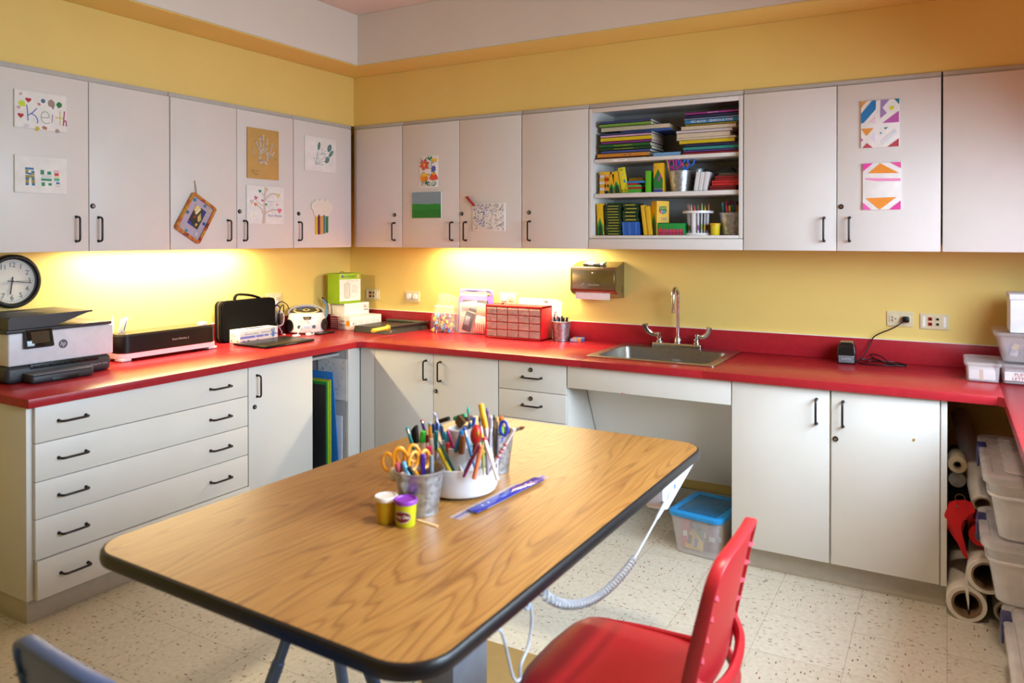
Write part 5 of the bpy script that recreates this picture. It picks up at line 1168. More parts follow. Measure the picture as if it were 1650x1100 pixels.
LBR = ['red and blue booklet at the very bottom of the pile with the big search book', 'thin purple booklet second from the bottom in the search book pile', 'teal green book low in the search book pile', 'dark navy book between the teal and the yellow ones', 'yellow book with a bent corner in the search book pile', 'thin cream-edged pad on top of the yellow book', 'thick tan-paged colouring pad in the search book pile', 'white and red patterned magazine above the thick tan pad', 'tan-paged pad with dark cover under the olive book', 'thin olive yellow booklet just under the search book', 'blue search and find book with big white capitals', 'thin grey-blue booklet just above the search and find book', 'dark navy book second from the top of the search book pile', 'magenta booklet on top of the search book pile']
stack(RRW, ZS[2], -.288, 2.094, 'books piled on the top shelf', LBR)
t = book(xz(1053, 240)[0], xz(1097, 240)[0] - .002, ZS[2], .02, -.29, .2, '#6fa3cf', 'pale blue book lying low between the two piles', 'books piled on the top shelf')

# middle shelf
YEL, CGRN, DGRN = '#e2b01f', '#1f8a3c', '#153a22'
def carton(name, label, x0, x1, z0, z1, y0, dep, col, cat='box', group=None, lean=0, rot=0, deco=None):
    """an upright or flat little carton; lean tips it in the plane of the shelf opening"""
    w, h = x1 - x0, z1 - z0
    t = thing(name, label, cat, ((x0 + x1) / 2 + (h / 2 * math.sin(R(lean)) * 0), y0 + dep / 2, z0 + (w / 2 * abs(math.sin(R(lean))))), (0, R(lean), R(rot)), group)
    b = MB(C(col, .4)); b.bx(-w / 2, w / 2, -dep / 2, dep / 2, .0003, h, .0006); part('carton', b, t)
    if deco:
        b = MB(); deco(b, w, h, frame((0, -dep / 2 - .0002, 0), (1, 0, 0), (0, 0, 1))); part('printing', b, t)
    return t
def chevron(b, w, h, F, lo=.0, hi=.55):
    b.m(C(CGRN)); b.prism([(-w * .48, h * lo), (w * .48, h * lo), (w * .48, h * .3), (0, h * hi), (-w * .48, h * .3)], 0, .0004, F)
    b.m(C(DGRN)); b.prism([(-w * .34, h * lo), (w * .34, h * lo), (w * .34, h * .2), (0, h * (hi - .14)), (-w * .34, h * .2)], .0004, .0007, F)
x0, x1 = xz(957.5, 300)[0] + .03, xz(973, 300)[0] + .03
z = ZS[1]; k = (1.815 - ZS[1]) / 7
for i, lb in enumerate(('bottom yellow card box of the small alternating stack', 'lowest white card box of the small alternating stack', 'second yellow card box up in the small alternating stack', 'middle white card box of the small alternating stack', 'third yellow card box up in the small alternating stack', 'topmost white card box of the small alternating stack', 'yellow card box on top of the small alternating stack')):
    carton('card_box', lb, x0 + .001 * (i % 3), x1 + .001 * (i % 2), z, z + k - .0004, YB + .002 * (i % 2), .06, '#dcd4dc' if i % 2 else YEL, group='small card boxes'); z += k
def t24(b, w, h, F):
    b.m(C('#c23a22')); b.prism(rrect(-w * .25, w * .25, h * .66, h * .9, w * .2), 0, .0004, F); b.m(C('#3a56b0')); b.text('24', F @ Matrix.Translation((0, h * .1, .0004)), .016); b.m(C('#c9873a')); b.prism([(-w * .15, h * .22), (w * .15, h * .22), (w * .15, h * .6), (-w * .15, h * .6)], 0, .0003, F)
def X(u, v=300, y=YB): return xz(u, v, y)[0]
carton('crayon_box', 'orange-yellow box marked 24 standing by the card stack', X(974), X(981), ZS[1], 1.795, YB, .03, '#e0a02a', group='crayon boxes', deco=t24)
carton('crayon_box', 'yellow crayon box with a green point beside the box marked 24', X(981.5), X(989), ZS[1], 1.80, YB, .03, '#e2a824', group='crayon boxes', deco=chevron)
carton('crayon_box', 'yellow crayon box with a green point leaning towards the card stack', X(990.5), X(1000), ZS[1], 1.812, YB, .03, YEL, group='crayon boxes', lean=-9, deco=chevron)
def hang(b, w, h, F):
    b.m(C('#8a8f1f')); b.prism(rrect(-w * .2, w * .2, h * .88, h * .93, .003), 0, .0004, F); b.m(C('#2f8fb0')); b.prism([(w * .2 + .006 * math.cos(a), h * .45 + .009 * math.sin(a)) for a in [i * .63 for i in range(10)]], 0, .0004, F); b.m(C('#c48fb0')); b.prism([(w * .1 + .004 * math.cos(a), h * .72 + .004 * math.sin(a)) for a in [i * .63 for i in range(10)]], 0, .0004, F)
carton('craft_packet', 'lemon yellow hanging packet leaning in front of the crayon boxes', X(1002), X(1012.5), ZS[1], 1.832, YB + .0, .012, '#dfd02a', cat='packet', lean=-10, deco=hang)
def cray(b, w, h, F):
    b.m(C('#1f6a35')); b.prism([(-w * .42, h * .7), (w * .42, h * .7), (w * .25, h * .2), (-w * .25, h * .2)], 0, .0004, F); b.m(C('#e8c23a')); b.text('Crayola', F @ Matrix.Translation((0, h * .78, .0006)), h * .3)
    for i, c in enumerate(('#c23a2f', '#d98f2a', '#7f5aa8', '#3f7fc2', '#58a83f', '#a83f7a')): b.m(C(c)); b.prism([(-w * .25 + i * w * .085, h * .22), (-w * .2 + i * w * .085, h * .22), (-w * .2 + i * w * .085, h * .48), (-w * .25 + i * w * .085, h * .48)], .0004, .0007, F)
yb2 = YB + .09
carton('crayon_box', 'yellow lidded crayon box sitting behind the bright thin cases', X(1013, 300, yb2), X(1036, 300, yb2), ZS[1], 1.783, yb2, .06, YEL, group='crayon boxes', deco=cray)
xs = X(1001), X(1034)
z = ZS[1]
for i, (u0, u1, th, c, lb) in enumerate(((1000.5, 1031, .021, '#4aa83a', 'thick light green case at the bottom of the bright thin cases'), (1006, 1032.5, .010, '#b3262f', 'lower red case in the stack of bright thin cases'), (1007, 1031.5, .011, '#58ad4a', 'slim green case between the two red ones'), (1007, 1027, .010, '#b3262f', 'upper red case in the stack of bright thin cases'), (1008, 1038, .0105, '#2f86d0', 'blue case on top of the stack of bright thin cases'))):
    t = thing('pencil_case', lb, 'pencil case', ((X(u0) + X(u1)) / 2, YB + .045, z), group='bright thin cases'); w = X(u1) - X(u0)
    b = MB(C(c, .3)); b.bx(-w / 2, w / 2, -.045, .045, .0003, th * .55, .0012); part('base', b, t); b = MB(C(c, .3)); b.bx(-w / 2, w / 2, -.045, .045, th * .58, th - .0004, .0012); part('lid', b, t); z += th
carton('green_box', 'slim bright green box standing alone on the middle shelf', X(1039.5), X(1047.5), ZS[1], 1.81, YB + .005, .1, '#5cb82a')
def big(b, w, h, F):
    b.m(C('#1f7a38')); b.prism([(-w * .49, h * .12), (w * .49, h * .12), (w * .49, h * .45), (0, h * .8), (-w * .49, h * .45)], 0, .0004, F); b.m(C('#3a4a9a')); b.prism([(-w * .49, 0), (w * .49, 0), (w * .49, h * .11), (-w * .49, h * .11)], 0, .0005, F)
    b.m(C('#a83f9a')); b.prism([(-w * .05, h * .42), (w * .1, h * .38), (w * .36, h * .58), (w * .22, h * .64)], .0004, .0009, F)
    b.m(C('#8f86c8')); b.prism([(-w * .32 + .003 * math.cos(a), h * .84 + .003 * math.sin(a)) for a in [i * .63 for i in range(10)]], 0, .0004, F)
carton('marker_box', 'tall yellow and green box with a purple crayon picture on the middle shelf', X(1052.5), X(1067.5), ZS[1], 1.848, YB + .005, .05, YEL, deco=big)
# pail of scissors
ZB = ZS[1]
xc = X(1097, 300, -.225)
t = thing('metal_bucket', 'galvanised bucket of scissors on the middle shelf', 'bucket', (xc, -.225, ZB + .0003)); part('pail', bucket_mb(.049, .062, .107, (.9,)), t)
def scissors(label, base, ang, col, col2=None, loops=((-.018, .03), (.018, .03)), s=1.0, yaw=0, group=None, lean=0, dy=0):
    """a pair of scissors, points down; local z up"""
    t = thing('scissors', label, 'scissors', base, (R(lean), R(ang), R(yaw)), group)
    b = MB(STEEL); b.prism([(-.006, .0), (-.0005, -.075), (.004, 0)], -.0016, -.0002, frame((0, 0, .0), (1, 0, 0), (0, 0, 1))); part('blade', b, t, 'steel blade'); b = MB(STEEL); b.prism([(-.004, .0), (.0005, -.075), (.006, 0)], .0002, .0016, frame((0, 0, .0), (1, 0, 0), (0, 0, 1))); part('blade', b, t, 'steel blade')
    for i, sx in enumerate((-1, 1)):
        b = MB(C(col, .35)); ox = sx * .0185 * s
        b.tube([(ox + .0135 * s * math.cos(a) - sx * .002 * math.sin(a), sx * .0016, .044 * s + .021 * s * math.sin(a)) for a in [2 * math.pi * k / 20 for k in range(20)]], .0042 * s, 8, closed=True)
        b.tube([(0, sx * .0016, -.012), (sx * .004, sx * .0016, .008 * s), (ox * .8, sx * .0016, .024 * s)], [.0055 * s, .006 * s, .0045 * s], 8)
        if col2: b.m(C(col2, .35)); b.tube([(sx * .004, sx * .0016 - .002, .004 * s), (sx * .013 * s, sx * .0016 - .003, .03 * s)], .0035 * s, 8)
        part('handle', b, t, 'looped plastic handle')
    return t
scissors('magenta-handled scissors in the shelf bucket', (xc - .022, -.25, ZB + .103), -3, '#b02a8f', s=1.0, group='scissors in the shelf bucket')
scissors('blue-handled scissors with red inlays in the shelf bucket', (xc + .026, -.245, ZB + .108), 8, '#1f62c0', '#d0313f', s=1.3, group='scissors in the shelf bucket')
b = MB(C('#c98f4a')); b.cyl((-.03, 0, .01), (-.062, 0, .165), .0032, n=8); solo('wooden_stick', b, 'thin bare wooden stick leaning in the shelf bucket', 'stick', (xc, -.262, ZB))
b = MB(C('#1f7fae')); b.cyl((-.025, 0, .01), (-.044, 0, .148), .006, .004, n=10); solo('paint_brush', b, 'slim teal-blue handle beside the magenta scissors in the shelf bucket', 'brush', (xc, -.225, ZB))
b = MB(C('#e09a24')); b.box((.0, 0, .085), (.008, .006, .13), .002, Euler((0, R(8), 0))); solo('orange_stick', b, 'flat orange handle behind the blue scissors', 'stick', (xc + .012, -.195, ZB))
for i, lb in enumerate(('white box nearest the scissors bucket, of the three leaning ones', 'middle one of the three leaning white boxes', 'white leaning box nearest the red cases, of the three')):
    carton('white_carton', lb, X(1117.5) + .023 * i, X(1117.5) + .0225 * i + .0205, ZB, 1.792, YB + .0, .1, '#dfe0e2', group='leaning white boxes', lean=9)
z = ZB
for i, (u0, u1, th, c, lb) in enumerate(((1144, 1186, .024, '#7a1f24', 'dark red slab case at the bottom of the shelf corner pile'), (1147, 1192, .026, '#c22a30', 'bright red slab case in the middle of the shelf corner pile'), (1152, 1192, .022, '#8a2228', 'deep red slab case high in the shelf corner pile'), (1158, 1192, .014, '#5a4a3c', 'dark brown tin on the red cases'))):
    t = thing('art_case', lb, 'case', ((X(u0) + X(u1)) / 2, YB + .075, z), group='art cases in the shelf corner'); w = X(u1) - X(u0)
    b = MB(C(c, .35)); b.bx(-w / 2, w / 2, -.075, .075, .0003, th * .48, .002); part('base', b, t); b = MB(C(c, .35)); b.bx(-w / 2, w / 2, -.075, .075, th * .52, th - .0004, .002); part('lid', b, t); z += th
b = MB(mat('dark netting', '#1d2a30', .6)); b.add([(-.06, 0, .0), (.05, .01, .0), (.05, .07, .0), (-.05, .06, .0), (.02, .02, .032), (.03, .06, .03)], [(3, 2, 1, 0), (0, 1, 4), (1, 2, 5, 4), (2, 3, 5), (3, 0, 4, 5)]); solo('dark_pouch', b, 'crumpled dark pouch on top of the red cases', 'pouch', (X(1165), YB + .04, z + .001))
for i, (u, c, lb) in enumerate(((1143, '#c8501f', 'orange'), (1150, '#6d9a2a', 'leaf green'), (1158, '#a82a6a', 'magenta'))):
    b = MB(C(c)); b.box((0, 0, .046), (.016, .02, .09), .004, Euler((0, R(-12 + 10 * i), 0))); solo('felt_pen_cap', b, lb + ' capped craft pen standing behind the leaning white boxes', 'pen', (X(u, 290, -.11), -.11, ZB + .003), group='craft pens behind the white boxes')
t = thing('metal_bucket', 'second small galvanised bucket at the back of the middle shelf', 'bucket', (X(1124, 280, -.09), -.09, ZB + .0003)); part('pail', bucket_mb(.04, .05, .125, (.9,)), t)
bm_ = MB(clear('dark plastic bag', '#2d2233', .8, .25, bump=.6)); bm_.ball((0, 0, .05), .05, 14, (1.5, .55, 1.0)); bm_.ball((.06, 0, .04), .04, 12, (1.3, .6, 1.0)); bm_.ball((-.06, 0, .055), .04, 12, (.8, .6, 1.3))
solo('plastic_bag', bm_, 'dark crumpled plastic bag behind the crayon boxes', 'bag', (X(1000, 290, -.10), -.08, ZB + .002))

# bottom shelf
ZB = ZS[0]
def X3(u, y=YB): return xz(u, 350, y)[0]
carton('crayon_box', 'yellow box with a green point standing against the side of the bottom shelf', X3(963.5), X3(972.5), ZB, 1.645, YB, .05, YEL, group='crayon boxes', lean=-3, deco=chevron)
z = ZB; rn = random.Random(12)
GB = '#12331f'
def gdeco(b, w, h, F):
    b.m(C('#b3a83a')); b.prism([(-w * .32, h * .4), (w * .34, h * .4), (w * .34, h * .66), (-w * .32, h * .66)], 0, .0003, F)
ordn = ['bottom', 'second', 'third', 'fourth', 'fifth', 'sixth', 'seventh', 'eighth', 'ninth', 'tenth', 'topmost']
for i in range(11):
    th = .0148; dx = rn.uniform(-.005, .005)
    carton('pencil_box', ('%s dark green pencil box in the taller green stack' % ordn[i]) if i in (0, 10) else ('%s dark green pencil box from the bottom of the taller stack' % ordn[i]), X3(975) + dx, X3(1001) + dx, z, z + th - .0004, YB + rn.uniform(0, .006), .1, GB, group='dark green pencil boxes', deco=gdeco); z += th
# small carton laid on top
carton('green_box', 'dark green and yellow box lying on top of the taller green stack', X3(976), X3(1010), z, z + .012, YB + .02, .08, '#1d3f22')
for i in range(8):
    carton('pencil_packet', ('%s blue packet counted from the green stack' % ordn[i]) if i > 0 and i < 7 else ('blue packet standing next to the taller green stack' if i == 0 else 'last blue packet, next to the slim yellow boxes'), X3(1003.5) + .0118 * i, X3(1003.5) + .0118 * i + .0108, ZB, 1.545, YB, .1, '#2a5db0' if i % 3 else '#3a70c4', cat='packet', group='blue pencil packets', lean=-4)
z = 1.5465
for i in range(5):
    th = .0195; dx = rn.uniform(-.004, .004)
    carton('pencil_box', ['lowest dark green box resting on the blue packets', 'second dark green box up, above the blue packets', 'middle dark green box above the blue packets', 'fourth dark green box up, above the blue packets', 'top dark green box above the blue packets'][i], X3(1003) + dx, X3(1028) + dx, z, z + th - .0004, YB + rn.uniform(0, .006), .1, GB, group='dark green pencil boxes', deco=gdeco); z += th
for i, lb in enumerate(('slim yellow box leaning over the blue packets', 'slim yellow box leaning on the first one, next to the big crayon box')):
    carton('slim_box', lb, X3(1037.5) + .024 * i, X3(1037.5) + .024 * i + .0195, ZB, 1.632 - .006 * i, YB, .1, '#dfb02a', group='slim yellow boxes', lean=-7)
p = at(1056, 378, 'y', -.29)
t = thing('crayon_box', 'big yellow crayon box turned corner-on on the bottom shelf', 'box', (p.x + .005, -.284, ZB), (0, 0, R(-38)), 'crayon boxes')
b = MB(C(YEL, .4)); b.bx(-.052, 0, 0, .075, .0003, .178); b.bx(0, .0005, 0, .075, .0003, .178)
part('carton', b, t)
# its two visible faces: the narrow green-pointed one and the wide lettered one
b = MB(); chevron(b, .05, .178, frame((-.026, -.0002, .0003), (1, 0, 0), (0, 0, 1)), 0, .66)
F = frame((.0007, .037, .0003), (0, 1, 0), (0, 0, 1))
b.m(C('#1f6a35')); b.prism([(-.022, .15), (.022, .15), (.024, .122), (0, .108), (-.024, .122)], 0, .0004, F); b.m(C('#e8d23a')); b.text('Crayola', F @ Matrix.Translation((0, .142, .0006)), .014)
for i, c in enumerate(('#c23a2f', '#d98f2a', '#3f7fc2', '#58a83f', '#7f5aa8')): b.m(C(c)); b.prism([(-.018 + .0075 * i, .112), (-.012 + .0075 * i, .112), (-.012 + .0075 * i, .13), (-.018 + .0075 * i, .13)], .0004, .0007, F)
b.m(C('#7a7f9f')); b.text('240', F @ Matrix.Translation((.004, .084, .0004)), .026); b.text('crayons', F @ Matrix.Translation((.004, .064, .0004)), .013); part('printing', b, t)
t = thing('crayon_tin', 'green box with a row of pink crayons printed along it', 'box', ((X3(1060) + X3(1102)) / 2, -.24, ZB)); w = X3(1102) - X3(1060)
b = MB(C('#1f8f3f', .4)); b.bx(-w / 2, w / 2, -.045, .045, .0003, .062, .001); b.m(BLACK); b.bx(-w / 2, w / 2, -.045, .045, .0622, .0645, .001); part('carton', b, t)
b = MB()
for i in range(15):
    xx = -w / 2 + .006 + (w - .012) * i / 14; c = ['#c2264a', '#d8344f', '#b02a6a', '#c93a7a'][i % 4] if i != 1 else '#d0202f'; hh = .026 if i != 1 else .036
    b.m(C(c)); b.prism([(xx - .0036, .002), (xx + .0036, .002), (xx + .0036, hh), (xx, hh + .009), (xx - .0036, hh)], 0, .0005, frame((0, -.0453, 0), (1, 0, 0), (0, 0, 1)))
b.m(C('#3a1a3f')); b.prism([(-w / 2 + .002, .0105), (w / 2 - .002, .0105), (w / 2 - .002, .013), (-w / 2 + .002, .013)], .0005, .0008, frame((0, -.0453, 0), (1, 0, 0), (0, 0, 1))); part('printing', b, t)
# crayon carousel
xc, yc = X3(1125, -.215), -.215
t = thing('crayon_carousel', 'white round stand holding twist-up crayons', 'crayon holder', (xc, yc, ZB))
b = MB(WPLAST); b.lathe([(0, .0004), (.074, .0004), (.075, .004), (.07, .012), (0, .012)], n=36); part('base', b, t)
b = MB(WPLAST); b.lathe([(.052, .112), (.077, .112), (.078, .116), (.078, .124), (.052, .124), (.052, .112)], n=36)
b.bx(-.05, .05, -.004, .004, .114, .122); part('ring', b, t, 'white holed ring')
b = MB(WPLAST); b.box((-.002, -.066, .064), (.017, .008, .108), .002); b.box((0, 0, .064), (.012, .012, .108)); part('post', b, t, 'white upright post')
crc = ['#2a1f4a', '#d9603f', '#2f8a86', '#c9c2a8', '#e2502f', '#8f3a8a', '#8fa84a', '#d9c81f', '#5a2f3a', '#c9882f', '#7f93b5', '#b35a3a', '#b5b83a', '#8a5aa8', '#c9c24a', '#a83a5a', '#4a6fae', '#d98fae']
crn = ['dark violet', 'coral', 'teal', 'ivory', 'vermilion', 'plum', 'olive', 'lemon yellow', 'wine', 'ochre', 'grey-blue', 'brick', 'lime', 'lavender', 'mustard', 'raspberry', 'mid blue', 'pale pink']
for i in range(18):
    a = 2 * math.pi * (i + .3) / 18 - math.pi; r0, r1 = .058, .066
    p0 = Vector((xc + .056 * math.cos(a + .12), yc + .056 * math.sin(a + .12), ZB + .0125)); p1 = Vector((xc + .068 * math.cos(a), yc + .068 * math.sin(a), ZB + .15 + .012 * math.sin(i * 2.3)))
    p0 = Vector((xc + .048 * math.cos(a), yc + .048 * math.sin(a), ZB + .0127)); p1 = p0 + (Vector((xc + .0535 * math.cos(a), yc + .0535 * math.sin(a), p1.z)) - p0)
    t = thing('crayon', crn[i] + ' twist-up crayon in the white round stand', 'crayon', tuple(p0), group='crayons in the round stand')
    d = p1 - p0
    b = MB(clear('clear crayon barrel', '#e6e2ea', .55, .2)); b.cyl((0, 0, .0), d * .78, .0045, n=10); part('barrel', b, t)
    b = MB(C(crc[i])); b.rev(d * .78, d, [(0, 0), (.0045, 0), (.0045, .3), (.0028, .55), (.0012, 1), (0, 1)], 10); b.cyl(d * .1, d * .3, .0047, n=10); part('tip', b, t, crn[i] + ' tip')
def dough(name, label, loc, lid, body='#dfc51f', group=None, logo=False, k=1.0):
    t = thing(name, label, 'tub', loc, group=group)
    b = MB(C(body, .35)); b.lathe([(0, .0003), (.0205 * k, .0003), (.0215 * k, .002), (.0242 * k, .05 * k), (0, .05 * k)], n=32); bd = part('pot', b, t)
    b = MB(C(lid, .35)); b.lathe([(0, .0505 * k), (.0262 * k, .0505 * k), (.0265 * k, .052 * k), (.0265 * k, .0585 * k), (.0255 * k, .06 * k), (.0225 * k, .06 * k), (.0215 * k, .057 * k), (0, .057 * k)], n=32); part('lid', b, t)
    return t
dough('modelling_dough_tub', 'small yellow dough tub with a yellow lid on the bottom shelf', (X3(1152.5, -.262), -.262, ZB), '#e2ac1f', k=1.0)
xc2 = X3(1177.5, -.245)
t = thing('metal_bucket', 'galvanised bucket of markers at the end of the bottom shelf', 'bucket', (xc2, -.215, ZB + .0003)); part('pail', bucket_mb(.05, .061, .112, (.9,)), t)
MK = [(-.05, -.01, .165, '#2f8f9f', 'teal'), (-.034, .012, .172, '#b8325f', 'crimson pink'), (-.024, -.03, .15, '#c22a6a', 'hot pink'), (-.016, .02, .176, '#8a2f8f', 'violet'), (-.006, -.034, .148, '#e2a21f', 'amber'), (.0, .026, .174, '#9a3f9f', 'orchid'), (.004, -.02, .152, '#3fae2f', 'bright green'), (.016, -.03, .146, '#2f5f9f', 'steel blue'), (.022, .02, .172, '#2a1f22', 'black'), (.03, -.02, .15, '#b5765a', 'peach brown'), (.036, .012, .17, '#3f2322', 'dark brown'), (.046, -.022, .156, '#b5c22f', 'lime')]
for x, y, h, c, nm in MK:
    t = thing('marker', nm + ' marker in the bucket at the end of the bottom shelf', 'marker', (xc2, -.215, ZB), group='markers in the shelf bucket')
    p0 = Vector((x * .5, y * .6, .008)); p1 = Vector((x * .93, y * .93, h)); b = MB(C('#d9d6d2')); b.cyl(p0, p0.lerp(p1, .62), .0056, n=10); part('barrel', b, t); b = MB(C(c)); b.cyl(p0.lerp(p1, .62), p1, .0062, n=10, bev=.0015); part('cap', b, t, nm + ' cap')
# ------------------------------------------------------------------ the table
def roundpoly(pts, r, n=7):
    out = []; k = len(pts)
    for i in range(k):
        p, a, c = Vector(pts[i]), Vector(pts[i - 1]), Vector(pts[(i + 1) % k])
        u, w = (a - p).normalized(), (c - p).normalized(); ang = u.angle(w) / 2; d = r / math.tan(ang)
        cen = p + (u + w).normalized() * (r / math.sin(ang)); s, e = p + u * d - cen, p + w * d - cen
        a0 = math.atan2(s.y, s.x); a1 = math.atan2(e.y, e.x); da = (a1 - a0 + math.pi) % (2 * math.pi) - math.pi
        out += [(cen.x + r * math.cos(a0 + da * j / n), cen.y + r * math.sin(a0 + da * j / n)) for j in range(n + 1)]
    return out
ZTB = .78
TQ = [(1.985, -3.088), (2.919, -3.128), (2.938, -1.586), (2.042, -1.592)]
TC = (2.47, -2.35)
t = thing('activity_table', 'oak-topped table with rounded corners and a thick black edge', 'table', (TC[0], TC[1], 0))
loc = [(x - TC[0], y - TC[1]) for x, y in TQ]
b = MB(oak()); b.prism(roundpoly(loc, .085), .7775, ZTB); part('tabletop', b, t, 'oak laminate top')
EDGE = mat('black rubber edge', '#15161a', .32, bump=.1, bscale=80)
b = MB(EDGE); prof = [(.0005, .7795), (.006, .778), (.0095, .772), (.0105, .763), (.008, .752), (.001, .748)]
def grow(pts, d): 
    c = Vector((0, 0)); out = []
    k = len(pts)
    for i in range(k):
        e = (Vector(pts[(i + 1) % k]) - Vector(pts[i - 1])).normalized(); out.append((pts[i][0] + e.y * d, pts[i][1] - e.x * d))
    return out
base_poly = roundpoly(loc, .085); n = len(base_poly)
vs = [(x, y, z) for d, z in prof for x, y in grow(base_poly, d)]; fs = [(q * n + i, q * n + (i + 1) % n, (q + 1) * n + (i + 1) % n, (q + 1) * n + i) for q in range(len(prof) - 1) for i in range(n)]
b.add(vs, fs); b.add([(x, y, .7485) for x, y in base_poly], [tuple(reversed(range(n)))])
part('edge_band', b, t, 'thick black rubber edge band')
b = MB(C('#8f8a80', .6)); b.prism(roundpoly([(x * .985, y * .99) for x, y in loc], .08), .7495, .777); part('core', b, t)
GC = mat('grey blue metal column', '#7f8594', .42, metal=.2)
b = MB(GC); b.bx(2.452 - TC[0], 2.552 - TC[0], -2.49 - TC[1], -2.325 - TC[1], .031, .40, .003); part('column', b, t, 'grey lifting column')
b = MB(mat('grey blue inner column', '#8b91a0', .35, metal=.3)); b.bx(2.46 - TC[0], 2.544 - TC[0], -2.482 - TC[1], -2.333 - TC[1], .40, .7, .003); part('inner_column', b, t)
b = MB(GC); b.bx(-.35, .35, -.5, .55, .7, .749, .004); part('top_frame', b, t)
b = MB(mat('tan painted base plate', '#a8874a', .5)); b.bx(2.16 - TC[0], 2.86 - TC[0], -2.95 - TC[1], -1.775 - TC[1], .0004, .03, .003); b.m(C('#b3622f')); b.bx(2.16 - TC[0], 2.86 - TC[0], -1.775 - TC[1], -1.7735 - TC[1], .018, .028); part('base_plate', b, t, 'flat tan base plate')
# hand control under the edge, with its curly lead
t = thing('hand_control', 'white wedge-shaped hand control hanging under the table edge', 'control', (2.905, -1.8, .7))
b = MB(WPLAST)
M = Matrix(((0, 0, 1, 0), (1, 0, 0, 0), (0, 1, 0, 0), (0, 0, 0, 1)))
pr = [(-1.62, .7465), (-1.95, .7465), (-1.958, .738), (-1.958, .695), (-1.951, .679), (-1.938, .669), (-1.918, .665), (-1.896, .67), (-1.63, .736)]
b.prism(pr, 2.868, 2.925, M); o = part('casing', b, t, world=True); md = o.modifiers.new('soft edges', 'BEVEL'); md.width = .004; md.segments = 3
b = MB(C('#1f66b8')); b.cyl((2.9248, -1.855, .715), (2.926, -1.855, .715), .0075, n=18); part('button', b, t, 'round blue dot', True)
b = MB(INK)
for i in range(3): b.bx(2.9248, 2.9256, -1.94 + .006 * i, -1.905 + .006 * i, .697 + .006 * i, .6995 + .006 * i)
part('small_print', b, t, world=True)
CB = mat('pale grey cable', '#b3bccb', .4)
b = MB(CB)
P0 = Vector((2.93, -1.962, .695)); P1 = at(1022, 900, 'x', 2.935)
b.tube([P0 + Vector((-.02, .02, .003)), P0, P0.lerp(P1, .25), P0.lerp(P1, .3)], [.006, .007, .005, .0028], 8)
b.tube(spline([P0.lerp(P1, .25), P0.lerp(P1, .6), P1], 4), .0028, 7)
path = spline([P1, at(1003, 925, 'x', 2.935), at(975, 953, 'x', 2.935), at(945, 970, 'x', 2.935), at(912, 974, 'x', 2.93), at(885, 964, 'x', 2.925), at(868, 950, 'x', 2.915), Vector((2.90, -2.77, .742))], 14)
L = [0]
for p, q in zip(path, path[1:]): L.append(L[-1] + (q - p).length)
turns = 38; hel = []
N_ = turns * 9; j = 0
for i in range(N_ + 1):
    s = L[-1] * i / N_
    while j < len(L) - 2 and L[j + 1] < s: j += 1
    f_ = (s - L[j]) / max(1e-9, L[j + 1] - L[j]); c = path[j].lerp(path[j + 1], f_); tg = (path[j + 1] - path[j]).normalized()
    e1 = tg.cross(Vector((1, 0, 0))).normalized(); e2 = tg.cross(e1); a = 2 * math.pi * turns * i / N_
    hel.append(c + (e1 * math.cos(a) + e2 * math.sin(a)) * .0088)
b.tube(hel, .0019, 5)
b.tube(spline([(2.90, -2.77, .745), (2.92, -2.775, .752 - .02), at(853, 968, 'x', 2.915), at(857, 1000, 'x', 2.915), at(851, 1040, 'x', 2.915), at(840, 1068, 'x', 2.915), at(838, 1082, 'x', 2.915), at(838, 1092, 'x', 2.915), at(833, 1097, 'x', 2.915), at(826, 1088, 'x', 2.915), at(818, 1055, 'x', 2.915), at(812, 1030, 'x', 2.915), at(803, 1014, 'x', 2.915), (2.9, -2.92, .742)], 5), .0028, 7)
tag(b.build('coiled_lead'), 'pale grey curly lead looping below the table edge', 'cable')

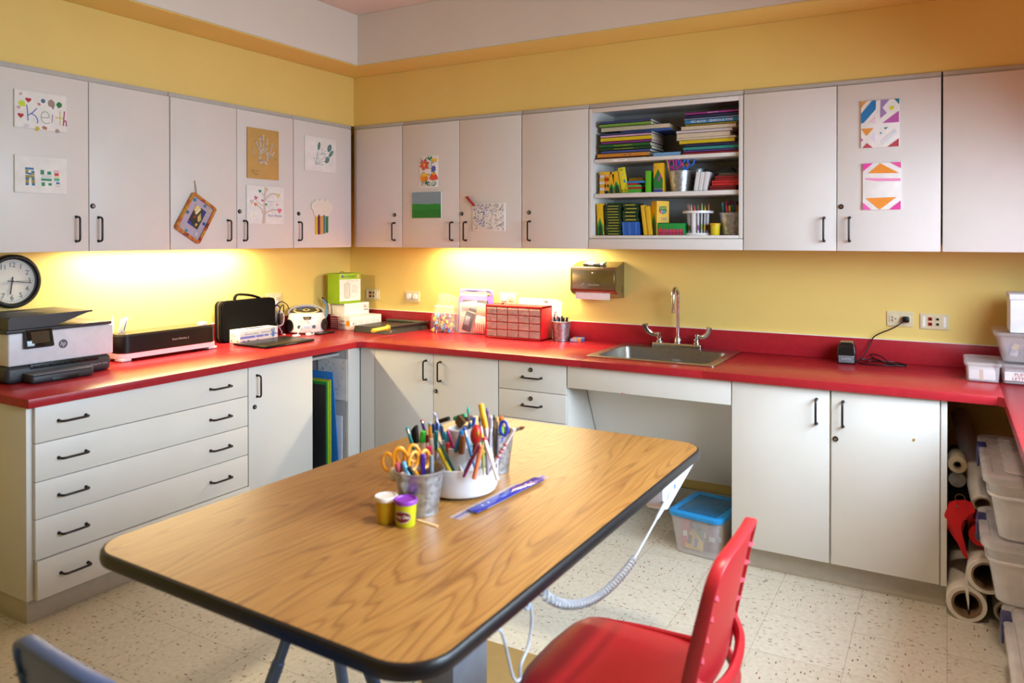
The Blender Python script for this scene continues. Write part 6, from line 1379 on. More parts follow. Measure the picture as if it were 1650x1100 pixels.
# ------------------------------------------------------------------ chairs
def chair(name, label, loc, rot, shell, rib):
    t = thing(name, label, 'chair', loc, (0, 0, R(rot)))
    th = .007
    def sheet(f, nu, nv, nm, lab, back=False):
        b = MB(shell); vs, fs = [], []
        for s in (0, 1):
            for j in range(nv + 1):
                for i in range(nu + 1):
                    p, nrm = f(i / nu * 2 - 1, j / nv); vs.append(Vector(p) - Vector(nrm) * th * s)
        o = (nu + 1) * (nv + 1)
        for j in range(nv):
            for i in range(nu):
                a = j * (nu + 1) + i; fs += [(a, a + 1, a + nu + 2, a + nu + 1), (o + a + 1, o + a, o + a + nu + 1, o + a + nu + 2)]
        rim = [i for i in range(nu)] ; 
        for i in range(nu): fs += [(i + 1, i, o + i, o + i + 1), (nv * (nu + 1) + i, nv * (nu + 1) + i + 1, o + nv * (nu + 1) + i + 1, o + nv * (nu + 1) + i)]
        for j in range(nv): a, c = j * (nu + 1), j * (nu + 1) + nu; fs += [(a, a + nu + 1, o + a + nu + 1, o + a), (c + nu + 1, c, o + c, o + c + nu + 1)]
        b.add(vs, fs); return part(nm, b, t, lab)
    def seat(u, v):
        # v 0 at the rear, 1 at the front
        y = -.185 + .43 * v; w = .205 - .03 * max(0, .35 - v) / .35 - .05 * max(0, v - .72) ** 2 / .0784
        rr = max(0, v - .9) / .1; w -= .05 * rr * rr
        z = .452 - .010 * (1 - u * u) * math.sin(math.pi * min(1, v * 1.1)) + .018 * max(0, .2 - v) / .2
        z -= .030 * max(0, v - .86) ** 2 / .0196 + .012 * abs(u) ** 6
        return (u * w, y, z), (0, 0, 1)
    sheet(seat, 16, 18, 'seat', 'moulded seat')
    # the rim under the seat sides
    for s in (-1, 1):
        b = MB(shell); b.tube(spline([(s * .165, -.18, .462), (s * .198, -.06, .44), (s * .203, .06, .434), (s * .19, .17, .43)], 5), .009, 8, flat=1.4)
        part('side_rim', b, t, 'rolled side rim')
    def bk(z): k = (z - .47) / .33; return -.168 - .058 * k - .012 * k * k
    def back(u, v):
        z = .50 + .30 * v; w = .176 - .008 * v
        top = max(0, v - .8) / .2; w -= .058 * (1 - math.sqrt(max(0, 1 - top * top)))
        z -= .0
        y = bk(z) - .024 * (1 - u * u) * (1 - .6 * v)
        return (u * w, y, z), (0, 1, .25)
    sheet(back, 16, 16, 'backrest', 'tall moulded backrest')
    # one rim running up one side, round the top corners and down the other
    path = [(-.182, .44), (-.181, .50), (-.178, .58), (-.175, .66), (-.172, .735)] + [(-.112 + .06 * math.cos(R(a)), .742 + .06 * math.sin(R(a))) for a in (165, 150, 135, 120, 105, 90)]
    path += [(-.06, .803), (0, .804)]; path += [(-x, z) for x, z in reversed(path[:-1])]
    b = MB(shell); vs, fs = [], []; n = len(path)
    for k, (x, z) in enumerate(path):
        a, c = path[max(0, k - 1)], path[min(n - 1, k + 1)]; e = Vector((c[0] - a[0], c[1] - a[1])).normalized(); nx, nz_ = -e.y, e.x      # outward
        y = bk(z) - .008 * (1 - (x / .18) ** 2)
        fr, rr = .014, (-.016 if z < .72 else -.013)
        for o, dy in ((.004, fr), (.006, fr - .004), (.006, rr + .004), (.003, rr), (-.005, rr), (-.006, rr + .004), (-.006, fr - .004), (-.004, fr)): vs.append((x + nx * o, y + dy, z + nz_ * o))
    for k in range(n - 1): fs += [(8 * k + i, 8 * k + (i + 1) % 8, 8 * k + 8 + (i + 1) % 8, 8 * k + 8 + i) for i in range(8)]
    fs += [tuple(reversed(range(8))), tuple(range(8 * (n - 1), 8 * n))]
    fs = [tuple(reversed(f)) for f in fs]; b.add(vs, fs)
    o = part('side_flange', b, t, 'thick flanges along the back edges')
    b = MB(shell); b.tube(spline([(-.172, bk(.5) - .012, .545), (-.12, bk(.5) - .045, .515), (0, bk(.5) - .056, .50), (.12, bk(.5) - .045, .515), (.172, bk(.5) - .012, .545)], 6), .012, 10, flat=1.5)
    b.tube(spline([(-.165, -.178, .455), (-.1, -.215, .445), (0, -.225, .442), (.1, -.215, .445), (.165, -.178, .455)], 6), .011, 8, flat=1.3); part('cross_loop', b, t, 'curved cross loops at the back')
    for s in (-1, 1):
        b = MB(rib)
        for k in range(5):
            z = .55 + .045 * k; x = s * .168; y = bk(z) - .004
            b.add([(x, y, z - .006), (x - s * .026, y - .010, z), (x, y - .018, z), (x, y, z + .006)], [(0, 1, 2), (0, 2, 3), (0, 3, 1), (1, 3, 2)])
        part('ribs', b, t, 'small triangular ribs')['kind'] = 'stuff'
    for s in (-1, 1):
        for fy in (-1, 1):
            b = MB(CHROME); b.tube(spline([(s * .13, fy * .07, .432), (s * .155, fy * .12, .41), (s * .18, fy * .17 , .2), (s * .195, fy * .2, .012)], 6), .0115, 10); lg = part('leg', b, t, 'chrome tube leg')
            b = MB(BLACK); b.cyl((s * .195, fy * .2, .0004), (s * .195, fy * .2, .03), .015, .013, 12, .002); part('foot_cap', b, lg)
    b = MB(CHROME); b.bx(-.15, .15, -.09, -.06, .425, .437, .003); b.bx(-.15, .15, .06, .09, .42, .432, .003); part('seat_frame', b, t)
    return t
chair('stacking_chair', 'red plastic stacking chair pulled up to the long side of the table', (2.995, -2.385, 0), 90, REDPLAST, mat('red plastic ribs', '#c8515f', .35))
chair('stacking_chair', 'blue plastic stacking chair at the short end of the table', (2.462, -3.165, 0), -4, mat('blue moulded plastic', '#4f6796', .38, var=.05, scale=12, bump=.05, bscale=600), mat('blue plastic ribs', '#5a76ad', .35))
# tripod stool tucked under the table
t = thing('stool', 'blue-grey metal stool with splayed telescopic legs, pushed under the table', 'stool', (2.08, -2.46, 0))
BG = mat('blue grey tube', '#5a6d92', .35, metal=.35)
for f in ((1.915, -2.592, .0004), (2.275, -2.375, .0304), (1.975, -2.25, .0004)):
    fo = Vector(f); tp = Vector((2.08, -2.46, .47)) + (Vector((fo.x, fo.y, .47)) - Vector((2.08, -2.46, .47))) * .22
    b = MB(BG); b.cyl(fo.lerp(tp, .52), tp, .0155, n=18); lg = part('leg', b, t, 'splayed tube leg', True)
    b = MB(BG); b.cyl(fo.lerp(tp, .03), fo.lerp(tp, .55), .0185, n=18, bev=.003); b.m(BLACK); b.cyl(fo, fo.lerp(tp, .04), .02, n=14); part('sleeve', b, lg, 'wider lower sleeve', True)
b = MB(BG); b.lathe([(0, .465), (.13, .465), (.15, .475), (.15, .487), (.14, .495), (0, .49)], (2.08, -2.46, 0), 32); part('seat', b, t, world=True)

# ------------------------------------------------------------------ things on the table
P = at(737, 808, 'z', ZTB); fh = Vector((FW.x, FW.y, 0)).normalized()
CC = P + fh * .094
t = thing('pen_caddy', 'white round tiered desk caddy packed with pens', 'pen holder', (CC.x, CC.y, ZTB))
b = MB(mat('white caddy plastic', '#e6e8ec', .33)); b.lathe([(0, .004), (.086, .004), (.097, .009), (.102, .02), (.104, .08), (.1025, .0815), (.101, .08), (.099, .02), (.09, .012), (0, .010)], n=56); part('outer_tray', b, t)
b = MB(C('#6f7478', .5)); b.lathe([(0, .0003), (.08, .0003), (.08, .0042), (0, .0042)], n=40); part('turntable_foot', b, t, 'grey turntable foot')
b = MB(mat('white caddy plastic', '#e6e8ec')); b.lathe([(.056, .0125), (.058, .125), (.0565, .1265), (.055, .125), (.0535, .0125)], n=44); part('middle_tier', b, t)
for k in range(3):
    a = R(25 + 120 * k); b = MB(mat('white caddy plastic', '#e6e8ec')); b.box((math.cos(a) * .079, math.sin(a) * .079, .045), (.04, .003, .064), 0, Euler((0, 0, a))); part('divider', b, t)
b = MB(mat('white caddy plastic', '#e6e8ec')); b.lathe([(0, .0125), (.029, .0125), (.031, .165), (.0325, .1665), (.0305, .168), (.0285, .166), (.0265, .02), (0, .02)], n=40); part('centre_cup', b, t, 'tall centre cup')

PB = at(672, 835, 'z', ZTB); BC = PB + fh * .047
t = thing('metal_bucket', 'galvanised bucket of scissors and markers on the table', 'bucket', (BC.x, BC.y, ZTB + .0003)); part('pail', bucket_mb(.0465, .061, .108, (.62, .7, .78), 44), t)
b = MB(C('#6f5a3f')); b.ball((-.0, -.052, .062), .006, 8, (1.6, .5, .8)); b.m(C('#5f7a3f')); b.ball((-.012, -.051, .064), .005, 8, (1.2, .5, .8)); part('paint_smudge', b, t, 'brown and green smudge')
P2 = at(800, 768, 'z', ZTB); B2 = Vector((2.478, -2.172, ZTB))
t = thing('metal_bucket', 'galvanised bucket of brushes behind the white caddy', 'bucket', (B2.x, B2.y, ZTB + .0003)); part('pail', bucket_mb(.0465, .061, .115, (.62, .7), 40), t)

def pen(kind, label, top, low, Y, col, r=.005, zb=.796, col2=None, group='pens in the white caddy', cat='pen', capf=.62, pot=None):
    """a pen or brush running from the top point (u, v of the photograph) down into its pot, in the plane y = Y"""
    p1 = at(top[0], top[1], 'y', Y); pl_ = at(low[0], low[1], 'y', Y); d = (pl_ - p1)
    tz = (zb - p1.z) / d.z
    pot = pot or ((CC.x, CC.y, .089) if 'caddy' in group else ((BC.x, BC.y, .041) if 'near' in group or 'scissors' in group else (B2.x, B2.y, .043)))
    tt = tz; n_ = 60
    for k in range(n_ + 1):                                  # run down into the pot until its wall or its floor stops it
        q = p1 + d * (tz * k / n_)
        wall = pot[2] + (0.12 * max(0, q.z - ZTB) if pot[2] < .06 else 0)
        rr_ = math.hypot(q.x - pot[0], q.y - pot[1])
        if q.z < (.85 if pot[2] > .06 else .882) and rr_ > wall: break
        if q.z < .84 and pot[2] > .06 and rr_ < .062 and rr_ > .052: pass
        tt = tz * k / n_
    p0 = p1 + d * tt
    t = thing(kind, label, cat, tuple(p0), group=group); v = p1 - p0
    if kind in ('marker', 'highlighter'):
        b = MB(C(col2 or '#e4e2e0')); b.cyl((0, 0, 0), v * capf, r * .92, n=12); part('barrel', b, t)
        b = MB(C(col, .35)); b.cyl(v * capf, v, r, r * .94, 12, r * .2); part('cap', b, t)
    elif kind == 'pencil':
        b = MB(C(col, .35)); b.cyl((0, 0, 0), v * .93, r, n=6); part('shaft', b, t)
        if col2: b = MB(STEEL); b.cyl(v * .90, v * .95, r * 1.06, n=10); part('ferrule', b, t); b = MB(C(col2)); b.cyl(v * .95, v, r * .98, n=10, bev=r * .3); part('eraser', b, t)
        else: b = MB(C('#d8b58a')); b.rev(v * .93, v, [(0, 0), (r, 0), (r * .15, 1), (0, 1)], 6); part('point', b, t)
    elif kind == 'paint_brush':
        b = MB(C(col, .35)); b.rev((0, 0, 0), v * .8, [(0, 0), (r * .4, 0), (r, .6), (r * .8, 1), (0, 1)], 12); part('handle', b, t)
        b = MB(STEEL); b.cyl(v * .78, v * .9, r * .85, r * .95, 12); part('ferrule', b, t); b = MB(C(col2 or '#4a3526', .8)); b.rev(v * .9, v, [(0, 0), (r * .95, 0), (r * 1.05, .3), (r * .1, 1), (0, 1)], 12); part('bristles', b, t)
    elif kind == 'foam_brush':
        b = MB(C('#c9a060', .5)); b.cyl((0, 0, 0), v * .62, .004, n=10); part('handle', b, t)
        q = v.normalized(); b = MB(C(col, .9)); M = frame(tuple(v * .8), q.cross(Vector((0, 1, 0))), q); L_ = v.length * .4 if not col2 else col2
        b.prism([(-r, -L_ / 2), (r, -L_ / 2), (r, L_ * .22), (-r * .8, L_ / 2), (-r, L_ * .4)], -.006, .006, M); part('foam_head', b, t, 'wedge of foam')
    elif kind == 'gel_pen':
        b = MB(C(col2 or '#cfd0d8', .3)); b.cyl((0, 0, 0), v * .7, r * .9, n=12); part('barrel', b, t); b = MB(C(col, .3)); b.cyl(v * .7, v * .97, r, n=12); b.cyl(v * .97, v, r * .5, n=8); b.box(tuple(v * .86 + Vector((r * .9, -r * .5, 0))), (.002, .002, v.length * .2)); part('cap', b, t)
    else:
        b = MB(C(col, .35)); b.cyl((0, 0, 0), v, r, n=12, bev=r * .3); part('barrel', b, t)
    return t
YF_, YM_, YBk = CC.y - .078, CC.y, CC.y + .075
SPEC = [
 ('paint_brush', 'teal tapered brush handle leaning furthest out towards the drawers', (655, 687), (668, 728), YM_ - .02, '#1f98a8', .0052, '#1f98a8'),
 ('foam_brush', 'black wedge-shaped foam brush beside the teal brush', (668, 690), (671, 730), YM_, '#17171a', .0085, .05),
 ('highlighter', 'bright green highlighter standing beside the black foam brush', (682, 694), (678, 735), YM_ - .03, '#2fbf3f', .0085, None),
 ('pencil', 'violet pencil with a red rubber leaning at the back of the caddy', (679, 676), (689, 712), YM_ + .03, '#3f2a6a', .0042, '#c2303f'),
 ('marker', 'dark red capped marker low behind the green highlighter', (688, 700), (689, 735), YM_ + .02, '#7a1a24', .0055, None),
 ('pencil', 'orange pencil with a shiny ferrule and pale end', (692, 680), (694, 715), YM_ + .0, '#d98a1f', .0042, '#9fc4d8'),
 ('marker', 'white-capped marker below the orange pencil', (695, 706), (697, 730), YM_ - .04, '#e2dde0', .006, None),
 ('highlighter', 'hot pink highlighter just behind the metal bucket', (691, 719), (692, 745), YM_ - .05, '#e82a86', .0085, None),
 ('gel_pen', 'navy pen nearest the orange pencil', (698, 682), (700, 720), YM_ + .03, '#1f3f7a', .0048, None),
 ('gel_pen', 'blue pen in the middle of the blue cluster', (704, 680), (704, 720), YM_ + .04, '#1f5aa0', .0048, None),
 ('gel_pen', 'blue pen tilting towards the white cup', (710, 683), (716, 715), YM_ + .03, '#2a62a5', .0048, None),
 ('marker', 'deep teal marker in front of the blue cluster', (703, 694), (701, 735), YM_ - .03, '#1f8a92', .0062, None),
 ('gel_pen', 'silvery lilac pen sticking up above the blue cluster', (699, 664), (708, 690), YM_ + .06, '#c4bfe0', .0042, '#8f8aa8'),
 ('marker', 'yellow felt pen with a white foot in the near row', (706, 723), (721, 752), YF_ + .02, '#e6cf1f', .0058, '#e6cf1f'),
 ('pencil', 'dark green pencil crossing the yellow felt pen', (707, 708), (728, 752), YF_ + .01, '#1a5a46', .0042, '#e0c8b0'),
 ('marker', 'red felt pen standing upright in the near row', (722, 713), (722, 742), YF_ + .025, '#c8202f', .0065, None),
 ('gel_pen', 'cyan pen rising behind the red felt pen', (716, 695), (723, 722), YM_ - .03, '#2fa0c0', .006, None),
 ('marker', 'plum pen leaning against the centre cup', (721, 693), (731, 722), YM_ - .045, '#a02a7a', .0045, None),
 ('marker', 'blue felt pen leaning in front of the centre cup', (745, 693), (736, 722), YM_ - .05, '#1f7fd0', .0062, None),
 ('paint_brush', 'thin blue brush bending past the centre cup', (747, 686), (760, 735), YF_ + .01, '#2a7fc4', .0045, '#1f4a9a'),
 ('foam_brush', 'brown foam brush tilted above the centre cup', (727, 660), (741, 678), CC.y + .02, '#6a4a2a', .0125, .028),
 ('paint_brush', 'slim brush with a sea-green tip standing tallest', (754, 653), (757, 690), YM_ + .03, '#7fb8b0', .0038, '#2fb0a0'),
 ('gel_pen', 'blue pen standing behind the red egg shaker', (757, 680), (757, 710), YM_ + .02, '#1f6aa8', .0055, None),
 ('marker', 'royal blue marker showing above the red egg shaker', (764, 672), (761, 700), YM_ + .045, '#2a4fb0', .005, None),
 ('marker', 'thick yellow marker standing tall beside the egg shaker', (775, 650), (782, 690), YM_ + .01, '#f0b81f', .0085, '#f4f0e8'),
 ('gel_pen', 'purple pen right beside the tall yellow marker', (784, 657), (786, 690), YM_ + .04, '#6a5a9a', .0045, None),
 ('paint_brush', 'fine brush with a dark tip behind the yellow marker', (772, 668), (775, 700), YM_ + .05, '#c9c4c0', .0036, '#3a3038'),
 ('gel_pen', 'silver glitter pen in the back of the caddy', (791, 669), (789, 715), YM_ - .0, '#d6d4de', .0055, '#b0aebc'),
 ('paint_brush', 'brown-handled watercolour brush next to the glitter pen', (796, 667), (797, 720), YM_ - .01, '#5a4f38', .0045, '#3a2f2a'),
 ('paint_brush', 'dark-handled watercolour brush at the edge of the caddy', (801, 670), (800, 722), YM_ - .02, '#3a3a46', .0042, '#c9a86a'),
 ('paint_brush', 'maroon brush lying low across the near row', (769, 722), (755, 748), YF_ - .0, '#6a2430', .0042, '#c9a27f'),
 ('gel_pen', 'magenta pen crossing the near row', (773, 716), (756, 750), YF_ - .012, '#8f1f6a', .0042, '#8f1f6a'),
 ('marker', 'orange felt pen leaning in the near row', (776, 718), (769, 748), YF_ - .01, '#f08a5a', .006, '#f08a5a'),
 ('paint_brush', 'yellow-green ended brush behind the orange felt pen', (777, 697), (778, 735), YF_ + .02, '#9aa83a', .004, '#cfcf5a'),
 ('marker', 'white felt pen with a red end in the near row', (780, 704), (792, 742), YF_ + .005, '#d8203a', .0052, '#f0eef2'),
 ('gel_pen', 'wine pen upright near the orange felt pen', (784, 705), (785, 740), YF_ + .03, '#7a1f4a', .0048, '#8f8a9a'),
 ('stirrer', 'white and red patterned straw poking out over the rulers', (829, 690), (799, 742), YM_ - .03, '#eeeaee', .0048, None),
]
for s in SPEC:
    k, lb, tp, lw, Y, c, r, c2 = s
    o = pen(k if k != 'stirrer' else 'straw', lb, tp, lw, Y, c, r, .80, c2, cat='straw' if k == 'stirrer' else ('brush' if 'brush' in k else 'pen'), capf=.93 if k == 'marker' and c2 == '#f0eef2' else .62)
    if k == 'stirrer':
        b = MB(C('#cf2a44')); p1 = at(829, 690, 'y', Y); pl_ = at(799, 742, 'y', Y); o0 = Vector(o.location)
        for f in (.35, .45, .52, .62): q = (p1 - o0) * f; b.cyl(q, q + (p1 - o0) * .035, .0051, n=10)
        part('red_marks', b, o, 'red patches')
b = MB(mat('red painted egg', '#c42a22', .3)); b.ball((0, 0, 0), .0155, 18, (1, 1, 1.75)); eg = at(767, 700, 'y', YF_ + .045)
eg_t = thing('egg_shaker', 'red egg-shaped shaker among the pens', 'shaker', tuple(eg), (0, R(6), 0)); part('egg', b, eg_t)
b = MB(C('#c9b03a')); b.ball((.011, -.010, .008), .006, 8, (.8, .5, 1.4)); part('paint_patch', b, eg_t, 'yellow patch'); b = MB(C('#8f2a22')); b.cyl((0, 0, -.026), (-.004, 0, -.07), .005, n=10); part('stem', b, eg_t)
b = MB(C('#8f5a3a')); b.box((0, 0, 0), (.014, .012, .05), .002); solo('wooden_block_brush', b, 'stubby brown brush handle at the foot of the centre cup', 'brush', tuple(at(745, 716, 'y', YM_ - .05)), (0, R(8), 0))
# in the bucket behind the caddy
pen('foam_brush', 'black and orange capped foam roller lying across the back bucket', (708, 678), (716, 676.5), B2.y - .02, '#2a2624', .006, B2.z + .02, .03, 'brushes in the back bucket', 'brush') if False else None
pen('paint_brush', 'green-handled stubby brush with orange bristles in the back bucket', (808, 668), (808, 692), B2.y - .02, '#8fd02a', .008, .80, '#b8692a', 'brushes in the back bucket', 'brush')
pen('paint_brush', 'dark wooden brush handle leaning far out of the back bucket', (846, 688), (812, 698), B2.y + .01, '#7a4a3a', .0052, .86, '#8f5f4a', 'brushes in the back bucket', 'brush')
b = MB(C('#1f3fc0', .3)); b.tube([(.0125 * math.cos(a), 0, .02 * math.sin(a)) for a in [i * math.pi / 9 for i in range(18)]], .0042, 8, closed=True); b.tube([(-.004, 0, -.02), (-.012, 0, -.05), (-.016, 0, -.09)], .0042, 8)
solo('blue_loop_tool', b, 'dark blue loop-handled tool in the back bucket', 'tool', tuple(at(812, 690, 'y', B2.y - .03)))
for i, (u, v, c, lb) in enumerate(((741, 672, '#2f9a6a', 'sea green tube lying on top of the back bucket'), (752, 676, '#4a4a50', 'dark grey roller end on the back bucket'), (715, 677, '#17171a', 'black tube end lying behind the centre cup'))):
    p = at(u, v, 'y', B2.y - .03); b = MB(C(c)); b.cyl((-.022, 0, -.004), (.022, 0, .006), .0065, n=12, bev=.002)
    if i == 2: b.m(C('#d9702a')); b.cyl((-.03, 0, -.006), (-.021, 0, -.0035), .0063, n=12)
    solo('craft_tube', b, lb, 'craft tube', tuple(p), (0, R(-8), 0), group='loose tubes behind the caddy')
    

# scissors, erasers and markers in the near bucket
def orange_scissors(label, u, v, Y, ang, yaw):
    p = at(u, v, 'y', Y); scissors(label, (p.x, p.y, p.z - .045), ang, '#f0a22a', group='orange scissors', s=1.05, yaw=yaw, loops=None)
orange_scissors('orange-handled scissors at the outer side of the near bucket', 645, 741, BC.y - .01, -16, 20)
orange_scissors('orange-handled scissors in the middle of the near bucket', 657, 733, BC.y + .012, -4, 50)
orange_scissors('yellow-orange scissors turned edge-on beside the purple marker', 673, 742, BC.y + .0, 6, 75)
BG_ = 'pens in the near bucket'
pen('eraser', 'fat pink eraser pen leaning on the rim of the near bucket', (641, 745), (647, 775), BC.y - .035, '#e86a86', .0085, .83, None, BG_)
pen('eraser', 'pale blue eraser pen beside the pink one', (650, 743), (660, 772), BC.y - .032, '#6ab4e6', .0072, .83, None, BG_)
pen('marker', 'thick black marker angled down at the front of the near bucket', (658, 752), (669, 770), BC.y - .042, '#1a1a1e', .0062, .845, None, BG_, capf=.3)
pen('marker', 'purple marker standing upright in the near bucket', (681, 731), (682, 764), BC.y + .005, '#4a2fb0', .0062, .79, '#4a2fb0', BG_)
pen('marker', 'grey marker standing upright in the near bucket', (695, 733), (695, 760), BC.y + .008, '#7f8a94', .006, .79, '#7f8a94', BG_)
pen('pencil', 'short black pencil at the outer rim of the near bucket', (634, 755), (640, 775), BC.y - .0, '#26242a', .004, .82, None, BG_)
b = MB(PAPER); b.ball((0, 0, 0), .016, 10, (.9, .7, 1.3)); solo('crumpled_tissue', b, 'crumpled white paper in the near bucket', 'paper', tuple(at(634, 764, 'y', BC.y - .02)), (.3, .4, 0))
b = MB(C('#d8c8c0')); b.box((0, 0, 0), (.03, .018, .014), .003); solo('white_eraser', b, 'off-white block eraser on the rim of the near bucket', 'eraser', tuple(at(653, 769, 'y', BC.y - .046)), (0, R(25), R(10)))

# dough tubs, craft stick, rulers
q1, q2 = at(622, 846, 'z', ZTB) + fh * .0225, at(651, 851, 'z', ZTB) + fh * .0225
dough('modelling_dough_tub', 'yellow dough tub with a white lid on the table', (q1.x - .004, q1.y, ZTB), '#ece6de', '#d0b020', k=1.06)
t = dough('modelling_dough_tub', 'yellow-green dough tub with a purple lid on the table', (q2.x + .001, q2.y, ZTB), '#8f3fb8', '#c4c61f', k=1.06)
b = MB(); yaw = math.atan2(-.4, .12)
def wrap(r, a, z): return (r * math.cos(a), r * math.sin(a), z)
def patch(col, rx, rz, dr):
    b.m(C(col, .4)); n = 20; vs = [wrap(.0238 * 1.06 * (1 + .02 * ((.026 - .026) / .05)) + dr, yaw, .026)]
    for i in range(n): a = 2 * math.pi * i / n; z = .026 + rz * math.sin(a); vs.append(wrap((.0215 + .0027 * z / .05) * 1.06 + dr, yaw + rx * math.cos(a), z))
    vs[0] = wrap((.0215 + .0027 * .026 / .05) * 1.06 + dr, yaw, .026); b.add(vs, [(0, 1 + i, 1 + (i + 1) % n) for i in range(n)])
patch('#c8c0c4', .86, .0145, .0012); patch('#7a1f33', .8, .0125, .0016); 
word = 'Play-Doh'; b.m(C('#e9dfe2', .5)); W_ = 1.3
for i, ch in enumerate(word):
    a = yaw + W_ * (i / (len(word) - 1) - .5); r = (.0215 + .0027 * .026 / .05) * 1.06 + .0022
    b.text(ch, frame((r * math.cos(a), r * math.sin(a), .0255 + .002 * (1 - (2 * i / 7 - 1) ** 2)), (-math.sin(a), math.cos(a), 0), (0, 0, 1)), .0115, .0002)
part('oval_logo', b, t, 'maroon oval with pale lettering')
b = MB(C('#dcbc8a', .6)); b.prism(rrect(-.034, .034, -.0048, .0048, .0046, 4), .0002, .002); p = at(685, 843.5, 'z', ZTB); solo('craft_stick', b, 'bare wooden craft stick beside the purple-lidded dough tub', 'stick', (p.x + .004, p.y + .004, ZTB), (0, 0, R(-9)))
CLR = clear('clear ruler plastic', '#e8e6ee', .22, .08); BLR = clear('blue tinted ruler plastic', '#2a34a8', .85, .1)
def ruler(label, x, y, z, ang, m, L_=.305, w=.032, grp='plastic rulers', blue=False):
    t = thing('ruler', label, 'ruler', (x, y, z), (0, 0, R(ang)), grp)
    b = MB(m); b.bx(-L_ / 2, L_ / 2, -w / 2, w / 2, .0002, .0022, .0006); part('strip', b, t)
    b = MB(C('#3b44b0' if not blue else '#1c2478'))
    for i in range(60): b.bx(-L_ / 2 + .005 + i * (L_ - .01) / 59, -L_ / 2 + .0054 + i * (L_ - .01) / 59, -w / 2 + .001, -w / 2 + (.007 if i % 5 == 0 else .004), .0023, .0025)
    if not blue:
        b.bx(-L_ / 2 + .004, -L_ / 2 + .06, -.002, .003, .0023, .0025); b.bx(L_ / 2 - .05, L_ / 2 - .006, -.004, .004, .0023, .0025)
    else:
        b.m(C('#d9d6e8'))
        for xx in (-.11, -.085, .09, .115): b.cyl((xx, .002, .0022), (xx, .002, .0026), .003, n=12)
    part('scale_marks', b, t, 'printed scale')
ruler('clear ruler at the bottom of the ruler bundle, nearest the dough tubs', 2.604, -2.400, ZTB, 87.5, CLR)
ruler('clear ruler reaching furthest towards the sink', 2.630, -2.305, ZTB + .0026, 86.5, CLR)
ruler('dark blue ruler on top of the two clear ones', 2.628, -2.345, ZTB + .0052, 85.5, BLR, .315, .033, blue=True)
# ------------------------------------------------------------------ sheets in the corner slot
def sheet(label, y, ztop, xf, col, th=.003, lean=0, x0=.06, m=None, name='card_sheet', zb=.1155):
    b = MB(m or C(col, .6)); h = ztop - zb
    b.bx(-(xf - x0) / 2, (xf - x0) / 2, -th / 2, th / 2, 0, h, .0004)
    return solo(name, b, label, 'card sheet', ((x0 + xf) / 2, y, zb + .0003 + (th / 2 * abs(math.sin(R(lean))))), (R(lean), 0, 0), group='upright card sheets in the corner slot')
sheet('large black card sheet nearest the cupboard door', -.908, .640, .628, '#1b1c20', .006)
sheet('dark green card sheet just behind the black one', -.895, .655, .625, '#1a7a33', .004)
sheet('lime green card sheet between the dark green and red sheets', -.885, .660, .63, '#8fd01f', .007)
sheet('thin red card sheet among the green ones', -.876, .662, .628, '#c23a2a', .003)
sheet('yellow-green card sheet just in front of the blue one', -.869, .664, .63, '#b5d62a', .005)
sheet('tall bright blue card sheet behind the green ones', -.803, .706, .632, '#1f74c8', .006, lean=5)
sheet('narrow white board standing behind the blue sheet', -.787, .444, .640, '#c9ced8', .007)
t = thing('patterned_sheet', 'white card with faint grey triangles, propped inside the corner slot', 'card sheet', (.55, -.772, .53))
b = MB(PAPER); b.bx(.44, .66, -.772, -.769, .53, .768); b.m(C('#d3d5da'))
rn = random.Random(31)
for i in range(26):
    x, z = rn.uniform(.455, .645), rn.uniform(.55, .75); s = rn.choice((-1, 1)) * .008; b.prism([(x - .008, z - s), (x + .008, z - s), (x, z + s)], 0, .0004, frame((0, -.7722, 0), (1, 0, 0), (0, 0, 1)))
part('card', b, t, world=True)

# ------------------------------------------------------------------ blue-lidded tub under the sink
t = tub('storage_tub', 'clear tub with a bright blue lid standing under the sink', 2.53, 2.775, -.655, -.335, .0003, .197, film=FILM, taper=.022, lid_h=.022, lid_m=mat('bright blue lid', '#1f8fd6', .4), lip=.008, rot=R(-7.6), r=.03)
b = MB(clear('blue lid window', '#1a6a9a', .9, .25)); b.bx(-.095, .095, -.125, .125, .1935, .1948, .001); part('lid_window', b, t, 'darker lid centre')
rn = random.Random(17)
t2 = thing('crayon_box', 'yellow crayon box lying inside the blue-lidded tub', 'box', (2.625, -.59, .012), (R(-18), 0, R(-7.6)), 'boxes in the blue-lidded tub')
b = MB(C('#d9b02a')); b.bx(-.055, .03, 0, .012, 0, .085, .001); b.m(C('#1f7a3a')); b.prism([(-.02, .085), (.03, .085), (.03, .04)], 0, .0006, frame((0, -.0002, 0), (1, 0, 0), (0, 0, 1))); b.m(C('#2a4a2a')); b.prism(rrect(-.05, -.025, .02, .06, .01), 0, .0007, frame((0, -.0002, 0), (1, 0, 0), (0, 0, 1))); b.m(C('#3a6ab0')); b.prism(rrect(-.012, .004, .01, .05, .006), 0, .0008, frame((0, -.0002, 0), (1, 0, 0), (0, 0, 1))); part('carton', b, t2)
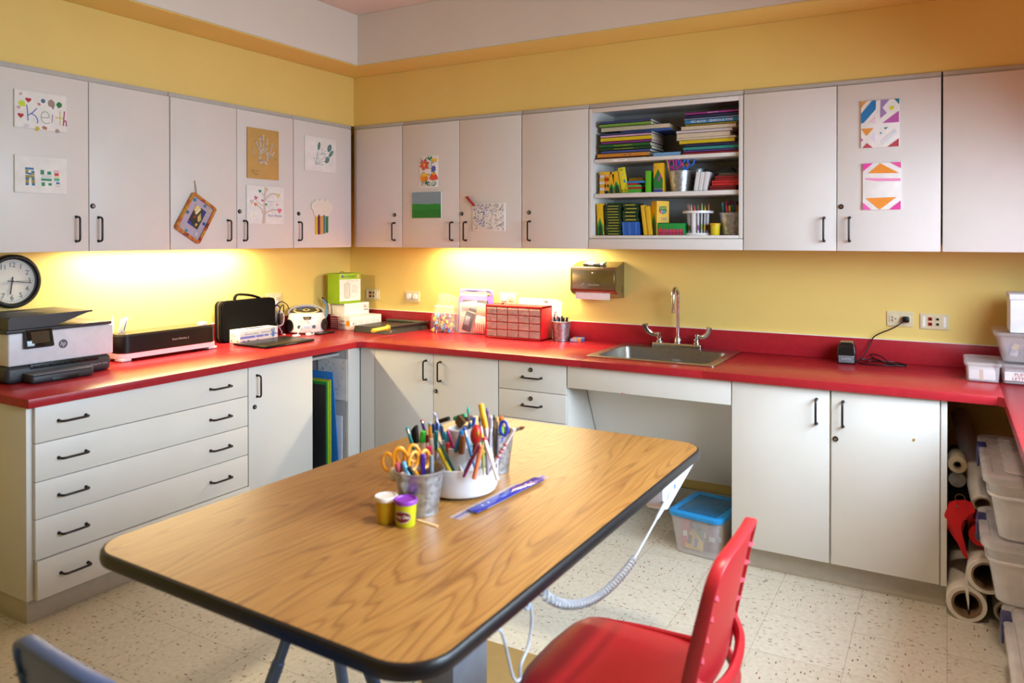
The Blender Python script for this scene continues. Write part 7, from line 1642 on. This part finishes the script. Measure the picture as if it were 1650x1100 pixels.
for i, (x, y, w_, d_, h_, c, lb) in enumerate(((2.572, -.545, .03, .06, .13, '#d23a5a', 'pink carton'), (2.60, -.50, .05, .05, .12, '#5a6a7a', 'grey carton'), (2.66, -.53, .04, .05, .13, '#7a7068', 'brown carton'), (2.70, -.55, .05, .04, .11, '#8a3a5a', 'plum carton'), (2.735, -.52, .03, .09, .12, '#c99a2a', 'ochre carton'), (2.65, -.44, .12, .08, .12, '#6a5a6f', 'wide mauve carton'))):
    b = MB(C(c)); b.box((0, 0, h_ / 2), (w_, d_, h_), .002, Euler((R(rn.uniform(-4, 4)), R(rn.uniform(-5, 5)), 0))); b.m(CARD); b.bx(-w_ * .3, w_ * .3, -d_ / 2 - .004, -d_ / 2 - .003, h_ * .4, h_ * .6)
    solo('craft_carton', b, lb + ' packed inside the blue-lidded tub', 'box', (x, y, .012), (0, 0, R(-7.6 + rn.uniform(-6, 6))), group='boxes in the blue-lidded tub')

# ------------------------------------------------------------------ rolls below the window-side counter
TUBE = mat('brown cardboard core', '#7a6248', .8)
def roll(name, label, p0, p1, ro, ri, m, core=.006, cat='paper roll', group='rolls under the counter'):
    """p0 is the end towards the room"""
    t = thing(name, label, cat, tuple(p0), group=group); d = Vector(p1) - Vector(p0); h = d.length; q = d.to_track_quat('Z', 'Y').to_matrix().to_4x4()
    b = MB(m); b.lathe([(ri + core, 0), (ro - .002, 0), (ro, .002), (ro, h), (ri + core, h)], M=q, n=40); part('paper', b, t)
    b = MB(TUBE); b.lathe([(ri, h), (ri, .001), (ri + .0005, -.003), (ri + core, -.003), (ri + core, .001)], M=q, n=36); b.m(BLACK); b.lathe([(0, h * .5), (ri, h * .5)], M=q, n=24); part('core', b, t, 'brown cardboard core')
    return t
WR = mat('white roll paper', '#ddd6cc', .7)
rl = roll('paper_roll', 'biggest white paper roll lying on the floor tiles', (3.704, -.715, .0685), (3.704, -.02, .0685), .068, .042, WR, .009)
b = MB(WR); b.bx(-.055, .055, -.01, .02, -.0683, -.0665); part('loose_flap', b, rl, 'loose paper end')
rl = roll('paper_roll', 'torn-edged white paper roll resting against the biggest one', (3.768, -.722, .190), (3.80, -.02, .175), .066, .043, WR, .007)
b = MB(WR); b.add([(-.066, -.004, .02), (-.072, -.012, -.04), (-.066, -.016, -.085), (-.058, -.018, -.135), (-.056, -.016, -.1), (-.06, -.008, -.03)], [(0, 1, 2, 3, 4, 5), (5, 4, 3, 2, 1, 0)]); part('torn_strip', b, rl, 'torn hanging strip')
roll('paper_roll', 'small white roll on the floor behind the lowest tub', (3.835, -.66, .0435), (3.835, -.02, .0435), .042, .026, WR, .006)
roll('red_felt_roll', 'roll of bright red felt in the gap beside the cabinet', (3.752, -.64, .312), (3.75, -.05, .312), .041, .018, mat('red felt', '#c2161c', .95, bump=.3, bscale=700), .004, 'fabric roll')
b = MB(mat('red felt', '#c2161c')); rn = random.Random(3)
F_ = [(0, .075), (.02, .088), (.055, .09), (.078, .082), (.088, .06), (.078, .03), (.06, .02), (.045, -.03), (.052, -.08), (.066, -.14), (.05, -.125), (.03, -.075), (.008, -.05), (-.012, -.012), (-.016, .03)]
n = len(F_); cen = (.035, .02)
vs = []
for k in (0, .5, 1):
    for i, (x, z) in enumerate(F_): vs.append((cen[0] + (x - cen[0]) * (1 - .5 * k), -.02 * k - .012 * math.sin(i * 1.9) * (1 - k), cen[1] + (z - cen[1]) * (1 - .5 * k)))
fs = [(q * n + i, q * n + (i + 1) % n, (q + 1) * n + (i + 1) % n, (q + 1) * n + i) for q in range(2) for i in range(n)] + [tuple(range(2 * n, 3 * n))]
b.add(vs, fs); b.add([(x, y + .012, z) for x, y, z in vs], [tuple(reversed(f)) for f in fs])
o = solo('red_felt_drape', b, 'crumpled red felt hanging down over the white rolls', 'fabric', (3.645, -.655, .352), group=None)
b = MB(C('#6b5f4a')); b.cyl((3.672, -.672, .424), (3.672, -.680, .424), .004, n=8); tag(b.build('push_pin'), 'tiny pin head stuck in the crumpled red felt', 'pin')
roll('fabric_roll', 'dark roll lying behind the red felt', (3.684, -.52, .41), (3.684, -.05, .41), .041, .015, SOFTBLACK, .004, 'fabric roll')
bb = MB(clear('wrapping film', '#8f8a84', .7, .2, bump=.8)); bb.cyl((3.673, -.53, .487), (3.673, -.06, .487), .031, n=22); bb.m(C('#6a645c')); bb.cyl((3.673, -.50, .487), (3.673, -.06, .487), .025, n=18); tag(bb.build('film_wrapped_roll'), 'grey roll in crinkled clear film under the small tan-ended roll', 'paper roll')
roll('paper_roll', 'small white roll with a tan end just beside the cabinet', (3.674, -.55, .552), (3.674, -.42, .552), .034, .012, mat('tan kraft end', '#b59a72', .8), .003)
roll('paper_roll', 'long thin white roll slanting up to the back wall', (3.757, -.62, .432), (3.69, -.05, .655), .037, .023, WR, .004)
# three clip-lid tubs in a staggered stack
def cliptub(label, x0, x1, y0, y1, z0, z1, latch, film_):
    film = FILM2
    t = tub('clip_tub', label, x0, x1, y0, y1, z0, z1, film=film, taper=.03, lid_h=.03, lip=.016, r=.045, group='stacked clip-lid tubs')
    hx, hy, h = (x1 - x0) / 2, (y1 - y0) / 2, z1 - z0
    b = MB(film); b.prism(rrect(-hx + .05, hx - .05, -hy + .05, hy - .05, .03), h + .0002, h + .004); b.lathe([(.016, h + .004), (.019, h + .004), (.019, h + .007), (.016, h + .007)], (-hx + .09, hy - .09, 0), 20); part('lid_panel', b, t, 'raised lid panel')
    b = MB(film); b.tube([(x, y, h - .07) for x, y in rrect(-hx + .004, hx - .004, -hy + .004, hy - .004, .045)], .006, 6, closed=True); part('rim_ridge', b, t)
    b = MB(mat('dark blue latch', '#2c2f5e', .35)); b.bx(-hx - .022, -hx - .013, latch - .045, latch + .045, h - .075, h - .012, .004); b.bx(-hx - .02, -hx + .01, latch - .04, latch + .04, h - .016, h + .002, .003); part('latch', b, t, 'dark blue snap latch')
    return t
t = cliptub('uppermost clip-lid tub, with a white comb-like tray inside', 3.757, 4.12, -1.12, -.50, .4605, .678, .12, FILM)
b = MB(C('#b9b6b4'))
for i in range(14): b.bx(-.12 + .018 * i, -.11 + .018 * i, -.235, -.225, .08, .15)
b.bx(-.13, .14, -.24, -.05, .03, .075, .004); b.m(C('#6d7f8f')); b.box((.0, -.1, .12), (.2, .012, .012), .002, Euler((0, R(25), 0))); b.m(C('#a88a86')); b.box((-.03, .1, .09), (.15, .16, .12), .01); loose('plastic_trays', b, t, 'pale comb-like plastic trays inside the uppermost clip-lid tub', 'tray')
t = cliptub('middle clip-lid tub filled with flat sheets', 3.752, 4.12, -1.10, -.72, .2385, .4565, .06, FILM2)
b = MB(PAGE); b.bx(-.13, .14, -.14, .14, .006, .13, .004); loose('sheet_stack', b, t, 'stack of flat sheets inside the middle clip-lid tub', 'paper')
t = cliptub('lowest clip-lid tub standing on the floor tiles', 3.812, 4.16, -1.66, -1.03, .0004, .2345, .2, FILM)
b = MB(C('#b58a90')); b.bx(-.1, .13, -.25, .2, .008, .15, .02); loose('pink_bundle', b, t, 'pinkish bundle inside the lowest clip-lid tub', 'bundle')
# ------------------------------------------------------------------ lights: under-cabinet strips, ceiling lamps, the window
def area(name, loc, rot, sx, sy, watts, col, spread=180):
    l = bpy.data.lights.new(name, 'AREA'); l.shape = 'RECTANGLE'; l.size = sx; l.size_y = sy; l.energy = watts; l.color = col; l.spread = R(spread)
    o = bpy.data.objects.new(name, l); COL.objects.link(o); o.location = loc; o.rotation_euler = rot; return o
WARM = (1, .84, .52)
def strip(label, W, s0, s1, d):
    c = W @ Vector(((s0 + s1) / 2, d, 1.41)); t = thing('under_cabinet_light', label, 'light', tuple(c))
    b = MB(WPLAST, W); b.bx(s0, s1, d - .035, d + .035, 1.410, 1.4235, .003); part('housing', b, t, world=True)
    b = MB(mat('lit lamp tube', '#ffe2a8', .4, emit=2.0), W); b.bx(s0 + .02, s1 - .02, d - .02, d + .02, 1.4075, 1.41); part('diffuser', b, t, world=True)
strip('slim lamp under the wall cabinets above the cutting machine', LW, -2.0, -.92, .125)
strip('slim lamp under the wall cabinets above the zip bags', BW, .82, 1.86, .125)
area('strip_lamp_glow', (.125, -1.46, 1.4045), (0, 0, 0), .05, 1.0, 29, WARM)
area('strip_lamp_glow', (1.34, -.125, 1.4045), (0, 0, 0), 1.04, .05, 28, WARM)
def downlight(x, y, w, col, r=.15, spread=180):
    t = thing('ceiling_light', 'round recessed ceiling lamp out of the picture', 'light', (x, y, ZC), group='recessed ceiling lamps')
    b = MB(WPLAST); b.lathe([(r, -.004), (r + .025, -.003), (r + .025, -.0005), (r, -.0005)], n=32); part('trim_ring', b, t)
    l = bpy.data.lights.new('ceiling_lamp_glow', 'AREA'); l.shape = 'DISK'; l.size = 2 * r; l.energy = w; l.color = col; l.spread = R(spread)
    o = bpy.data.objects.new('ceiling_lamp_glow', l); COL.objects.link(o); o.location = (x, y, ZC - .006)
for x, y in ((1.5, -1.9), (1.6, -3.9), (3.2, -4.2)): downlight(x, y, 1.0, (1, .84, .62))
downlight(3.5, -2.4, 19, (1, .80, .60), .10, 100)
area('window_daylight', (XR + .02, -1.95, 1.575), (0, R(54), 0), 1.05, 2.1, 138, (.66, .84, 1.0), 152)
w = bpy.data.worlds.new('daylight'); w.use_nodes = True; sc.world = w
nt = w.node_tree; bg = nt.nodes['Background']
sky = nt.nodes.new('ShaderNodeTexSky'); sky.sky_type = 'HOSEK_WILKIE' if hasattr(sky, 'sky_type') else sky.sky_type
sky.turbidity = 6; sky.sun_direction = (.4, -.5, .75); nt.links.new(sky.outputs[0], bg.inputs['Color']); bg.inputs['Strength'].default_value = .10

# ------------------------------------------------------------------ camera
cd = bpy.data.cameras.new('camera'); cam = bpy.data.objects.new('camera', cd); COL.objects.link(cam); sc.camera = cam
cam.matrix_world = Matrix(((RT.x, UPV.x, -FW.x, CAM.x), (RT.y, UPV.y, -FW.y, CAM.y), (RT.z, UPV.z, -FW.z, CAM.z), (0, 0, 0, 1)))
cd.sensor_fit = 'HORIZONTAL'; cd.sensor_width = 36; cd.lens = FPX / 1650 * 36; cd.shift_x = 0; cd.shift_y = -(550 - PY) / 1650
cd.clip_start = .05; cd.clip_end = 60
cd.dof.use_dof = True; cd.dof.focus_distance = 4.3; cd.dof.aperture_fstop = 3.2
vs_ = sc.view_settings; vs_.view_transform = 'Standard'; vs_.look = 'None'; vs_.exposure = -.26; vs_.gamma = 1; vs_.use_curve_mapping = False
cy = sc.cycles; cy.max_bounces = 8; cy.diffuse_bounces = 4; cy.glossy_bounces = 4; cy.transparent_max_bounces = 16; cy.transmission_bounces = 4; cy.sample_clamp_indirect = 6; cy.caustics_reflective = False; cy.caustics_refractive = False
